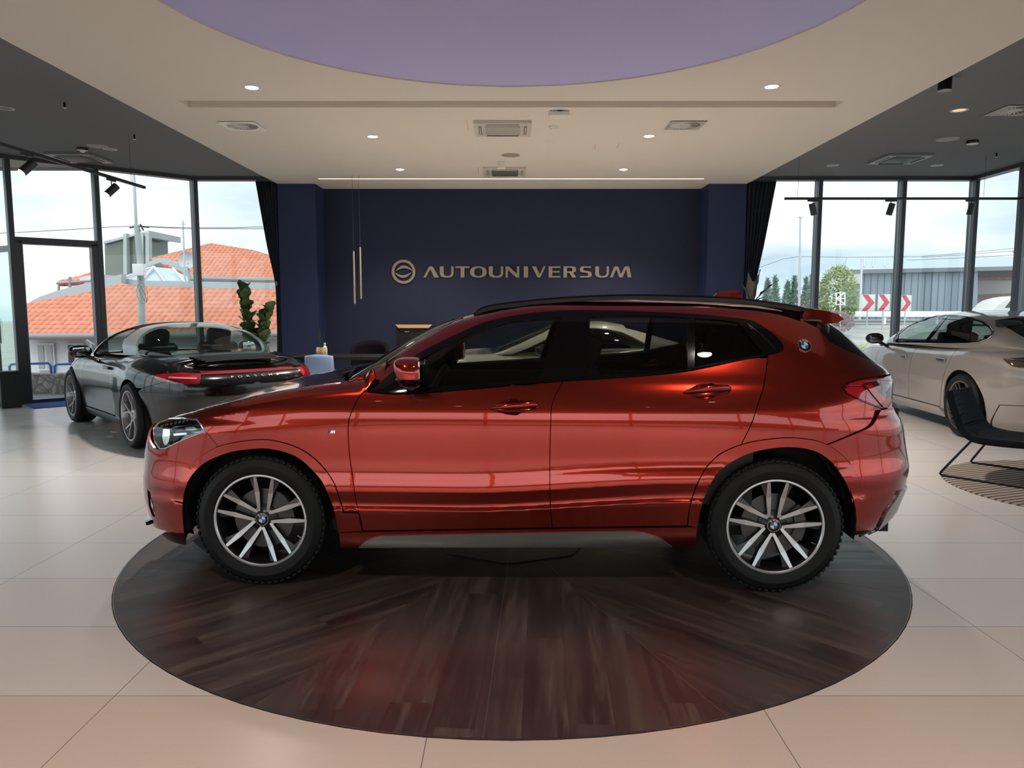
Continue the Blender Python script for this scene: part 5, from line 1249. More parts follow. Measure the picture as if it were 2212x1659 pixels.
    m = MB(); ring = [(-.42 + .06 * math.cos(a), -.36 + .17 * math.sin(a), .84 + .16 * math.cos(a)) for a in np.linspace(0, 2 * PI, 25)[:-1]]; m.tube(ring, .014, 8, closed=True); m.box((-.44, -.36, .84), (.04, .3, .04), bev=.01); m.build('steering_wheel', M_leather, root)
    for s in (-1, 1): m = MB(); m.box((-.05, s * .70, .62), (1.3, .05, .5), bev=.02); m.build('door_lining', M_leather, root)
    m = MB(); m.box((.62, 0, .66), (.12, 1.25, .42), bev=.04); m.box((1.05, 0, .80), (.8, 1.1, .2), bev=.05); m.build('rear_bulkhead', M_leather, root)
    basic_lining(cb, root, 3.9, .25, .56, (FA, RA), .37)
    for x, wd in ((FA, .245), (RA, .305)):
        yo = .905 if x < 0 else .925
        for s in (-1, 1): wheel_star(root, (x, s * (yo - wd / 2), .345), s, .345, .258, wd, rimm or M_silverw, M_gun, 5, 'y', R(20))
    for s in (-1, 1): pillar_mirror(root, (-.20, s * 1.00, .955), s, M_blackpaint, (.15, .25, .15))
    # handles
    hu = cb.W([(.30, .79)])[0]; hp_ = cb.ev(np.array([hu[0]]), np.array([.79]))[0]
    for s in (-1, 1):
        m = MB(); m.box((hp_[0], s * (abs(hp_[1]) + .018), .79), (.20, .022, .034), bev=.01, seg=3); m.build('door_handle', M_chrome if not targa else M_blackpaint, root)
    # lid with slats
    def dz(x, y):
        return 0
    lid = bpy.data.objects.new('engine_lid_grille', None); COL.objects.link(lid); lid.parent = root
    for k in range(5):
        x = 1.66 + k * .068; m = MB(); z = float(cb.zs(x)); w = .44 - .012 * k
        row = [[Vector((x + dx, y, z + dzv - .045 * (y / .8) ** 2 - .004)) for y in np.linspace(-w, w, 15)] for dx, dzv in ((0, .004), (.03, .016), (.055, .014), (.055, .004))]
        m.grid(row); m.build('slat', M_plast if k % 1 == 0 else paint, lid)
    # headlamps
    P('headlamp', [(cb.u_at(-1.78, .7), .66), (cb.u_at(-1.62, .75), .70), (cb.u_at(-1.56, .8), .78), (cb.u_at(-1.68, .8), .80), (cb.u_at(-1.85, .75), .72)], M_chrome, step=.03, off=.004, thick=.01)
    P('front_intake', [(.25, .22), (.62, .22), (.68, .36), (.3, .36)], M_plast, step=.05, off=.004)
    return root, cb
CAR2_LOC = (-4.14, 9.12, 0); CAR2_RZ = R(-46.8)
car2, cb2 = sports_car(CAR2_LOC, CAR2_RZ, M_blackpaint, 'black open-topped sports car with silver roll bar parked by the left windows', True)
um = cb2.UM
# rear lettering, each letter on the rear wall
def on_wall(cb, u, z, off):
    p = cb.ev(np.array([u]), np.array([z]))[0]; n = cb.WALL.nrm(np.array([u]), np.array([z]))[0]; return Vector(p + n * off), Vector(n)
for k, ch in enumerate('PORSCHE'):
    a = (k - 3) * .082; u = um + a if a < 0 else um; P0, n = on_wall(cb2, um - abs(a), .772, .004)
    if a > 0: P0.y = -P0.y; n.y = -n.y
    n = n.normalized(); x = Vector((0, 0, 1)).cross(n).normalized(); y = n.cross(x); Mx = Matrix(((x.x, y.x, n.x, P0.x), (x.y, y.y, n.y, P0.y), (x.z, y.z, n.z, P0.z), (0, 0, 0, 1)))
    me = text_mesh(ch, .038, .0015, 1.5, .0006)
    for v in me.vertices: v.co = Mx @ v.co
    link('rear_letter', me, M_silver, car2)
# the cream coupe behind the turntable
car3, cb3 = sports_car((.62, 9.75, 0), R(0), M_cream, 'cream white sports coupe behind the orange-red car, seen through its windows', False)
# ---------------------------------------------------------------- grey saloon on the right
M_taupe = mat('taupe_car_paint', (.34, .315, .295), rough=.30, metal=.12, coat=1.0, coat_rough=.01)
GS_LOC = (6.127, 9.75, 0); GS_RZ = R(-94.3)
gs = empty('saloon_car', GS_LOC, GS_RZ, 'taupe grey four-door saloon parked at the right behind the black lounge chair', 'car', 'cars on the showroom floor')
cab = dict(zt=[(-1.15, .98), (-1.0, 1.03), (-.7, 1.18), (-.4, 1.31), (-.1, 1.39), (.3, 1.425), (.7, 1.42), (1.1, 1.375), (1.5, 1.27), (1.8, 1.17), (2.05, 1.09), (2.25, 1.04)],
           zb=[(-1.15, .93), (-.6, .965), (0, .975), (1, .985), (1.6, 1.0), (2.25, 1.01)], yb=[(-1.15, .64), (-1.0, .74), (-.7, .84), (0, .868), (.6, .862), (1.1, .82), (1.5, .74), (1.9, .63), (2.25, .50)], n=2.5)
cbg = CarBody(GS_LOC, GS_RZ, 3.8, 4.4, [(.12, 2.3), (.3, 2.44), (.5, 2.48), (.62, 2.46), (.72, 2.38), (.85, 2.25), (1.0, 2.2)], [(.12, 2.3), (.3, 2.42), (.5, 2.52), (.65, 2.56), (.78, 2.55), (.9, 2.50), (1.0, 2.42), (1.1, 2.3)],
              [(.1, .80), (.18, .86), (.24, .90), (.3, .915), (.5, .93), (.65, .945), (.75, .945), (.82, .935), (.9, .915), (.98, .885), (1.1, .84)], [(-2.5, 0), (-1.475, .015), (-.9, 0), (.5, -.01), (1.0, .0), (1.475, .022), (2.0, .01), (2.5, 0)],
              [(-2.5, .66), (-2.3, .74), (-2.0, .85), (-1.6, .92), (-1.2, .945), (-.8, .962), (0, .975), (1.0, .99), (1.5, 1.0), (2.0, 1.0), (2.35, .985), (2.55, .975)], .12,
              [(-2.5, .64), (-2.2, .76), (-1.8, .87), (-1.2, .96), (-.9, .99), (1.9, 1.07), (2.1, 1.055), (2.3, 1.02), (2.55, .98)], cab, a0=2.5)
def Pg(name, poly, m_, par=gs, surf=None, tw=True, **k):
    o = panel(name, surf or cbg.WALL, poly, m_, par, **k)
    if tw: twin(o)
    return o
FA, RA = -1.475, 1.475
fa = [(x, z) for x, z in arc_pts(FA, .36, .385, 205, -25) if z > .2]; ra = [(x, z) for x, z in arc_pts(RA, .365, .395, 205, -25) if z > .2]
umg = cbg.UM
Pg('front_fender', [(0, .18)] + cbg.W([(-1.95, .18), (-1.86, .22)] + fa + [(-1.08, .24), (-.86, .26), (-.86, .6), (-.84, .80), (-.80, .90)]) + cbg.crest(0, cbg.u_at(-.80, .9))[::-1], M_taupe, step=.06)
Pg('front_door', cbg.W([(-.855, .28), (.14, .28), (.155, .50), (.22, .84)]) + cbg.crest(cbg.u_at(-.79, .9), cbg.u_at(.24, .9))[::-1] + cbg.W([(-.835, .80), (-.855, .6)]), M_taupe, step=.05)
Pg('rear_door', cbg.W([(.15, .28), (.98, .28), (1.03, .52), (1.12, .70), (1.20, .86)]) + cbg.crest(cbg.u_at(.25, .9), cbg.u_at(1.22, .9))[::-1] + cbg.W([(.23, .84), (.165, .50)]), M_taupe, step=.05)
Pg('side_sill', cbg.W([(-1.08, .15), (-1.0, .27), (.96, .27), (1.07, .16)]), M_taupe, step=.05, off=.012, thick=.03)
Pg('rear_fender', cbg.W([(.99, .27), (1.08, .25)] + ra + [(1.87, .2), (1.98, .34), (2.05, .44)]) + [(umg - .7, .47), (umg, .47)] + cbg.crest(cbg.u_at(1.23, .9), umg)[::-1] + cbg.W([(1.21, .86), (1.13, .70), (1.04, .52)]), M_taupe, step=.05)
Pg('rear_bumper', cbg.W([(1.88, .18), (1.99, .335), (2.06, .433)]) + [(umg - .69, .463), (umg, .463), (umg, .16), (umg - .7, .15)], M_taupe, step=.05)
_l = cbg.T([(2167, 776), (2174, 783), (2184, 790), (2200, 794), (2212, 794.5)], closed=False); _t = cbg.T([(2167, 775.5), (2212, 773.5)], closed=False)
LAMPG = _l + [(umg - .3, _l[-1][1]), (umg, _l[-1][1]), (umg, _t[-1][1]), (umg - .3, _t[-1][1])] + _t[::-1][:-1]
lg = Pg('tail_lamp', LAMPG, mat('smoked_lens', (.03, .012, .012), .06, coat=1.0), step=.04, off=.008, thick=.02)
Pg('lamp_line', [(_l[0][0] + .05, _l[0][1] - .005), (umg - .42, _l[-1][1] + .05), (umg - .42, _l[-1][1] + .06), (_l[0][0] + .05, _l[0][1] + .004)], M_silver, par=lg, step=.04, off=.014, thick=.004, tw=False)
cbg.deck('bonnet', 0, cbg.u_at(-1.06, .9), -2.2, -1.06, M_taupe, gs); cbg.deck('boot_lid', cbg.u_at(1.5, .9), umg, 1.98, 2.3, M_taupe, gs)
rows = []
for u, z in cbg.crest(cbg.u_at(-1.06, .9), cbg.u_at(1.52, .9), 40):
    p = cbg.ev(np.array([u]), np.array([z]))[0]; q = cbg.evc(p[0:1], np.array([0.0]))[0]; rows.append([Vector(p), Vector(p * .5 + q * .5 + np.array((0, 0, .003))), Vector(q)])
m = MB(); m.grid(rows); twin(m.build('shoulder', M_taupe, gs))
XL = (-1.1, 2.2)
DLO = [(1931, 745), (1940, 741.5), (1966, 741.5), (2020, 742), (2090, 742), (2115, 740), (2134, 733), (2144, 724), (2146, 716), (2139, 705), (2125, 695), (2100, 686.5), (2070, 682.5), (2045, 681.5), (2020, 683), (1990, 691), (1960, 705), (1940, 720), (1932, 731)]
dlo = cbg.TC(DLO, XL)
def win(px): return cbg.TC(px, XL)
gf = win([(1938, 739.5), (1996, 739.5), (2040, 684), (2020, 685), (1990, 693), (1962, 706), (1942, 722)])
gr = win([(2003, 739.5), (2088, 739.5), (2098, 690), (2070, 685), (2047, 684)])
gq = win([(2094, 739), (2114, 737.5), (2131, 731), (2141, 722), (2142.5, 716), (2135, 706), (2122, 697), (2103, 690.5)])
Pg('window_trim', dlo, M_black, surf=cbg.CAB, step=.05, off=.004, holes=[gf, gr, gq])
Pg('front_window', gf, glass('pale_side_glass', (.62, .70, .68), 1.0), surf=cbg.CAB, step=.06, thick=0); Pg('rear_window_pane', gr, M_gl3, surf=cbg.CAB, step=.06, thick=0); Pg('quarter_window', gq, M_gl3, surf=cbg.CAB, step=.06, thick=0)
m = MB(); q = cbg.CAB.ev(*np.array(dlo).T) + cbg.CAB.nrm(*np.array(dlo).T) * .006; m.tube([Vector(p) for p in q], .006, 6, closed=True); m.build('window_chrome', M_silver, gs)
tmin = min(p[1] for p in dlo) - .002; xs0 = min(p[0] for p in dlo); xs1 = max(p[0] for p in dlo)
# body coloured cabin shell around the windows, windscreen and rear screen as separate sheets
ws = [(-1.02, .12), (-.80, .26), (-.5, .45), (-.26, .62), (-.16, .80), (-.14, 1.0), (-1.08, 1.0)]
link('windscreen', panel_mesh('windscreen', cbg.CAB, ws, step=.06, both=True, thick=0), M_gl2, gs)
rs = [(1.22, .66), (1.6, .60), (2.0, .50), (2.08, 1.0), (1.2, 1.0)]
link('rear_screen', panel_mesh('rear_screen', cbg.CAB, rs, step=.06, both=True, thick=.01), M_black, gs)
shell = [(-1.12, 0.0), (2.2, 0.0), (2.2, 1.0), (2.09, 1.0), (2.01, .495), (1.6, .595), (1.21, .655), (1.19, 1.0), (-.135, 1.0), (-.155, .80), (-.25, .615), (-.49, .44), (-.79, .25), (-1.03, .10)]
link('roof_shell', panel_mesh('roof_shell', cbg.CAB, shell, step=.05, both=True, thick=.015, holes=[shrink(dlo, .002)]), M_taupe, gs)
m = MB(); P_ = [[Vector((x, y, z + .010 * (1 - (y / .56) ** 2))) for x, z in ((2.02, 1.085), (2.16, 1.075), (2.30, 1.085), (2.30, 1.072), (2.16, 1.055), (2.02, 1.06))] for y in np.linspace(-.56, .56, 15)]
m.grid(P_); m.build('rear_spoiler', M_taupe, gs)
for s in (-1, 1): pillar_mirror(gs, (-.66, s * 1.045, 1.03), s, M_black, (.15, .24, .15))
for x, z in ((.02, .82), (1.02, .845)):
    for s in (-1, 1):
        yy = abs(cbg.ev(np.array([cbg.u_at(x, z)]), np.array([z]))[0][1]); m = MB(); m.box((x, s * (yy + .022), z), (.20, .02, .032), bev=.009, seg=3); m.cyl((x - .07, s * yy, z), (x - .07, s * (yy + .02), z), .012, 8); m.cyl((x + .07, s * yy, z), (x + .07, s * (yy + .02), z), .012, 8); m.build('door_handle', M_silver, gs)
for x in (-.1, .95):
    for s in (-1, 1): simple_seat(gs, x, s * .40, z=.50)
m = MB(); m.box((-.78, 0, .88), (.32, 1.5, .22), bev=.08, seg=3); m.build('dashboard', M_leather, gs)
m = MB(); m.box((-.62, 0, 1.0), (.5, 1.3, .03), bev=.01); m.build('dash_top', mat('burgundy_leather', (.12, .01, .015), .5), gs)
for s in (-1, 1): m = MB(); m.box((.2, s * .84, .68), (2.3, .04, .54), bev=.02); m.build('door_lining', M_leather, gs)
basic_lining(cbg, gs, 4.4, .26, .62, (FA, RA), .40)
m = MB(); m.box((1.75, 0, .75), (.8, 1.2, .4), bev=.05); m.box((-1.5, 0, .55), (1.4, 1.1, .5), bev=.05); m.build('inner_floor', M_dark, gs)
for x in (FA, RA):
    for s in (-1, 1): wheel_star(gs, (x, s * (.945 - .14), .36), s, .36, .272, .28, M_gun if False else mat('dark_alloy_rim', (.16, .16, .17), .3, .8), M_gun, 7, 'd', R(10))
# ================================================================ furniture, plants and small things of the showroom
# wall sign: ring emblem and letters of brushed champagne metal
M_sign = mat('champagne_sign', (.36, .30, .225), rough=.5, metal=.25)
YS = 13.70
def sg(px, py): p = on_y(px, py, YS); return (p.x, p.z)
sgn_c = on_y(872, 587, YS)
emb = empty('wall_emblem', (sgn_c.x, YS, sgn_c.z), 0, 'beige metal ring emblem with two inner arcs on the blue wall', 'sign')
def ringmesh(pts_o, pts_i, name, parent, off=(0, 0)):
    m = MB(); n = len(pts_o); V = []
    for d in (0, -.025):
        V.append(([m.bm.verts.new((x - off[0], d, z - off[1])) for x, z in pts_o], [m.bm.verts.new((x - off[0], d, z - off[1])) for x, z in pts_i]))
    for i in range(n):
        j = (i + 1) % n
        m.bm.faces.new((V[1][0][i], V[1][0][j], V[1][1][j], V[1][1][i])); m.bm.faces.new((V[0][0][j], V[0][0][i], V[1][0][i], V[1][0][j])) ; m.bm.faces.new((V[0][1][i], V[0][1][j], V[1][1][j], V[1][1][i]))
    return m.build(name, M_sign, parent)
rx = (on_y(897.5, 587, YS).x - on_y(846.5, 587, YS).x) / 2; rz_ = (on_y(872, 561, YS).z - on_y(872, 613, YS).z) / 2
ringmesh([(rx * math.cos(a), rz_ * math.sin(a)) for a in np.linspace(0, 2 * PI, 49)[:-1]], [(rx * .78 * math.cos(a), rz_ * .78 * math.sin(a)) for a in np.linspace(0, 2 * PI, 49)[:-1]], 'ring', emb)
for s in (-1, 1):
    out = []
    for k in range(25):
        t = -1 + 2 * k / 24; w = .085 * (1 - abs(t) ** 3) + .012; x = rx * .70 * t + s * rx * .05 * 0 - s * rx * -.05; out.append((x, s * rz_ * (.40 - .34 * t * t * (1 if t * s > -.2 else 1.0)), w * rz_ * 1.1))
    m = MB(); m.poly([(x, z + w) for x, z, w in out] + [(x, z - w) for x, z, w in out[::-1]], 0, -.025, 'xz'); m.build('arc', M_sign, emb)
# letters drawn as outlines in a 0..100 high box (x to the right)
LET = {
 'A': (118, [[(0, 0), (22, 0), (54, 58), (60, 66), (66, 58), (92, 0), (124, 0), (80, 92), (70, 100), (52, 100), (44, 92)][:0] or [(0, 0), (18, 0), (50, 68), (57, 68), (86, 0), (122, 0), (76, 94), (66, 100), (52, 100), (43, 93)]]),
 'U': (112, [[(0, 100), (30, 100), (30, 35), (36, 20), (50, 13), (70, 13), (84, 20), (92, 35), (92, 100), (110, 100), (110, 32), (100, 10), (80, 0), (34, 0), (10, 10), (0, 30)]]),
 'T': (112, [[(0, 100), (112, 100), (112, 86), (72, 86), (72, 0), (42, 0), (42, 86), (0, 86)]]),
 'N': (108, [[(0, 0), (0, 100), (26, 100), (90, 32), (90, 100), (108, 100), (108, 0), (84, 0), (18, 70), (18, 0)]]),
 'I': (30, [[(0, 0), (0, 100), (30, 100), (30, 0)]]),
 'V': (116, [[(0, 100), (34, 100), (66, 28), (98, 100), (116, 100), (74, 6), (66, 0), (54, 0), (46, 6)]]),
 'E': (98, [[(0, 0), (0, 100), (98, 100), (98, 87), (30, 87), (30, 58), (90, 58), (90, 45), (30, 45), (30, 13), (98, 13), (98, 0)]]),
 'M': (168, [[(0, 0), (18, 0), (44, 70), (50, 70), (70, 6), (78, 0), (92, 0), (100, 6), (122, 70), (128, 70), (138, 0), (168, 0), (150, 92), (142, 100), (118, 100), (110, 94), (88, 34), (82, 34), (64, 94), (56, 100), (36, 100), (28, 92)]]),
}
def letter_mesh(ch):
    if ch == 'O':
        o = [(62 + 62 * math.cos(a) * (1), 50 + 50 * math.sin(a)) for a in np.linspace(0, 2 * PI, 41)[:-1]]; o = [(62 + 62 * (abs(math.cos(a)) ** .8) * (1 if math.cos(a) > 0 else -1), 50 + 50 * (abs(math.sin(a)) ** .8) * (1 if math.sin(a) > 0 else -1)) for a in np.linspace(0, 2 * PI, 41)[:-1]]
        i = [(62 + 32 * (abs(math.cos(a)) ** .8) * (1 if math.cos(a) > 0 else -1), 50 + 37 * (abs(math.sin(a)) ** .8) * (1 if math.sin(a) > 0 else -1)) for a in np.linspace(0, 2 * PI, 41)[:-1]]
        return 124, ('ring', o, i)
    if ch == 'R':
        o = [(0, 0), (0, 100), (76, 100), (94, 94), (102, 82), (102, 62), (94, 50), (78, 44), (104, 0), (72, 0), (48, 42), (28, 42), (28, 0)]
        return 104, ('hole', o, [(28, 55), (66, 55), (72, 60), (72, 80), (66, 87), (28, 87)])
    if ch == 'S':
        o = [(4, 0), (82, 0), (100, 8), (104, 24), (102, 40), (92, 52), (76, 57), (36, 63), (30, 68), (30, 80), (36, 87), (98, 87), (98, 100), (28, 100), (8, 94), (2, 82), (2, 66), (8, 52), (26, 46), (68, 40), (74, 34), (74, 22), (68, 13), (4, 13)]
        return 106, ('poly', o)
    w, ps = LET[ch]; return w, ('poly', ps[0])
word = 'AUTOUNIVERSUM'
Lx = [(915, 947), (950.5, 980.5), (984, 1014), (1016, 1051), (1056, 1087.5), (1092, 1121.5), (1131.5, 1140.5), (1149, 1178.5), (1185, 1210.5), (1217, 1244.5), (1252, 1278.5), (1285.5, 1315.5), (1318, 1364)]
zt_, zb_ = on_y(1100, 575.5, YS).z, on_y(1100, 599.5, YS).z; H_ = (zt_ - zb_)
x0 = on_y(915, 588, YS).x; x1_ = on_y(1364, 588, YS).x
sgr = empty('wall_sign', ((x0 + x1_) / 2, YS, zb_), 0, 'beige metal capitals AUTOUNIVERSUM in a row on the blue wall', 'sign')
for ch, (a, b) in zip(word, Lx):
    w, (kind, *geo) = letter_mesh(ch); xa = on_y(a, 588, YS).x - sgr.location.x; xb = on_y(b, 588, YS).x - sgr.location.x; kx = (xb - xa) / w; kz = H_ / 100
    f = lambda pts: [(xa + x * kx, z * kz) for x, z in pts]
    if kind == 'poly':
        m = MB(); m.poly(f(geo[0]), 0, -.02, 'xz'); m.build('letter', M_sign, sgr)
    elif kind == 'ring': ringmesh(f(geo[0]), f(geo[1]), 'letter', sgr)
    else:
        o = fill2d('letter', f(geo[0]), [f(geo[1])], .02, M_sign, sgr); 
        for v in o.data.vertices: v.co = (v.co.x, -v.co.z, v.co.y)
        s_ = o.modifiers.new('depth', 'SOLIDIFY'); s_.thickness = .02; s_.offset = 0
# long dark table with things on it
TX0, TX1, TY0, TY1, TZ = -3.22, -1.75, 10.68, 11.45, .75
M_tab = mat('dark_oak_table', (.009, .008, .0075), .4, spec=.25)
tb_ = empty('long_table', ((TX0 + TX1) / 2, (TY0 + TY1) / 2, 0), 0, 'long dark table before the blue wall, behind the light blue chair', 'table')
cx_, cy_ = tb_.location.x, tb_.location.y
m = MB(); m.box((0, 0, TZ - .02), (TX1 - TX0, TY1 - TY0, .04), bev=.004); m.build('tabletop', M_tab, tb_)
for a in (-1, 1):
    m = MB(); m.box((a * (TX1 - TX0) * .5 - a * .02, 0, TZ / 2 - .03), (.03, .80, TZ - .06)); m.build('leg', M_tab, tb_)
def shell_chair(x, y, rz, label, m_, name='dining_chair', w=.46, h=.86, group=None, tub=False):
    e = empty(name, (x, y, 0), rz, label, 'chair', group)
    rows = []
    if not tub:
        for t in np.linspace(0, 1, 17):
            if t < .45: k = t / .45; yy = -.24 + .44 * k; zz = .46 - .02 * math.sin(PI * k); b = 0
            else: k = (t - .45) / .55; yy = .20 + .10 * k + .02 * math.sin(PI * k); zz = .46 + (h - .46) * k ** .9; b = k
            rows.append([Vector((xx * w / 2 * (1 - .12 * b ** 2), yy - .05 * abs(xx) ** 2 * (.3 + b), zz + (.02 * abs(xx) ** 2 if b < .1 else -.02 * abs(xx) ** 3))) for xx in np.linspace(-1, 1, 11)])
        m = MB(); m.grid(rows); o = m.build('seat_shell', m_, e); s = o.modifiers.new('t', 'SOLIDIFY'); s.thickness = .05; s.offset = 0
    else:
        for a in np.linspace(R(-100), R(100), 25):
            hh = h - .16 * (abs(a) / R(100)) ** 2.5; rr = w / 2 + .03
            rows.append([Vector((rr * math.sin(a) * (1 + .10 * t), .0 + rr * .9 * math.cos(a) * (1 + .10 * t), .42 + (hh - .42) * t)) for t in np.linspace(0, 1, 7)])
        m = MB(); m.grid(rows); o = m.build('backrest', m_, e); s = o.modifiers.new('t', 'SOLIDIFY'); s.thickness = .05; s.offset = 0
        m = MB(); m.box((0, -.02, .44), (w, w, .10), bev=.04, seg=3); m.build('seat', m_, e)
    for sx in (-1, 1):
        for sy in (-1, 1):
            m = MB(); m.tube([(sx * .15, sy * .14, .44), (sx * .22, sy * .21, .0)], [.014, .010], 8); m.build('leg', M_plast, e)
    return e
M_lb = mat('light_blue_fabric', (.17, .25, .42), .9, sheen=.3); M_dk = mat('dark_aubergine_fabric', (.005, .004, .007), .95, spec=.12)
shell_chair(-2.60, 10.22, PI, 'light blue upholstered chair with its back to the viewer before the dark table', M_lb, w=.40, h=.83)
shell_chair(-2.28, 11.85, 0, 'dark rounded tub chair behind the long table', M_dk, 'tub_chair', .46, .93, tub=True)
cbn = on_y(660, 768, 10.75)
e = empty('side_cabinet', (-3.12, 10.35, 0), 0, 'dark low cabinet end with pale edge left of the light blue chair', 'cabinet')
MB().box((0, 0, .36), (.22, .3, .72), bev=.006).build('body', M_tab, e); MB().box((-.115, -.14, .36), (.008, .02, .72)).build('edge_strip', M_silver, e)
# small pot with spiky leaves, bottle
pp = on_y(693, 764, 10.85)
pt = empty('potted_snake_plant', (pp.x, 10.85, TZ), 0, 'spiky green plant in a gold and white pot on the dark table', 'plant')
m = MB(); m.lathe([(0, 0), (.055, 0), (.068, .03), (.068, .09), (.060, .135), (.055, .135), (.05, .11), (0, .11)], 'z', 28, 0); m.build('pot', mat('gold_white_pot', (.5, .33, .12), .35, .5, fn=lambda nt, b: (lambda g: g.L.new(g.mix(g.m('GREATER_THAN', g.m('SINE', g.m('MULTIPLY', g.m('ARCTAN2', g.obj()[2], g.obj()[1]), 4.0)), 0.1), (.62, .58, .5), (.5, .30, .10)), b.inputs['Base Color']))(NG(nt))), pt)
for k in range(9):
    a = 2.4 * k; rr = .02 + .012 * (k % 3); h_ = .20 + .14 * ((k * 7) % 5) / 4; l_ = .03 + .02 * (k % 2)
    m = MB(); P = [[Vector((rr * math.cos(a) + (l_ * t * t) * math.cos(a) + w * math.cos(a + 1.57), rr * math.sin(a) + (l_ * t * t) * math.sin(a) + w * math.sin(a + 1.57), .11 + h_ * t)) for w in (-.010 * (1 - t ** 3), .0, .010 * (1 - t ** 3))] for t in np.linspace(0, 1, 7)]
    m.grid(P); m.build('leaf', mat('dark_green_leaf', (.012, .035, .018), .45), pt)
bt_ = on_y(698, 762, 11.0); e = empty('white_bottle', (bt_.x + .02, 11.02, TZ), 0, 'small white bottle right of the gold pot on the table', 'bottle')
m = MB(); m.lathe([(0, 0), (.036, 0), (.038, .01), (.038, .10), (.028, .135), (.014, .15), (.014, .165)], 'z', 24); m.build('bottle_body', mat('white_ceramic', (.62, .60, .58), .3), e); m = MB(); m.lathe([(0, .19), (.020, .19), (.022, .165), (.0, .165)], 'z', 20); m.build('cap', mat('white_ceramic'), e)
# cabinet with wooden top edge
c0 = on_y(854, 701, 12.85); c1 = on_y(934, 701, 12.85); cw = c1.x - c0.x; zt0 = c0.z
e = empty('coffee_cabinet', ((c0.x + c1.x) / 2, 13.1, 0), 0, 'tall dark cabinet with wooden top edge against the blue wall', 'cabinet'); h2 = cw / 2
m = MB(); m.box((0, 0, zt0 / 2 - .02), (cw - .02, .50, zt0 - .04), bev=.004); m.build('body', mat('dark_bronze_front', (.010, .009, .008), .4, spec=.25), e)
zb0 = on_y(862, 708.5, 12.85).z - zt0
m = MB(); P = [(-h2, zt0), (h2, zt0), (h2 - .06, zt0 + zb0), (-h2 + .06, zt0 + zb0)]; m.poly([(a, b) for a, b in P], -.27, -.25, 'xz'); m.build('wood_edge', mat('pale_oak', (.50, .30, .17), .5), e)  # edge strip in one even oak colour
m = MB(); m.box((0, 0, zt0 + .004), (cw, .52, .01)); m.build('top', M_tab, e)
la_ = on_y(879, 716.5, 12.84); m = MB(); m.box((la_.x - e.location.x, -.262, la_.z), (.085, .004, .012)); m.build('name_plate', M_silver, e)
m = MB(); m.box((.0, -.256, zt0 - .12), (cw - .12, .006, .006)); m.build('door_joint', M_black, e)
# fiddle leaf fig and the brown leaved plant
def leaf(m, base, d, L, w, up=Vector((0, 0, 1)), fold=.25, droop=.25, seg=8, mi=0, notch=True):
    d = Vector(d).normalized(); s = d.cross(up); s = s.normalized() if s.length > 1e-3 else Vector((1, 0, 0)); n = s.cross(d).normalized(); rows = []
    for i in range(seg + 1):
        t = i / seg; ww = w * (math.sin(PI * (t ** .75)) ** .7) * (.62 + .55 * t) if 0 < t < 1 else .002
        if notch: ww *= 1 - .16 * math.exp(-((t - .38) / .10) ** 2)
        c = base + d * (L * t) - up * (droop * L * t * t) ; wv = .012 * math.sin(t * 17 + L * 40)
        rows.append([c - s * ww + n * (fold * ww + wv), c - s * ww * .5 + n * fold * ww * .35, c, c + s * ww * .5 + n * fold * ww * .35, c + s * ww + n * (fold * ww - wv)])
    m.grid(rows, mi=mi)
def leaf_fn(nt, b):
    g = NG(nt); o, x, y, z = g.obj(); n = g.noise(o, 9, 3); g.L.new(g.ramp(n, [(.3, (.035, .080, .018)), (.7, (.10, .17, .045))]), b.inputs['Base Color'])
M_fig = mat('fig_leaf', (.03, .08, .02), .38, fn=leaf_fn); M_stem = mat('brown_stem', (.06, .04, .025), .8)
def fig(P0, label, zs, spread, m_leaf, n=34, seed=3, Lr=(.22, .36), name='fiddle_leaf_fig', stems=((0, 0, 1.0), (.25, 0, .8)), planter=(.02, .02, .022)):
    rnd = random.Random(seed); e = empty(name, P0, 0, label, 'plant')
    m = MB(); m.lathe([(0, 0), (.15, 0), (.19, .40), (.175, .40), (.165, .34), (0, .34)], 'z', 32); m.build('planter', mat('planter_black', planter, .5), e)
    m = MB(); m.lathe([(0, .35), (.17, .35)], 'z', 24); m.build('soil', mat('soil', (.02, .014, .01), 1.0), e)
    for (dx, dy, hh) in stems:
        top = zs * hh; pts = [Vector((dx * t * 1.0 + .02 * math.sin(5 * t + dx), dy * t, .34 + (top - .34) * t)) for t in np.linspace(0, 1, 8)]
        m = MB(); m.tube(pts, [.014 - .008 * i / 7 for i in range(8)], 8); m.build('stem', M_stem, e)
        k_ = int(n * hh / sum(s[2] for s in stems))
        for k in range(k_):
            t = .30 + .70 * (k + .5) / k_; p = pts[min(6, int(t * 7))].lerp(pts[min(7, int(t * 7) + 1)], t * 7 % 1); a = k * 2.4 + rnd.random(); el = (.55 + .65 * t + rnd.random() * .25) if name.startswith('fiddle') else .15 + 1.0 * t ** 2 + rnd.random() * .25
            L = rnd.uniform(*Lr) * (1.05 - .25 * t); m = MB(); leaf(m, p, (math.cos(a) * math.cos(el), math.sin(a) * math.cos(el), math.sin(el)), L, L * spread, droop=rnd.uniform(.1, .45)); m.build('leaf', m_leaf, e)
    return e
fp_ = on_y(548, 700, 12.2); fig((fp_.x - .05, 12.2, 0), 'tall fiddle leaf fig with broad green leaves before the left curtain', 1.74, .40, M_fig, stems=((-.08, 0, 1.0), (.34, 0, .80)), n=44, Lr=(.28, .42))
M_dry = mat('dry_brown_leaf', (.085, .065, .045), .7); M_dkl = mat('dark_leaf', (.016, .03, .018), .5)
bp_ = on_y(1625, 650, 12.3); e_ = fig((bp_.x, 12.3, 0), 'plant with brown paddle leaves beside the right curtain', 1.52, .20, M_dry, n=15, seed=9, Lr=(.45, .62), name='paddle_leaf_plant', stems=((.0, 0, 1.0),))
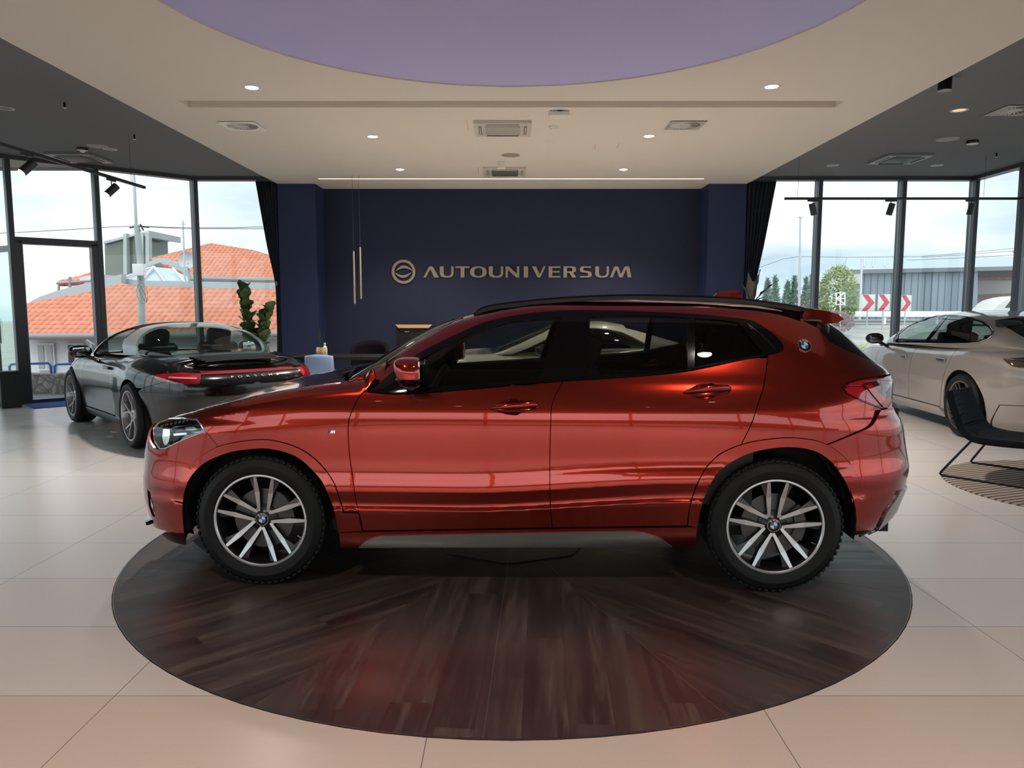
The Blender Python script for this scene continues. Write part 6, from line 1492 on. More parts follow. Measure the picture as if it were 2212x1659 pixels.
e = e_; m = MB(); leaf(m, Vector((.02, -.05, 1.56)), (.55, -.1, .62), .50, .105, droop=.1, notch=False); m.build('leaf', M_dry, e)
m = MB(); leaf(m, Vector((-.02, -.05, 1.52)), (-.18, -.1, .95), .55, .07, droop=.05, notch=False); m.build('leaf', M_dry, e)
m = MB(); leaf(m, Vector((.0, -.05, 1.50)), (.12, -.1, .95), .62, .07, droop=.05, notch=False); m.build('leaf', M_dry, e)
bp_ = on_y(1545, 640, 12.6); fig((bp_.x, 12.6, 0), 'slender dark green plant before the right blue column', 1.62, .16, M_dkl, n=12, seed=5, Lr=(.25, .4), name='dark_leaf_plant', stems=((.02, 0, 1.0),))
# black bin by the door, blue mat
p = on_z(15, 882, 0); e = empty('black_bin', (p.x - .02, p.y + .12, 0), R(40), 'black box-shaped bin standing by the glass door at the left edge', 'bin'); m = MB(); m.box((0, 0, .26), (.25, .25, .52), bev=.02, seg=3); m.build('bin_body', mat('bin_black', (.012, .016, .014), .5), e); m = MB(); m.box((0, 0, .525), (.24, .24, .02), bev=.006); m.build('lid', mat('bin_black'), e)
a_, b_, c_ = on_z(60, 870, 0), on_z(90, 885, 0), on_z(150, 880, 0); dr = tv; 
me_ = empty('blue_mat', (pm.x + .25, pm.y - .30, 0), math.atan2(tv.y, tv.x), 'blue door mat on the floor at the open left doorway', 'mat')
m = MB(); m.box((0, 0, .006), (Lw * .95, .75, .012), bev=.004); m.build('mat_body', mat('blue_mat_pile', (.035, .12, .42), .95), me_)
# striped round rug and the black sled chair
RC = (4.74, 5.86)
def rug_fn(nt, b):
    g = NG(nt); o, x, y, z = g.obj(); a = R(-20); l = g.m('ADD', g.m('MULTIPLY', x, math.sin(a)), g.m('MULTIPLY', y, math.cos(a)))
    f = g.m('FRACT', g.m('DIVIDE', g.m('ADD', l, 10.0), .058)); s = g.m('LESS_THAN', f, .42); n = g.noise(o, 160, 3)
    g.L.new(g.mix(s, g.mix(n, (.30, .25, .215), (.44, .38, .33)), (.075, .058, .05)), b.inputs['Base Color']); g.bump(n, b, .4, .003)
rg = empty('round_rug', (*RC, 0), 0, 'round beige rug with thin dark stripes under the black lounge chair', 'rug')
m = MB(); m.lathe([(0, .010), (1.10, .010), (1.112, .004), (1.112, 0)], 'z', 96); m.build('rug_body', mat('striped_rug', (.4, .35, .3), .95, fn=rug_fn), rg)
f_ = Vector((.72, -.69, 0)).normalized(); s_ = Vector((f_.y * -1, f_.x, 0)); 
A0_ = on_z(2029, 1027, .012); B0_ = on_z(2096, 1000, .012)
wv_ = B0_ - A0_; mid = (A0_ + B0_) / 2; fx = Vector((wv_.y, -wv_.x, 0)).normalized(); W2 = wv_.length / 2
ch = empty('lounge_chair', mid + fx * .34, 0, 'black quilted lounge chair on sled legs standing on the striped rug', 'chair'); ch.rotation_euler = (0, 0, math.atan2(fx.y, fx.x)); ch.location.z = 0
M_leg = mat('black_steel_rod', (.012, .012, .013), .4, .4); M_bk = mat('black_chair_fabric', (.005, .007, .012), .8, spec=.2)
for s in (-1, 1):
    y = s * W2; m = MB(); pts = [(-.13, y * .74, .345), (-.16, y * .80, .30), (-.325, y, .05), (-.335, y, .03), (-.32, y, .018), (-.29, y, .018), (.30, y, .018), (.335, y, .022), (.345, y, .05), (.34, y * .92, .26), (.32, y * .76, .345)]
    m.tube(pts, .010, 10); m.build('sled_leg', M_leg, ch)
sw = W2 * .80
rows = []
prof = [(-.40, .90), (-.375, .80), (-.345, .70), (-.31, .60), (-.275, .51), (-.22, .44), (-.14, .405), (0, .40), (.15, .405), (.30, .42), (.40, .43)]
prof = [(x + .05, z * .80) for x, z in prof]; prof = catmull(prof, 5)
for i, (x, z) in enumerate(prof):
    t = i / (len(prof) - 1); w = sw * (.80 + .20 * min(1, t * 1.6)); rows.append([Vector((x + .05 * (1 - (q * q)) * (-1 if t < .4 else 0) - (.0), q * w, z + .02 * q * q)) for q in np.linspace(-1, 1, 9)])
m = MB(); m.grid(rows); o = m.build('seat_shell', M_bk, ch); sd = o.modifiers.new('t', 'SOLIDIFY'); sd.thickness = .055; sd.offset = 0; bv = o.modifiers.new('b', 'BEVEL'); bv.width = .018; bv.segments = 3
m = MB()
for i in range(3, 36, 5):
    x, z = prof[i]; x2, z2 = prof[i + 1]; nrm_ = Vector((-(z2 - z), 0, x2 - x)).normalized(); nrm_ = nrm_ if nrm_.x > 0 or nrm_.z > 0 else -nrm_; w = sw * .8; m.tube([Vector((x, -w, z)) + nrm_ * .030, Vector((x - (.05 if i < 18 else 0), 0, z)) + nrm_ * .030, Vector((x, w, z)) + nrm_ * .030], .0035, 5)
m.build('quilt_seam', mat('seam_black', (.002, .002, .003), .9), ch)
# ================================================================ outside the glass
def on_plane(px, py, P0, n):
    d = ray(px, py); o = Vector((0, 0, HC)); t = (Vector(P0) - o).dot(Vector(n)) / d.dot(Vector(n)); return o + d * t
def slab(name, pts, n, th, m_, parent=None, mi_side=None):
    """an outline in space with thickness behind it"""
    n = Vector(n).normalized(); m = MB(); A = [m.bm.verts.new(p) for p in pts]; B = [m.bm.verts.new(Vector(p) - n * th) for p in pts]; k = len(pts)
    m.bm.faces.new(A); m.bm.faces.new(B[::-1])
    for i in range(k): m.bm.faces.new((A[i], B[i], B[(i + 1) % k], A[(i + 1) % k]))
    return m.build(name, m_, parent)
M_conc = mat('pale_concrete', (.36, .38, .37), .8); M_whitew = mat('white_render_wall', (.52, .52, .55), .85); M_metal = mat('pale_flashing', (.34, .37, .37), .45, .2)
def ground_fn(nt, b):
    g = NG(nt); o, x, y, z = g.obj(); n = g.noise(o, .7, 5); g.L.new(g.ramp(n, [(.3, (.26, .26, .24)), (.7, (.38, .37, .34))]), b.inputs['Base Color'])
M_ground = mat('paving_outside', (.5, .5, .46), .9, fn=ground_fn)
m = MB(); N_ = 40
def gz(x, y): return -.03 + (.62 * float(sstep(26, 36, y)) if x > 0 else -3.0 * float(sstep(13.6, 15.2, y)) * float(sstep(0, -2.0, x))) 
m.grid([[Vector((x, y, gz(x, y))) for y in list(np.linspace(-60, 12, 8)) + list(np.linspace(12.6, 40, 45)) + [60, 120, 250]] for x in [-250, -120, -60, -40, -30, -25, -20, -15, -10, -6, -4, -2.5, -1.5, -.8, 0, .01, 5, 10, 20, 30, 45, 60, 120, 250]])
o = m.build('ground_outside', M_ground, kind='structure')
# tile roofs
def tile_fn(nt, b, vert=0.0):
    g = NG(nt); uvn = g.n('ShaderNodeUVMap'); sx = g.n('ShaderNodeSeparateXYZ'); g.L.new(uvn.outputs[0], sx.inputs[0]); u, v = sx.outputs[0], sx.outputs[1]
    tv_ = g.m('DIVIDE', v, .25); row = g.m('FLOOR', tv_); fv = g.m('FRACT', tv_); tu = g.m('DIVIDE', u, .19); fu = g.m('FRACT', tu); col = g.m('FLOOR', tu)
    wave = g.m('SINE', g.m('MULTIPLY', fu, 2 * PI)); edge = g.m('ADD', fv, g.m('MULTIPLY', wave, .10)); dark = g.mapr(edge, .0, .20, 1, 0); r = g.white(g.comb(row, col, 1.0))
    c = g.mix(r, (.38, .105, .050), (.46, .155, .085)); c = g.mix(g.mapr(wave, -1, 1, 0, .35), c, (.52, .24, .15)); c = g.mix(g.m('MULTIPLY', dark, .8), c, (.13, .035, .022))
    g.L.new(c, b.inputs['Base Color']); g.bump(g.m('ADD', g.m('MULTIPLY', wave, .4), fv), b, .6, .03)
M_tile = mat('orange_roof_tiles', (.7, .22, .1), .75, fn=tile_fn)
M_tileb = mat('brown_roof_tiles', (.35, .2, .16), .8, fn=lambda nt, b: (lambda g: g.L.new(g.ramp(g.noise(g.obj()[0], 7, 4, .8), [(.35, (.16, .075, .055)), (.65, (.36, .22, .18))]), b.inputs['Base Color']))(NG(nt)))
def roof_plane(name, px, Y0, z0, slope, parent, m_=None, th=.12, dirx=0.0):
    """tiled slope that starts at height z0 at distance Y0 and rises away from the viewer"""
    n = Vector((-dirx, -slope, 1)).normalized(); P0 = Vector((0, Y0, z0)); pts = [on_plane(a, b, P0, n) for a, b in px]
    o = slab(name, pts, n, th, m_ or M_tile, parent); me = o.data; uv = me.uv_layers.new(name='UVMap'); k = math.sqrt(1 + slope * slope)
    for lp in me.loops:
        c = me.vertices[lp.vertex_index].co; uv.data[lp.index].uv = (c.x, (c.y - Y0) * k)
    return o
# nearer house with the large tile roof
hs1 = empty('tile_roof_house', (-11, 20, -3), 0, 'low white house with large orange tile roof outside the left windows', 'house')
def ch_(o, root):
    return o
def rel(root, o):
    o.parent = root; o.matrix_parent_inverse = Matrix.Translation(-Vector(root.location)); return o
Y1, Z1, S1 = 20.0, on_y(150, 720, 20.0).z, .50
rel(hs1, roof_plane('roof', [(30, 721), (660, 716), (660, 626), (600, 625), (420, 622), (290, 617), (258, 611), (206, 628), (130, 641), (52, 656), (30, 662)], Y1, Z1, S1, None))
m = MB(); m.tube([on_y(40, 727, Y1 - .15), on_y(660, 722, Y1 - .15)], .09, 10); rel(hs1, m.build('gutter', mat('gutter_grey', (.22, .20, .20), .5)))
wl = [on_y(58, 733, Y1 + .5), on_y(680, 728, Y1 + .5)]; m = MB(); zt1 = wl[0].z; m.box(((wl[0].x + wl[1].x) / 2, Y1 + 2.5, (zt1 - 3) / 2), (wl[1].x - wl[0].x, 4.0, zt1 + 3)); rel(hs1, m.build('wall', M_whitew))
def house_window(x0, x1, y0, y1, dark=False):
    a = on_y(x0, y0, Y1 + .48); b = on_y(x1, y1, Y1 + .48); w = b.x - a.x; h = a.z - b.z; c = (a + b) / 2
    m = MB(); m.box((c.x, Y1 + .46, c.z), (w, .06, h)); f = m.build('window_frame', M_whitew); rel(hs1, f)
    for s in (-1, 1):
        m = MB(); m.box((c.x + s * w * .24, Y1 + .42, c.z), (w * .32, .02, h * .84)); q = m.build('pane', mat('curtained_pane' if not (dark and s < 0) else 'dark_pane', (.30, .31, .31) if not (dark and s < 0) else (.03, .03, .03), .2)); q.parent = f; q.matrix_parent_inverse = Matrix.Identity(4)
house_window(80, 122, 741, 800); house_window(145, 186, 741, 792, True)
# flat grey roof strips and the glass pyramid behind the roof ridge
rel(hs1, slab('parapet', [on_y(a, b, 23.2) for a, b in ((58, 656), (130, 642), (206, 629), (262, 612), (262, 592), (206, 606), (120, 629), (85, 641))], (0, -1, 0), .3, M_metal))
rel(hs1, slab('parapet', [on_y(a, b, 23.6) for a, b in ((236, 606), (300, 620), (425, 621), (610, 627), (610, 611), (430, 608), (300, 606), (250, 598))], (0, -1, 0), .4, M_metal))
py_ = empty('glass_skylight', on_y(335, 612, 24.5), 0, 'glass pyramid skylight on the roof outside the left windows', 'skylight')
def gface(px, Y, name='glazing', mt=None): 
    o = slab(name, [on_y(a, b, y) for (a, b), y in zip(px, Y)], (0, -1, .3), .03, mt or mat('skylight_glass', (.36, .42, .46), .12)); o.parent = py_; o.matrix_parent_inverse = Matrix.Translation(-Vector(py_.location)); return o
gface([(245, 607), (300, 611), (331, 577)], [24.5, 24.5, 25.5]); gface([(302, 611), (356, 611), (333, 577)], [24.5, 24.5, 25.5]); gface([(360, 611), (399, 610), (372, 580), (335, 577)], [24.5, 24.6, 25.8, 25.5])
m = MB()
for a, b in (((243, 608), (331, 576)), ((301, 612), (332, 576)), ((358, 612), (333, 576)), ((243, 609), (400, 611)), ((400, 611), (374, 579))): m.tube([on_y(*a, 24.4), on_y(*b, 25.3)], .035, 6)
o = m.build('glazing_bar', M_whitew); o.parent = py_; o.matrix_parent_inverse = Matrix.Translation(-Vector(py_.location))
# upper house
hs2 = empty('upper_roof_house', (-9, 30, -3), 0, 'farther house with orange hipped tile roof, left of the curtain', 'house')
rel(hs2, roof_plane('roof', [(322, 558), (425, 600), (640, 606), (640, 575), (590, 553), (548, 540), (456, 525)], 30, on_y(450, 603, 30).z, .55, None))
m = MB(); m.tube([on_y(410, 601, 29.8), on_y(660, 607, 29.8)], .10, 8); rel(hs2, m.build('gutter', mat('gutter_grey'))); wl = [on_y(412, 606, 30.5), on_y(660, 606, 30.5)]
m = MB(); m.box(((wl[0].x + wl[1].x) / 2, 32.5, (wl[0].z - 3) / 2), (wl[1].x - wl[0].x, 4, wl[0].z + 3)); rel(hs2, m.build('wall', M_whitew))
rel(hs2, slab('bargeboard', [on_y(a, b, 28.5) for a, b in ((318, 566), (345, 557), (372, 563), (398, 578), (418, 602), (412, 604), (390, 586), (366, 572), (345, 567), (318, 577))], (0, -1, 0), .2, M_metal))
# dark glass block, small roof
gb = empty('glazed_building', on_y(270, 610, 34), 0, 'dark glazed building with sloping pale roof edge left of the pole', 'building')
def rl(o, root): o.parent = root; o.matrix_parent_inverse = Matrix.Translation(-Vector(root.location)); return o
rl(slab('glazing', [on_y(a, b, 34) for a, b in ((226, 526), (296, 506), (302, 720), (230, 720))], (0, -1, 0), 3.0, mat('olive_glass', (.10, .115, .085), .15)), gb)
rl(slab('roof_edge', [on_y(a, b, 33.8) for a, b in ((224, 527), (224, 521), (322, 498), (322, 512), (296, 508))], (0, -1, 0), 3.2, M_metal), gb)
for x in (266, 302, 314): rl(slab('column', [on_y(a, b, 33.7) for a, b in ((x, 505), (x + 7, 504), (x + 9, 720), (x + 1, 720))], (0, -1, 0), .3, M_conc), gb)
# another low roof through the door
hs3 = empty('small_roof_house', on_y(165, 640, 27), 0, 'small tiled roof corner seen through the open left doorway', 'house')
rl(roof_plane('roof', [(124, 612), (126, 606), (170, 596), (198, 587), (204, 604), (150, 612)], 27, on_y(150, 612, 27).z, .5, None), hs3)
m = MB(); m.tube([on_y(123, 612, 26.9), on_y(205, 606, 26.9)], .05, 6); m.tube([on_y(127, 613, 26.9), on_y(127, 633, 26.9)], .04, 6); m.tube([on_y(151, 598, 26.9), on_y(151, 626, 26.9)], .05, 6); rl(m.build('gutter', mat('gutter_grey')), hs3)
rl(slab('wall', [on_y(a, b, 27.2) for a, b in ((172, 600), (206, 592), (206, 640), (172, 640))], (0, -1, 0), 2, M_whitew), hs3)
# pole, dish, antenna, wires
pl = empty('utility_pole', on_y(306, 760, 17), 0, 'pale concrete utility pole with cable coil outside the left windows', 'pole')
m = MB(); m.tube([on_y(308, 770, 17), on_y(303, 560, 17), on_y(295, 486, 17)], [.085, .075, .06], 14); rl(m.build('pole_shaft', M_conc), pl)
m = MB(); m.tube([on_y(294, 486, 17), on_y(288, 360, 17)], [.035, .03], 10); rl(m.build('mast', mat('galvanised', (.42, .44, .45), .4, .4)), pl)
m = MB(); c = on_y(303, 583, 16.9); m.box((c.x, 16.85, c.z), (.24, .14, .26), bev=.01); rl(m.build('junction_box', M_trimw), pl)
m = MB(); c = on_y(311, 634, 16.9)
for k in range(4): m.tube([(c.x + (.060 + .02 * k) * math.cos(a + k), 16.85 - .01 * k, c.z + (.17 + .02 * k) * math.sin(a)) for a in np.linspace(0, 2 * PI, 25)[:-1]], .0035, 5, closed=True)
rl(m.build('cable_coil', M_plast), pl)
m = MB()
for a, b in (((280, 492), (300, 489)), ((300, 489), (322, 491)), ((297, 487), (303, 500)), ((303, 484), (310, 498))): m.tube([on_y(*a, 17), on_y(*b, 17)], .018, 6)
rl(m.build('insulator_arm', M_plast), pl)
dsh = on_y(404, 562, 28); e = empty('satellite_dish', dsh, 0, 'white satellite dish beside the tile roof outside the left windows', 'satellite dish'); r_ = (on_y(423, 562, 28).x - on_y(386, 562, 28).x) / 2
m = MB(); m.lathe([(0, .10), (r_ * .5, .07), (r_ * .9, .0), (r_, -.03), (r_ * .9, .02), (r_ * .5, .09), (0, .12)], 'y', 32); m.build('dish', mat('dish_white', (.42, .43, .42), .5), e); m = MB(); m.tube([(0, .1, -.1), (0, .05, -5.5)], .04, 8); m.tube([(0, 0, -r_ * .8), (.05, -.5, -.3)], .02, 6); m.build('bracket', M_metal, e)
an = on_y(396, 600, 27); e = empty('antenna_mast', an, 0, 'thin aerial mast with cross bar left of the tile roof', 'antenna'); t_ = on_y(395, 477, 27); m = MB(); m.tube([(0, 0, -5.2), (t_.x - an.x, 0, t_.z - an.z)], .03, 6); c = on_y(395, 484, 27); m.tube([(c.x - an.x - .13, 0, c.z - an.z), (c.x - an.x + .14, 0, c.z - an.z)], .012, 5); m.build('mast', mat('galvanised'), e)
wr = empty('overhead_wire', on_y(300, 490, 17), 0, 'thin overhead wires running past the pole outside the left windows', 'wire'); m = MB()
for pts, Y in ((((-30, 505), (60, 501), (150, 496), (230, 491), (298, 488)), 17), (((298, 488), (360, 491), (430, 492), (500, 492), (600, 489)), 17), (((298, 489), (400, 494), (500, 494), (600, 494)), 17.2)): m.tube([on_y(a, b, Y) - wr.location for a, b in pts], .008, 5)
m.build('wire', mat('wire_grey', (.12, .12, .12), .7), wr)
# stone wall and blue railing beyond the door
def stone_fn(nt, b):
    g = NG(nt); o, x, y, z = g.obj(); v = g.n('ShaderNodeTexVoronoi', feature='DISTANCE_TO_EDGE'); v.inputs['Scale'].default_value = 7; g.L.new(o, v.inputs['Vector']); n = g.noise(o, 6, 4)
    g.L.new(g.mix(g.mapr(v.outputs['Distance'], .0, .08, .8, 0), g.ramp(n, [(.3, (.22, .21, .19)), (.7, (.48, .46, .42))]), (.12, .11, .10)), b.inputs['Base Color']); g.bump(v.outputs['Distance'], b, .6, .05)
sa, sb = on_y(48, 852, 12.9), on_y(225, 852, 12.9)
e = empty('stone_wall', ((sa.x + sb.x) / 2, 13.0, -.03), 0, 'low rubble stone wall outside the open left doorway', 'wall'); m = MB(); m.box((0, 0, .16), (sb.x - sa.x + 1.6, .35, .36), bev=.02); m.build('stonework', mat('rubble_stone', (.4, .38, .35), .9, fn=stone_fn), e)
M_bl = mat('blue_railing_paint', (.05, .22, .62), .4)
for i, (x0, x1, lab) in enumerate(((20, 109, 'left one of two blue tube railings on the stone wall'), (117, 215, 'right one of two blue tube railings on the stone wall'))):
    a = on_y(x0, 787, 13.0); b = on_y(x1, 780 if i == 0 else 776, 13.0); e = empty('blue_railing', ((a.x + b.x) / 2, 13.0, .3), 0, lab, 'railing', 'blue railings outside'); L_2 = (b.x - a.x) / 2; h_ = a.z - .3; m = MB()
    m.tube([(-L_2, 0, 0), (-L_2, 0, h_ - .04), (-L_2 + .04, 0, h_), (L_2 - .04, 0, h_ + .02), (L_2, 0, h_ - .02), (L_2, 0, 0)], .022, 10); m.build('rail', M_bl, e)
m = MB(); cpt = on_y(196, 745, 15); e = empty('handrail_post', on_y(205, 800, 15), 0, 'grey handrail post seen beside the sports car mirror', 'railing'); m.tube([Vector((0, 0, -1)), on_y(200, 742, 15) - e.location], .05, 8); m.tube([on_y(186, 736, 15) - e.location, on_y(222, 760, 15) - e.location], .035, 8); m.build('rail', mat('galvanised'), e)
# ---------------------------------------------------------------- right side
bd = empty('corrugated_building', on_y(1960, 690, 42), 0, 'grey corrugated metal building with pale roof outside the right windows', 'building')
def corr_fn(nt, b):
    g = NG(nt); o, x, y, z = g.obj(); f = g.m('FRACT', g.m('DIVIDE', x, .38)); s = g.m('LESS_THAN', f, .18); n = g.noise(o, .25, 3); c = g.mix(n, (.12, .145, .17), (.20, .26, .30)); g.L.new(g.mix(s, c, (.07, .085, .10)), b.inputs['Base Color'])
rl(slab('wall', [on_y(a, b, 42) for a, b in ((1828, 582), (2112, 576), (2112, 690), (1828, 690))], (0, -1, 0), .6, mat('corrugated_metal', (.24, .29, .33), .5, fn=corr_fn)), bd)
rl(slab('roof', [on_y(a, b, y) for (a, b), y in zip(((1824, 583), (2240, 574), (2240, 556), (2050, 549), (1960, 549), (1830, 555)), (41.5, 41.5, 49, 50, 50, 49))], (0, -1, 1), .3, mat('pale_metal_roof', (.34, .39, .41), .5)), bd)
for x in (1866, 1885, 1910, 1990, 2010): rl(slab('roof_seam', [on_y(a, b, y) for (a, b), y in zip(((x, 575), (x + 1.5, 575), (x + 2.5, 556), (x + 1, 556)), (42.5, 42.5, 48, 48))], (0, -1, 1), .05, M_whitew), bd)
m = MB(); c = on_y(1845, 596, 41.8); m.box(c, (.75, .15, .9), bev=.05); rl(m.build('sign_box', M_whitew), bd)
m = MB(); m.tube([on_y(1862, 560, 41), on_y(1857, 690, 41)], .06, 8); rl(m.build('drainpipe', M_whitew), bd)
hb = empty('brick_house', on_y(2170, 690, 46), 0, 'brown brick house with tiled roof at the right picture edge outside', 'house')
rl(slab('wall', [on_y(a, b, 46) for a, b in ((2112, 600), (2300, 596), (2300, 690), (2112, 690))], (0, -1, 0), .6, mat('grey_brown_wall', (.34, .33, .31), .85)), hb)
rl(slab('roof', [on_y(a, b, y) for (a, b), y in zip(((2110, 600), (2300, 598), (2300, 568), (2112, 572)), (45.7, 45.7, 49, 49))], (0, -1, 1), .2, M_tileb), hb)
rl(slab('lower_roof', [on_y(a, b, y) for (a, b), y in zip(((2112, 668), (2300, 668), (2300, 630), (2112, 636)), (43, 43, 45.6, 45.6))], (0, -1, 1), .2, M_tileb), hb)
# chevron signs
M_sgw = mat('sign_white', (.50, .49, .46), .5); M_sgr = mat('sign_red', (.42, .03, .045), .45)
for x0, x1, y0, y1, lab in ((1861.5, 1889, 636, 671.5, 'leftmost'), (1897, 1921.5, 635.5, 671, 'middle'), (1946.5, 1967.5, 637.5, 672, 'rightmost')):
    a = on_y(x0, y0, 33); b = on_y(x1, y1, 33); c = (a + b) / 2; w = (b.x - a.x) / 2; h = (a.z - b.z) / 2; zg = gz(10, 33)
    e = empty('chevron_sign', (c.x, 33, zg), 0, 'white road sign with red chevron pointing right, %s of three' % lab, 'road sign', 'chevron signs by the road'); cz = c.z - zg
    m = MB(); m.box((0, 0, cz), (w * 2, .03, h * 2), bev=.008); m.build('sign_plate', M_sgw, e)
    m = MB(); m.poly([(-w * .92, cz + h * .97), (-w * .12, cz + h * .97), (w * .92, cz), (-w * .12, cz - h * .97), (-w * .92, cz - h * .97), (w * .02, cz)], -.025, -.018, 'xz'); m.build('chevron', M_sgr, e)
    m = MB(); m.cyl((0, .03, 0), (0, .03, cz), .03, 10); m.build('post', mat('galvanised'), e)
m = MB(); gp = on_y(1775, 690, 30); ga = [on_y(x, y, 37) for x, y in ((1843, 690), (1980, 689), (2110, 690))]
gr_ = empty('guardrail', (ga[0].x, 37, gz(10, 37)), 0, 'pale metal guard rail along the road outside the right windows', 'guardrail'); m = MB(); m.box((4.5, 0, .55), (12, .05, .28), bev=.03); m.build('rail', M_trimw, gr_)
for k in range(5): m = MB(); m.box((-1 + k * 2.6, .06, .25), (.10, .08, .6)); m.build('post', M_trimw, gr_)
m = MB(); m.box((0, 0, 0), (60, 6, .04)); o = m.build('road', mat('asphalt_pale', (.24, .24, .23), .9), None, (30, 40, .62)); o['kind'] = 'structure'; o.name = 'ground_road'
def foliage(name, c, size, m_, label, cat, n=500, ls=.12, seed=1, group=None, trunk=True, spike=False):
    rnd = random.Random(seed); e = empty(name, c, 0, label, cat, group); m = MB()
    for k in range(n):
        while True:
            p = Vector((rnd.uniform(-1, 1), rnd.uniform(-1, 1), rnd.uniform(-1, 1)))
            if p.length < 1: break
        p = p.normalized() * (p.length ** .35)
        if spike: p.x *= max(.15, 1 - (p.z + 1) / 2.1); p.y *= max(.15, 1 - (p.z + 1) / 2.1)
        p = Vector((p.x * size[0], p.y * size[1], (p.z + 1) * size[2])); d = Vector((rnd.gauss(0, 1), rnd.gauss(0, 1), rnd.gauss(0, 1) + (1.5 if spike else 0))).normalized(); s = d.orthogonal().normalized() * ls * rnd.uniform(.5, 1.1); q = d * ls * rnd.uniform(1.0, 2.2)
        m.bm.faces.new([m.bm.verts.new(p - s * .5), m.bm.verts.new(p + q * .5 - s * .3), m.bm.verts.new(p + q), m.bm.verts.new(p + q * .5 + s * .4)])
    m.build('foliage', m_, e, weld=0, autosmooth=False)
    if trunk: m = MB(); m.tube([(0, 0, -.2), (0, 0, size[2] * 1.2)], [.08, .03], 8); m.build('trunk', M_stem, e)
    return e
def fol(name, a, b_): return mat(name, a, .8, fn=lambda nt, b: (lambda g: g.L.new(g.mix(g.noise(g.obj()[0], 3, 3), a, b_), b.inputs['Base Color']))(NG(nt)))
M_con = fol('conifer_green', (.07, .14, .09), (.17, .27, .19)); M_tr = fol('tree_green', (.14, .20, .05), (.30, .35, .12)); M_pur = fol('purple_bush', (.19, .12, .14), (.28, .20, .22)); M_yel = fol('yellow_green_plant', (.30, .33, .06), (.45, .45, .13))
for i, x in enumerate((1655, 1676, 1698, 1718, 1738, 1756, 1774)):
    b = on_y(x, 700, 38); h = on_y(x, (600, 594, 605, 592, 597, 590, 602)[i], 38).z; foliage('conifer', (b.x, 38 + .3 * (i % 2), .55), (.40, .34, (h - .55) / 2 * .97), M_con, 'pale green conifer in the hedge outside the right windows, number %d from the curtain' % (i + 1) if False else 'pale green conifer outside the right windows, %s' % ('nearest the curtain', 'second from the curtain', 'third from the curtain', 'middle one of seven', 'third from the leafy tree', 'second from the leafy tree', 'next to the leafy tree')[i], 'tree', 1100, .12, i, 'conifers of the hedge row', spike=True)
b = on_y(1808, 690, 35.4); foliage('leafy_tree', (b.x, 35.4, .5), (.85, .8, (on_y(1808, 578, 37).z - .5) / 2), M_tr, 'yellow-green leafy tree between the conifers and the grey building', 'tree', 2600, .13, 21)
b = on_y(1795, 700, 31); foliage('purple_shrub', (b.x, 31, .35), (.95, .6, .50), M_pur, 'round purplish shrub above the orange-red car tail', 'shrub', 2200, .06, 22, trunk=False)
b = on_y(1868, 733, 25); foliage('yellow_green_shrub', (b.x, 24, -.02), (.75, .35, .17), M_yel, 'low yellow-green plants before the road outside', 'shrub', 500, .055, 23, trunk=False)
e = empty('lamp_post', on_y(1727, 690, 36), 0, 'thin street lamp post above the conifers outside the right windows', 'lamp post'); t_ = on_y(1729, 469, 36); m = MB(); m.tube([(0, 0, -1.0), (t_.x - e.location.x, 0, t_.z - e.location.z)], [.07, .045], 8); m.build('post', mat('galvanised'), e); m = MB(); m.box((t_.x - e.location.x, 0, t_.z - e.location.z), (.16, .12, .06)); m.build('lamp_head', mat('galvanised'), e)
e = empty('utility_pole', on_y(2208, 680, 40), 0, 'dark pole with curved arm at the right picture edge outside', 'pole'); m = MB(); a = on_y(2211, 560, 40); b = on_y(2200, 548, 40); c = on_y(2188, 543, 40); m.tube([(0, 0, -1), a - e.location, b - e.location, c - e.location], .06, 8); m.build('pole_shaft', mat('galvanised'), e)
wr = empty('overhead_wire', on_y(1730, 555, 36), 0, 'thin overhead wires crossing outside the right windows', 'wire'); m = MB()
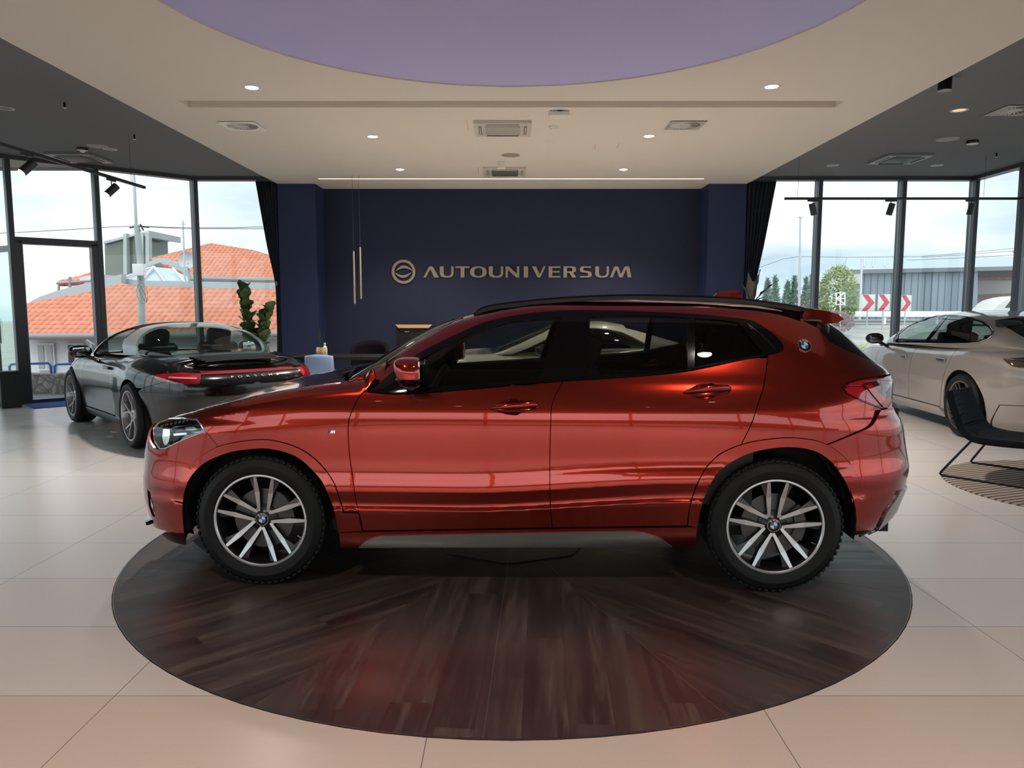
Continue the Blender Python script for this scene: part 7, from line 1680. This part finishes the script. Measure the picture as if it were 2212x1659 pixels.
for pts, Y in ((((1640, 578), (1690, 560), (1725, 554), (1830, 556), (1990, 554), (2100, 545), (2240, 532)), 36), (((1990, 556), (2100, 549), (2240, 538)), 36), (((1960, 562), (2100, 556), (2240, 548)), 36)): m.tube([on_y(a, b, Y) - wr.location for a, b in pts], .012, 5)
m.build('wire', mat('wire_grey'), wr)
lt = empty('lattice_fence', on_y(1815, 690, 34), 0, 'small white lattice frame before the grey building', 'fence'); m = MB()
for a, b in (((1806, 632), (1806, 660)), ((1825, 632), (1825, 660)), ((1806, 633), (1825, 633)), ((1806, 645), (1825, 645)), ((1806, 658), (1825, 658)), ((1806, 645), (1825, 633)), ((1806, 645), (1825, 657)), ((1815, 632), (1815, 705))): m.tube([on_y(*a, 34) - lt.location, on_y(*b, 34) - lt.location], .025, 5)
m.build('lattice', M_trimw, lt)
wc = on_y(2180, 676, 36); e = empty('parked_white_car', (wc.x, 36, .6), 0, 'white car parked far outside at the right picture edge', 'car'); m = MB(); P = catmull([(-2.1, .1), (-2.1, .55), (-1.5, .75), (-.9, 1.25), (.2, 1.42), (1.2, 1.3), (1.9, .9), (2.1, .7), (2.1, .1)], 3)
rows = [[Vector((x * (1 - .08 * abs(y) ** 4), y * .85, z * (1 - .06 * abs(y) ** 4))) for x, z in P] for y in (-1, -.9, -.5, 0, .5, .9, 1)]; m.grid(rows)
for r in (rows[0], rows[-1]): m.bm.faces.new([m.bm.verts.new(p) for p in r])
m.build('body', M_sgw, e); m = MB(); m.poly([(-.8, .85), (-.55, 1.18), (.2, 1.3), (1.1, 1.2), (1.5, .9)], -.86, .86, 'xz'); m.build('window', M_black, e)
for x in (-1.35, 1.3): m = MB(); m.cyl((x, -.86, .3), (x, .86, .3), .31, 24); m.build('wheel', M_tyre, e)
# what the paint mirrors from behind the viewer
e = empty('garden_hedge', (0, -18, 0), 0, 'green hedge behind the showroom, only mirrored in the car doors', 'hedge'); m = MB(); m.box((0, 0, .7), (44, 1.2, 1.5), bev=.2); m.build('foliage', fol('hedge_green', (.05, .10, .03), (.12, .2, .06)), e)
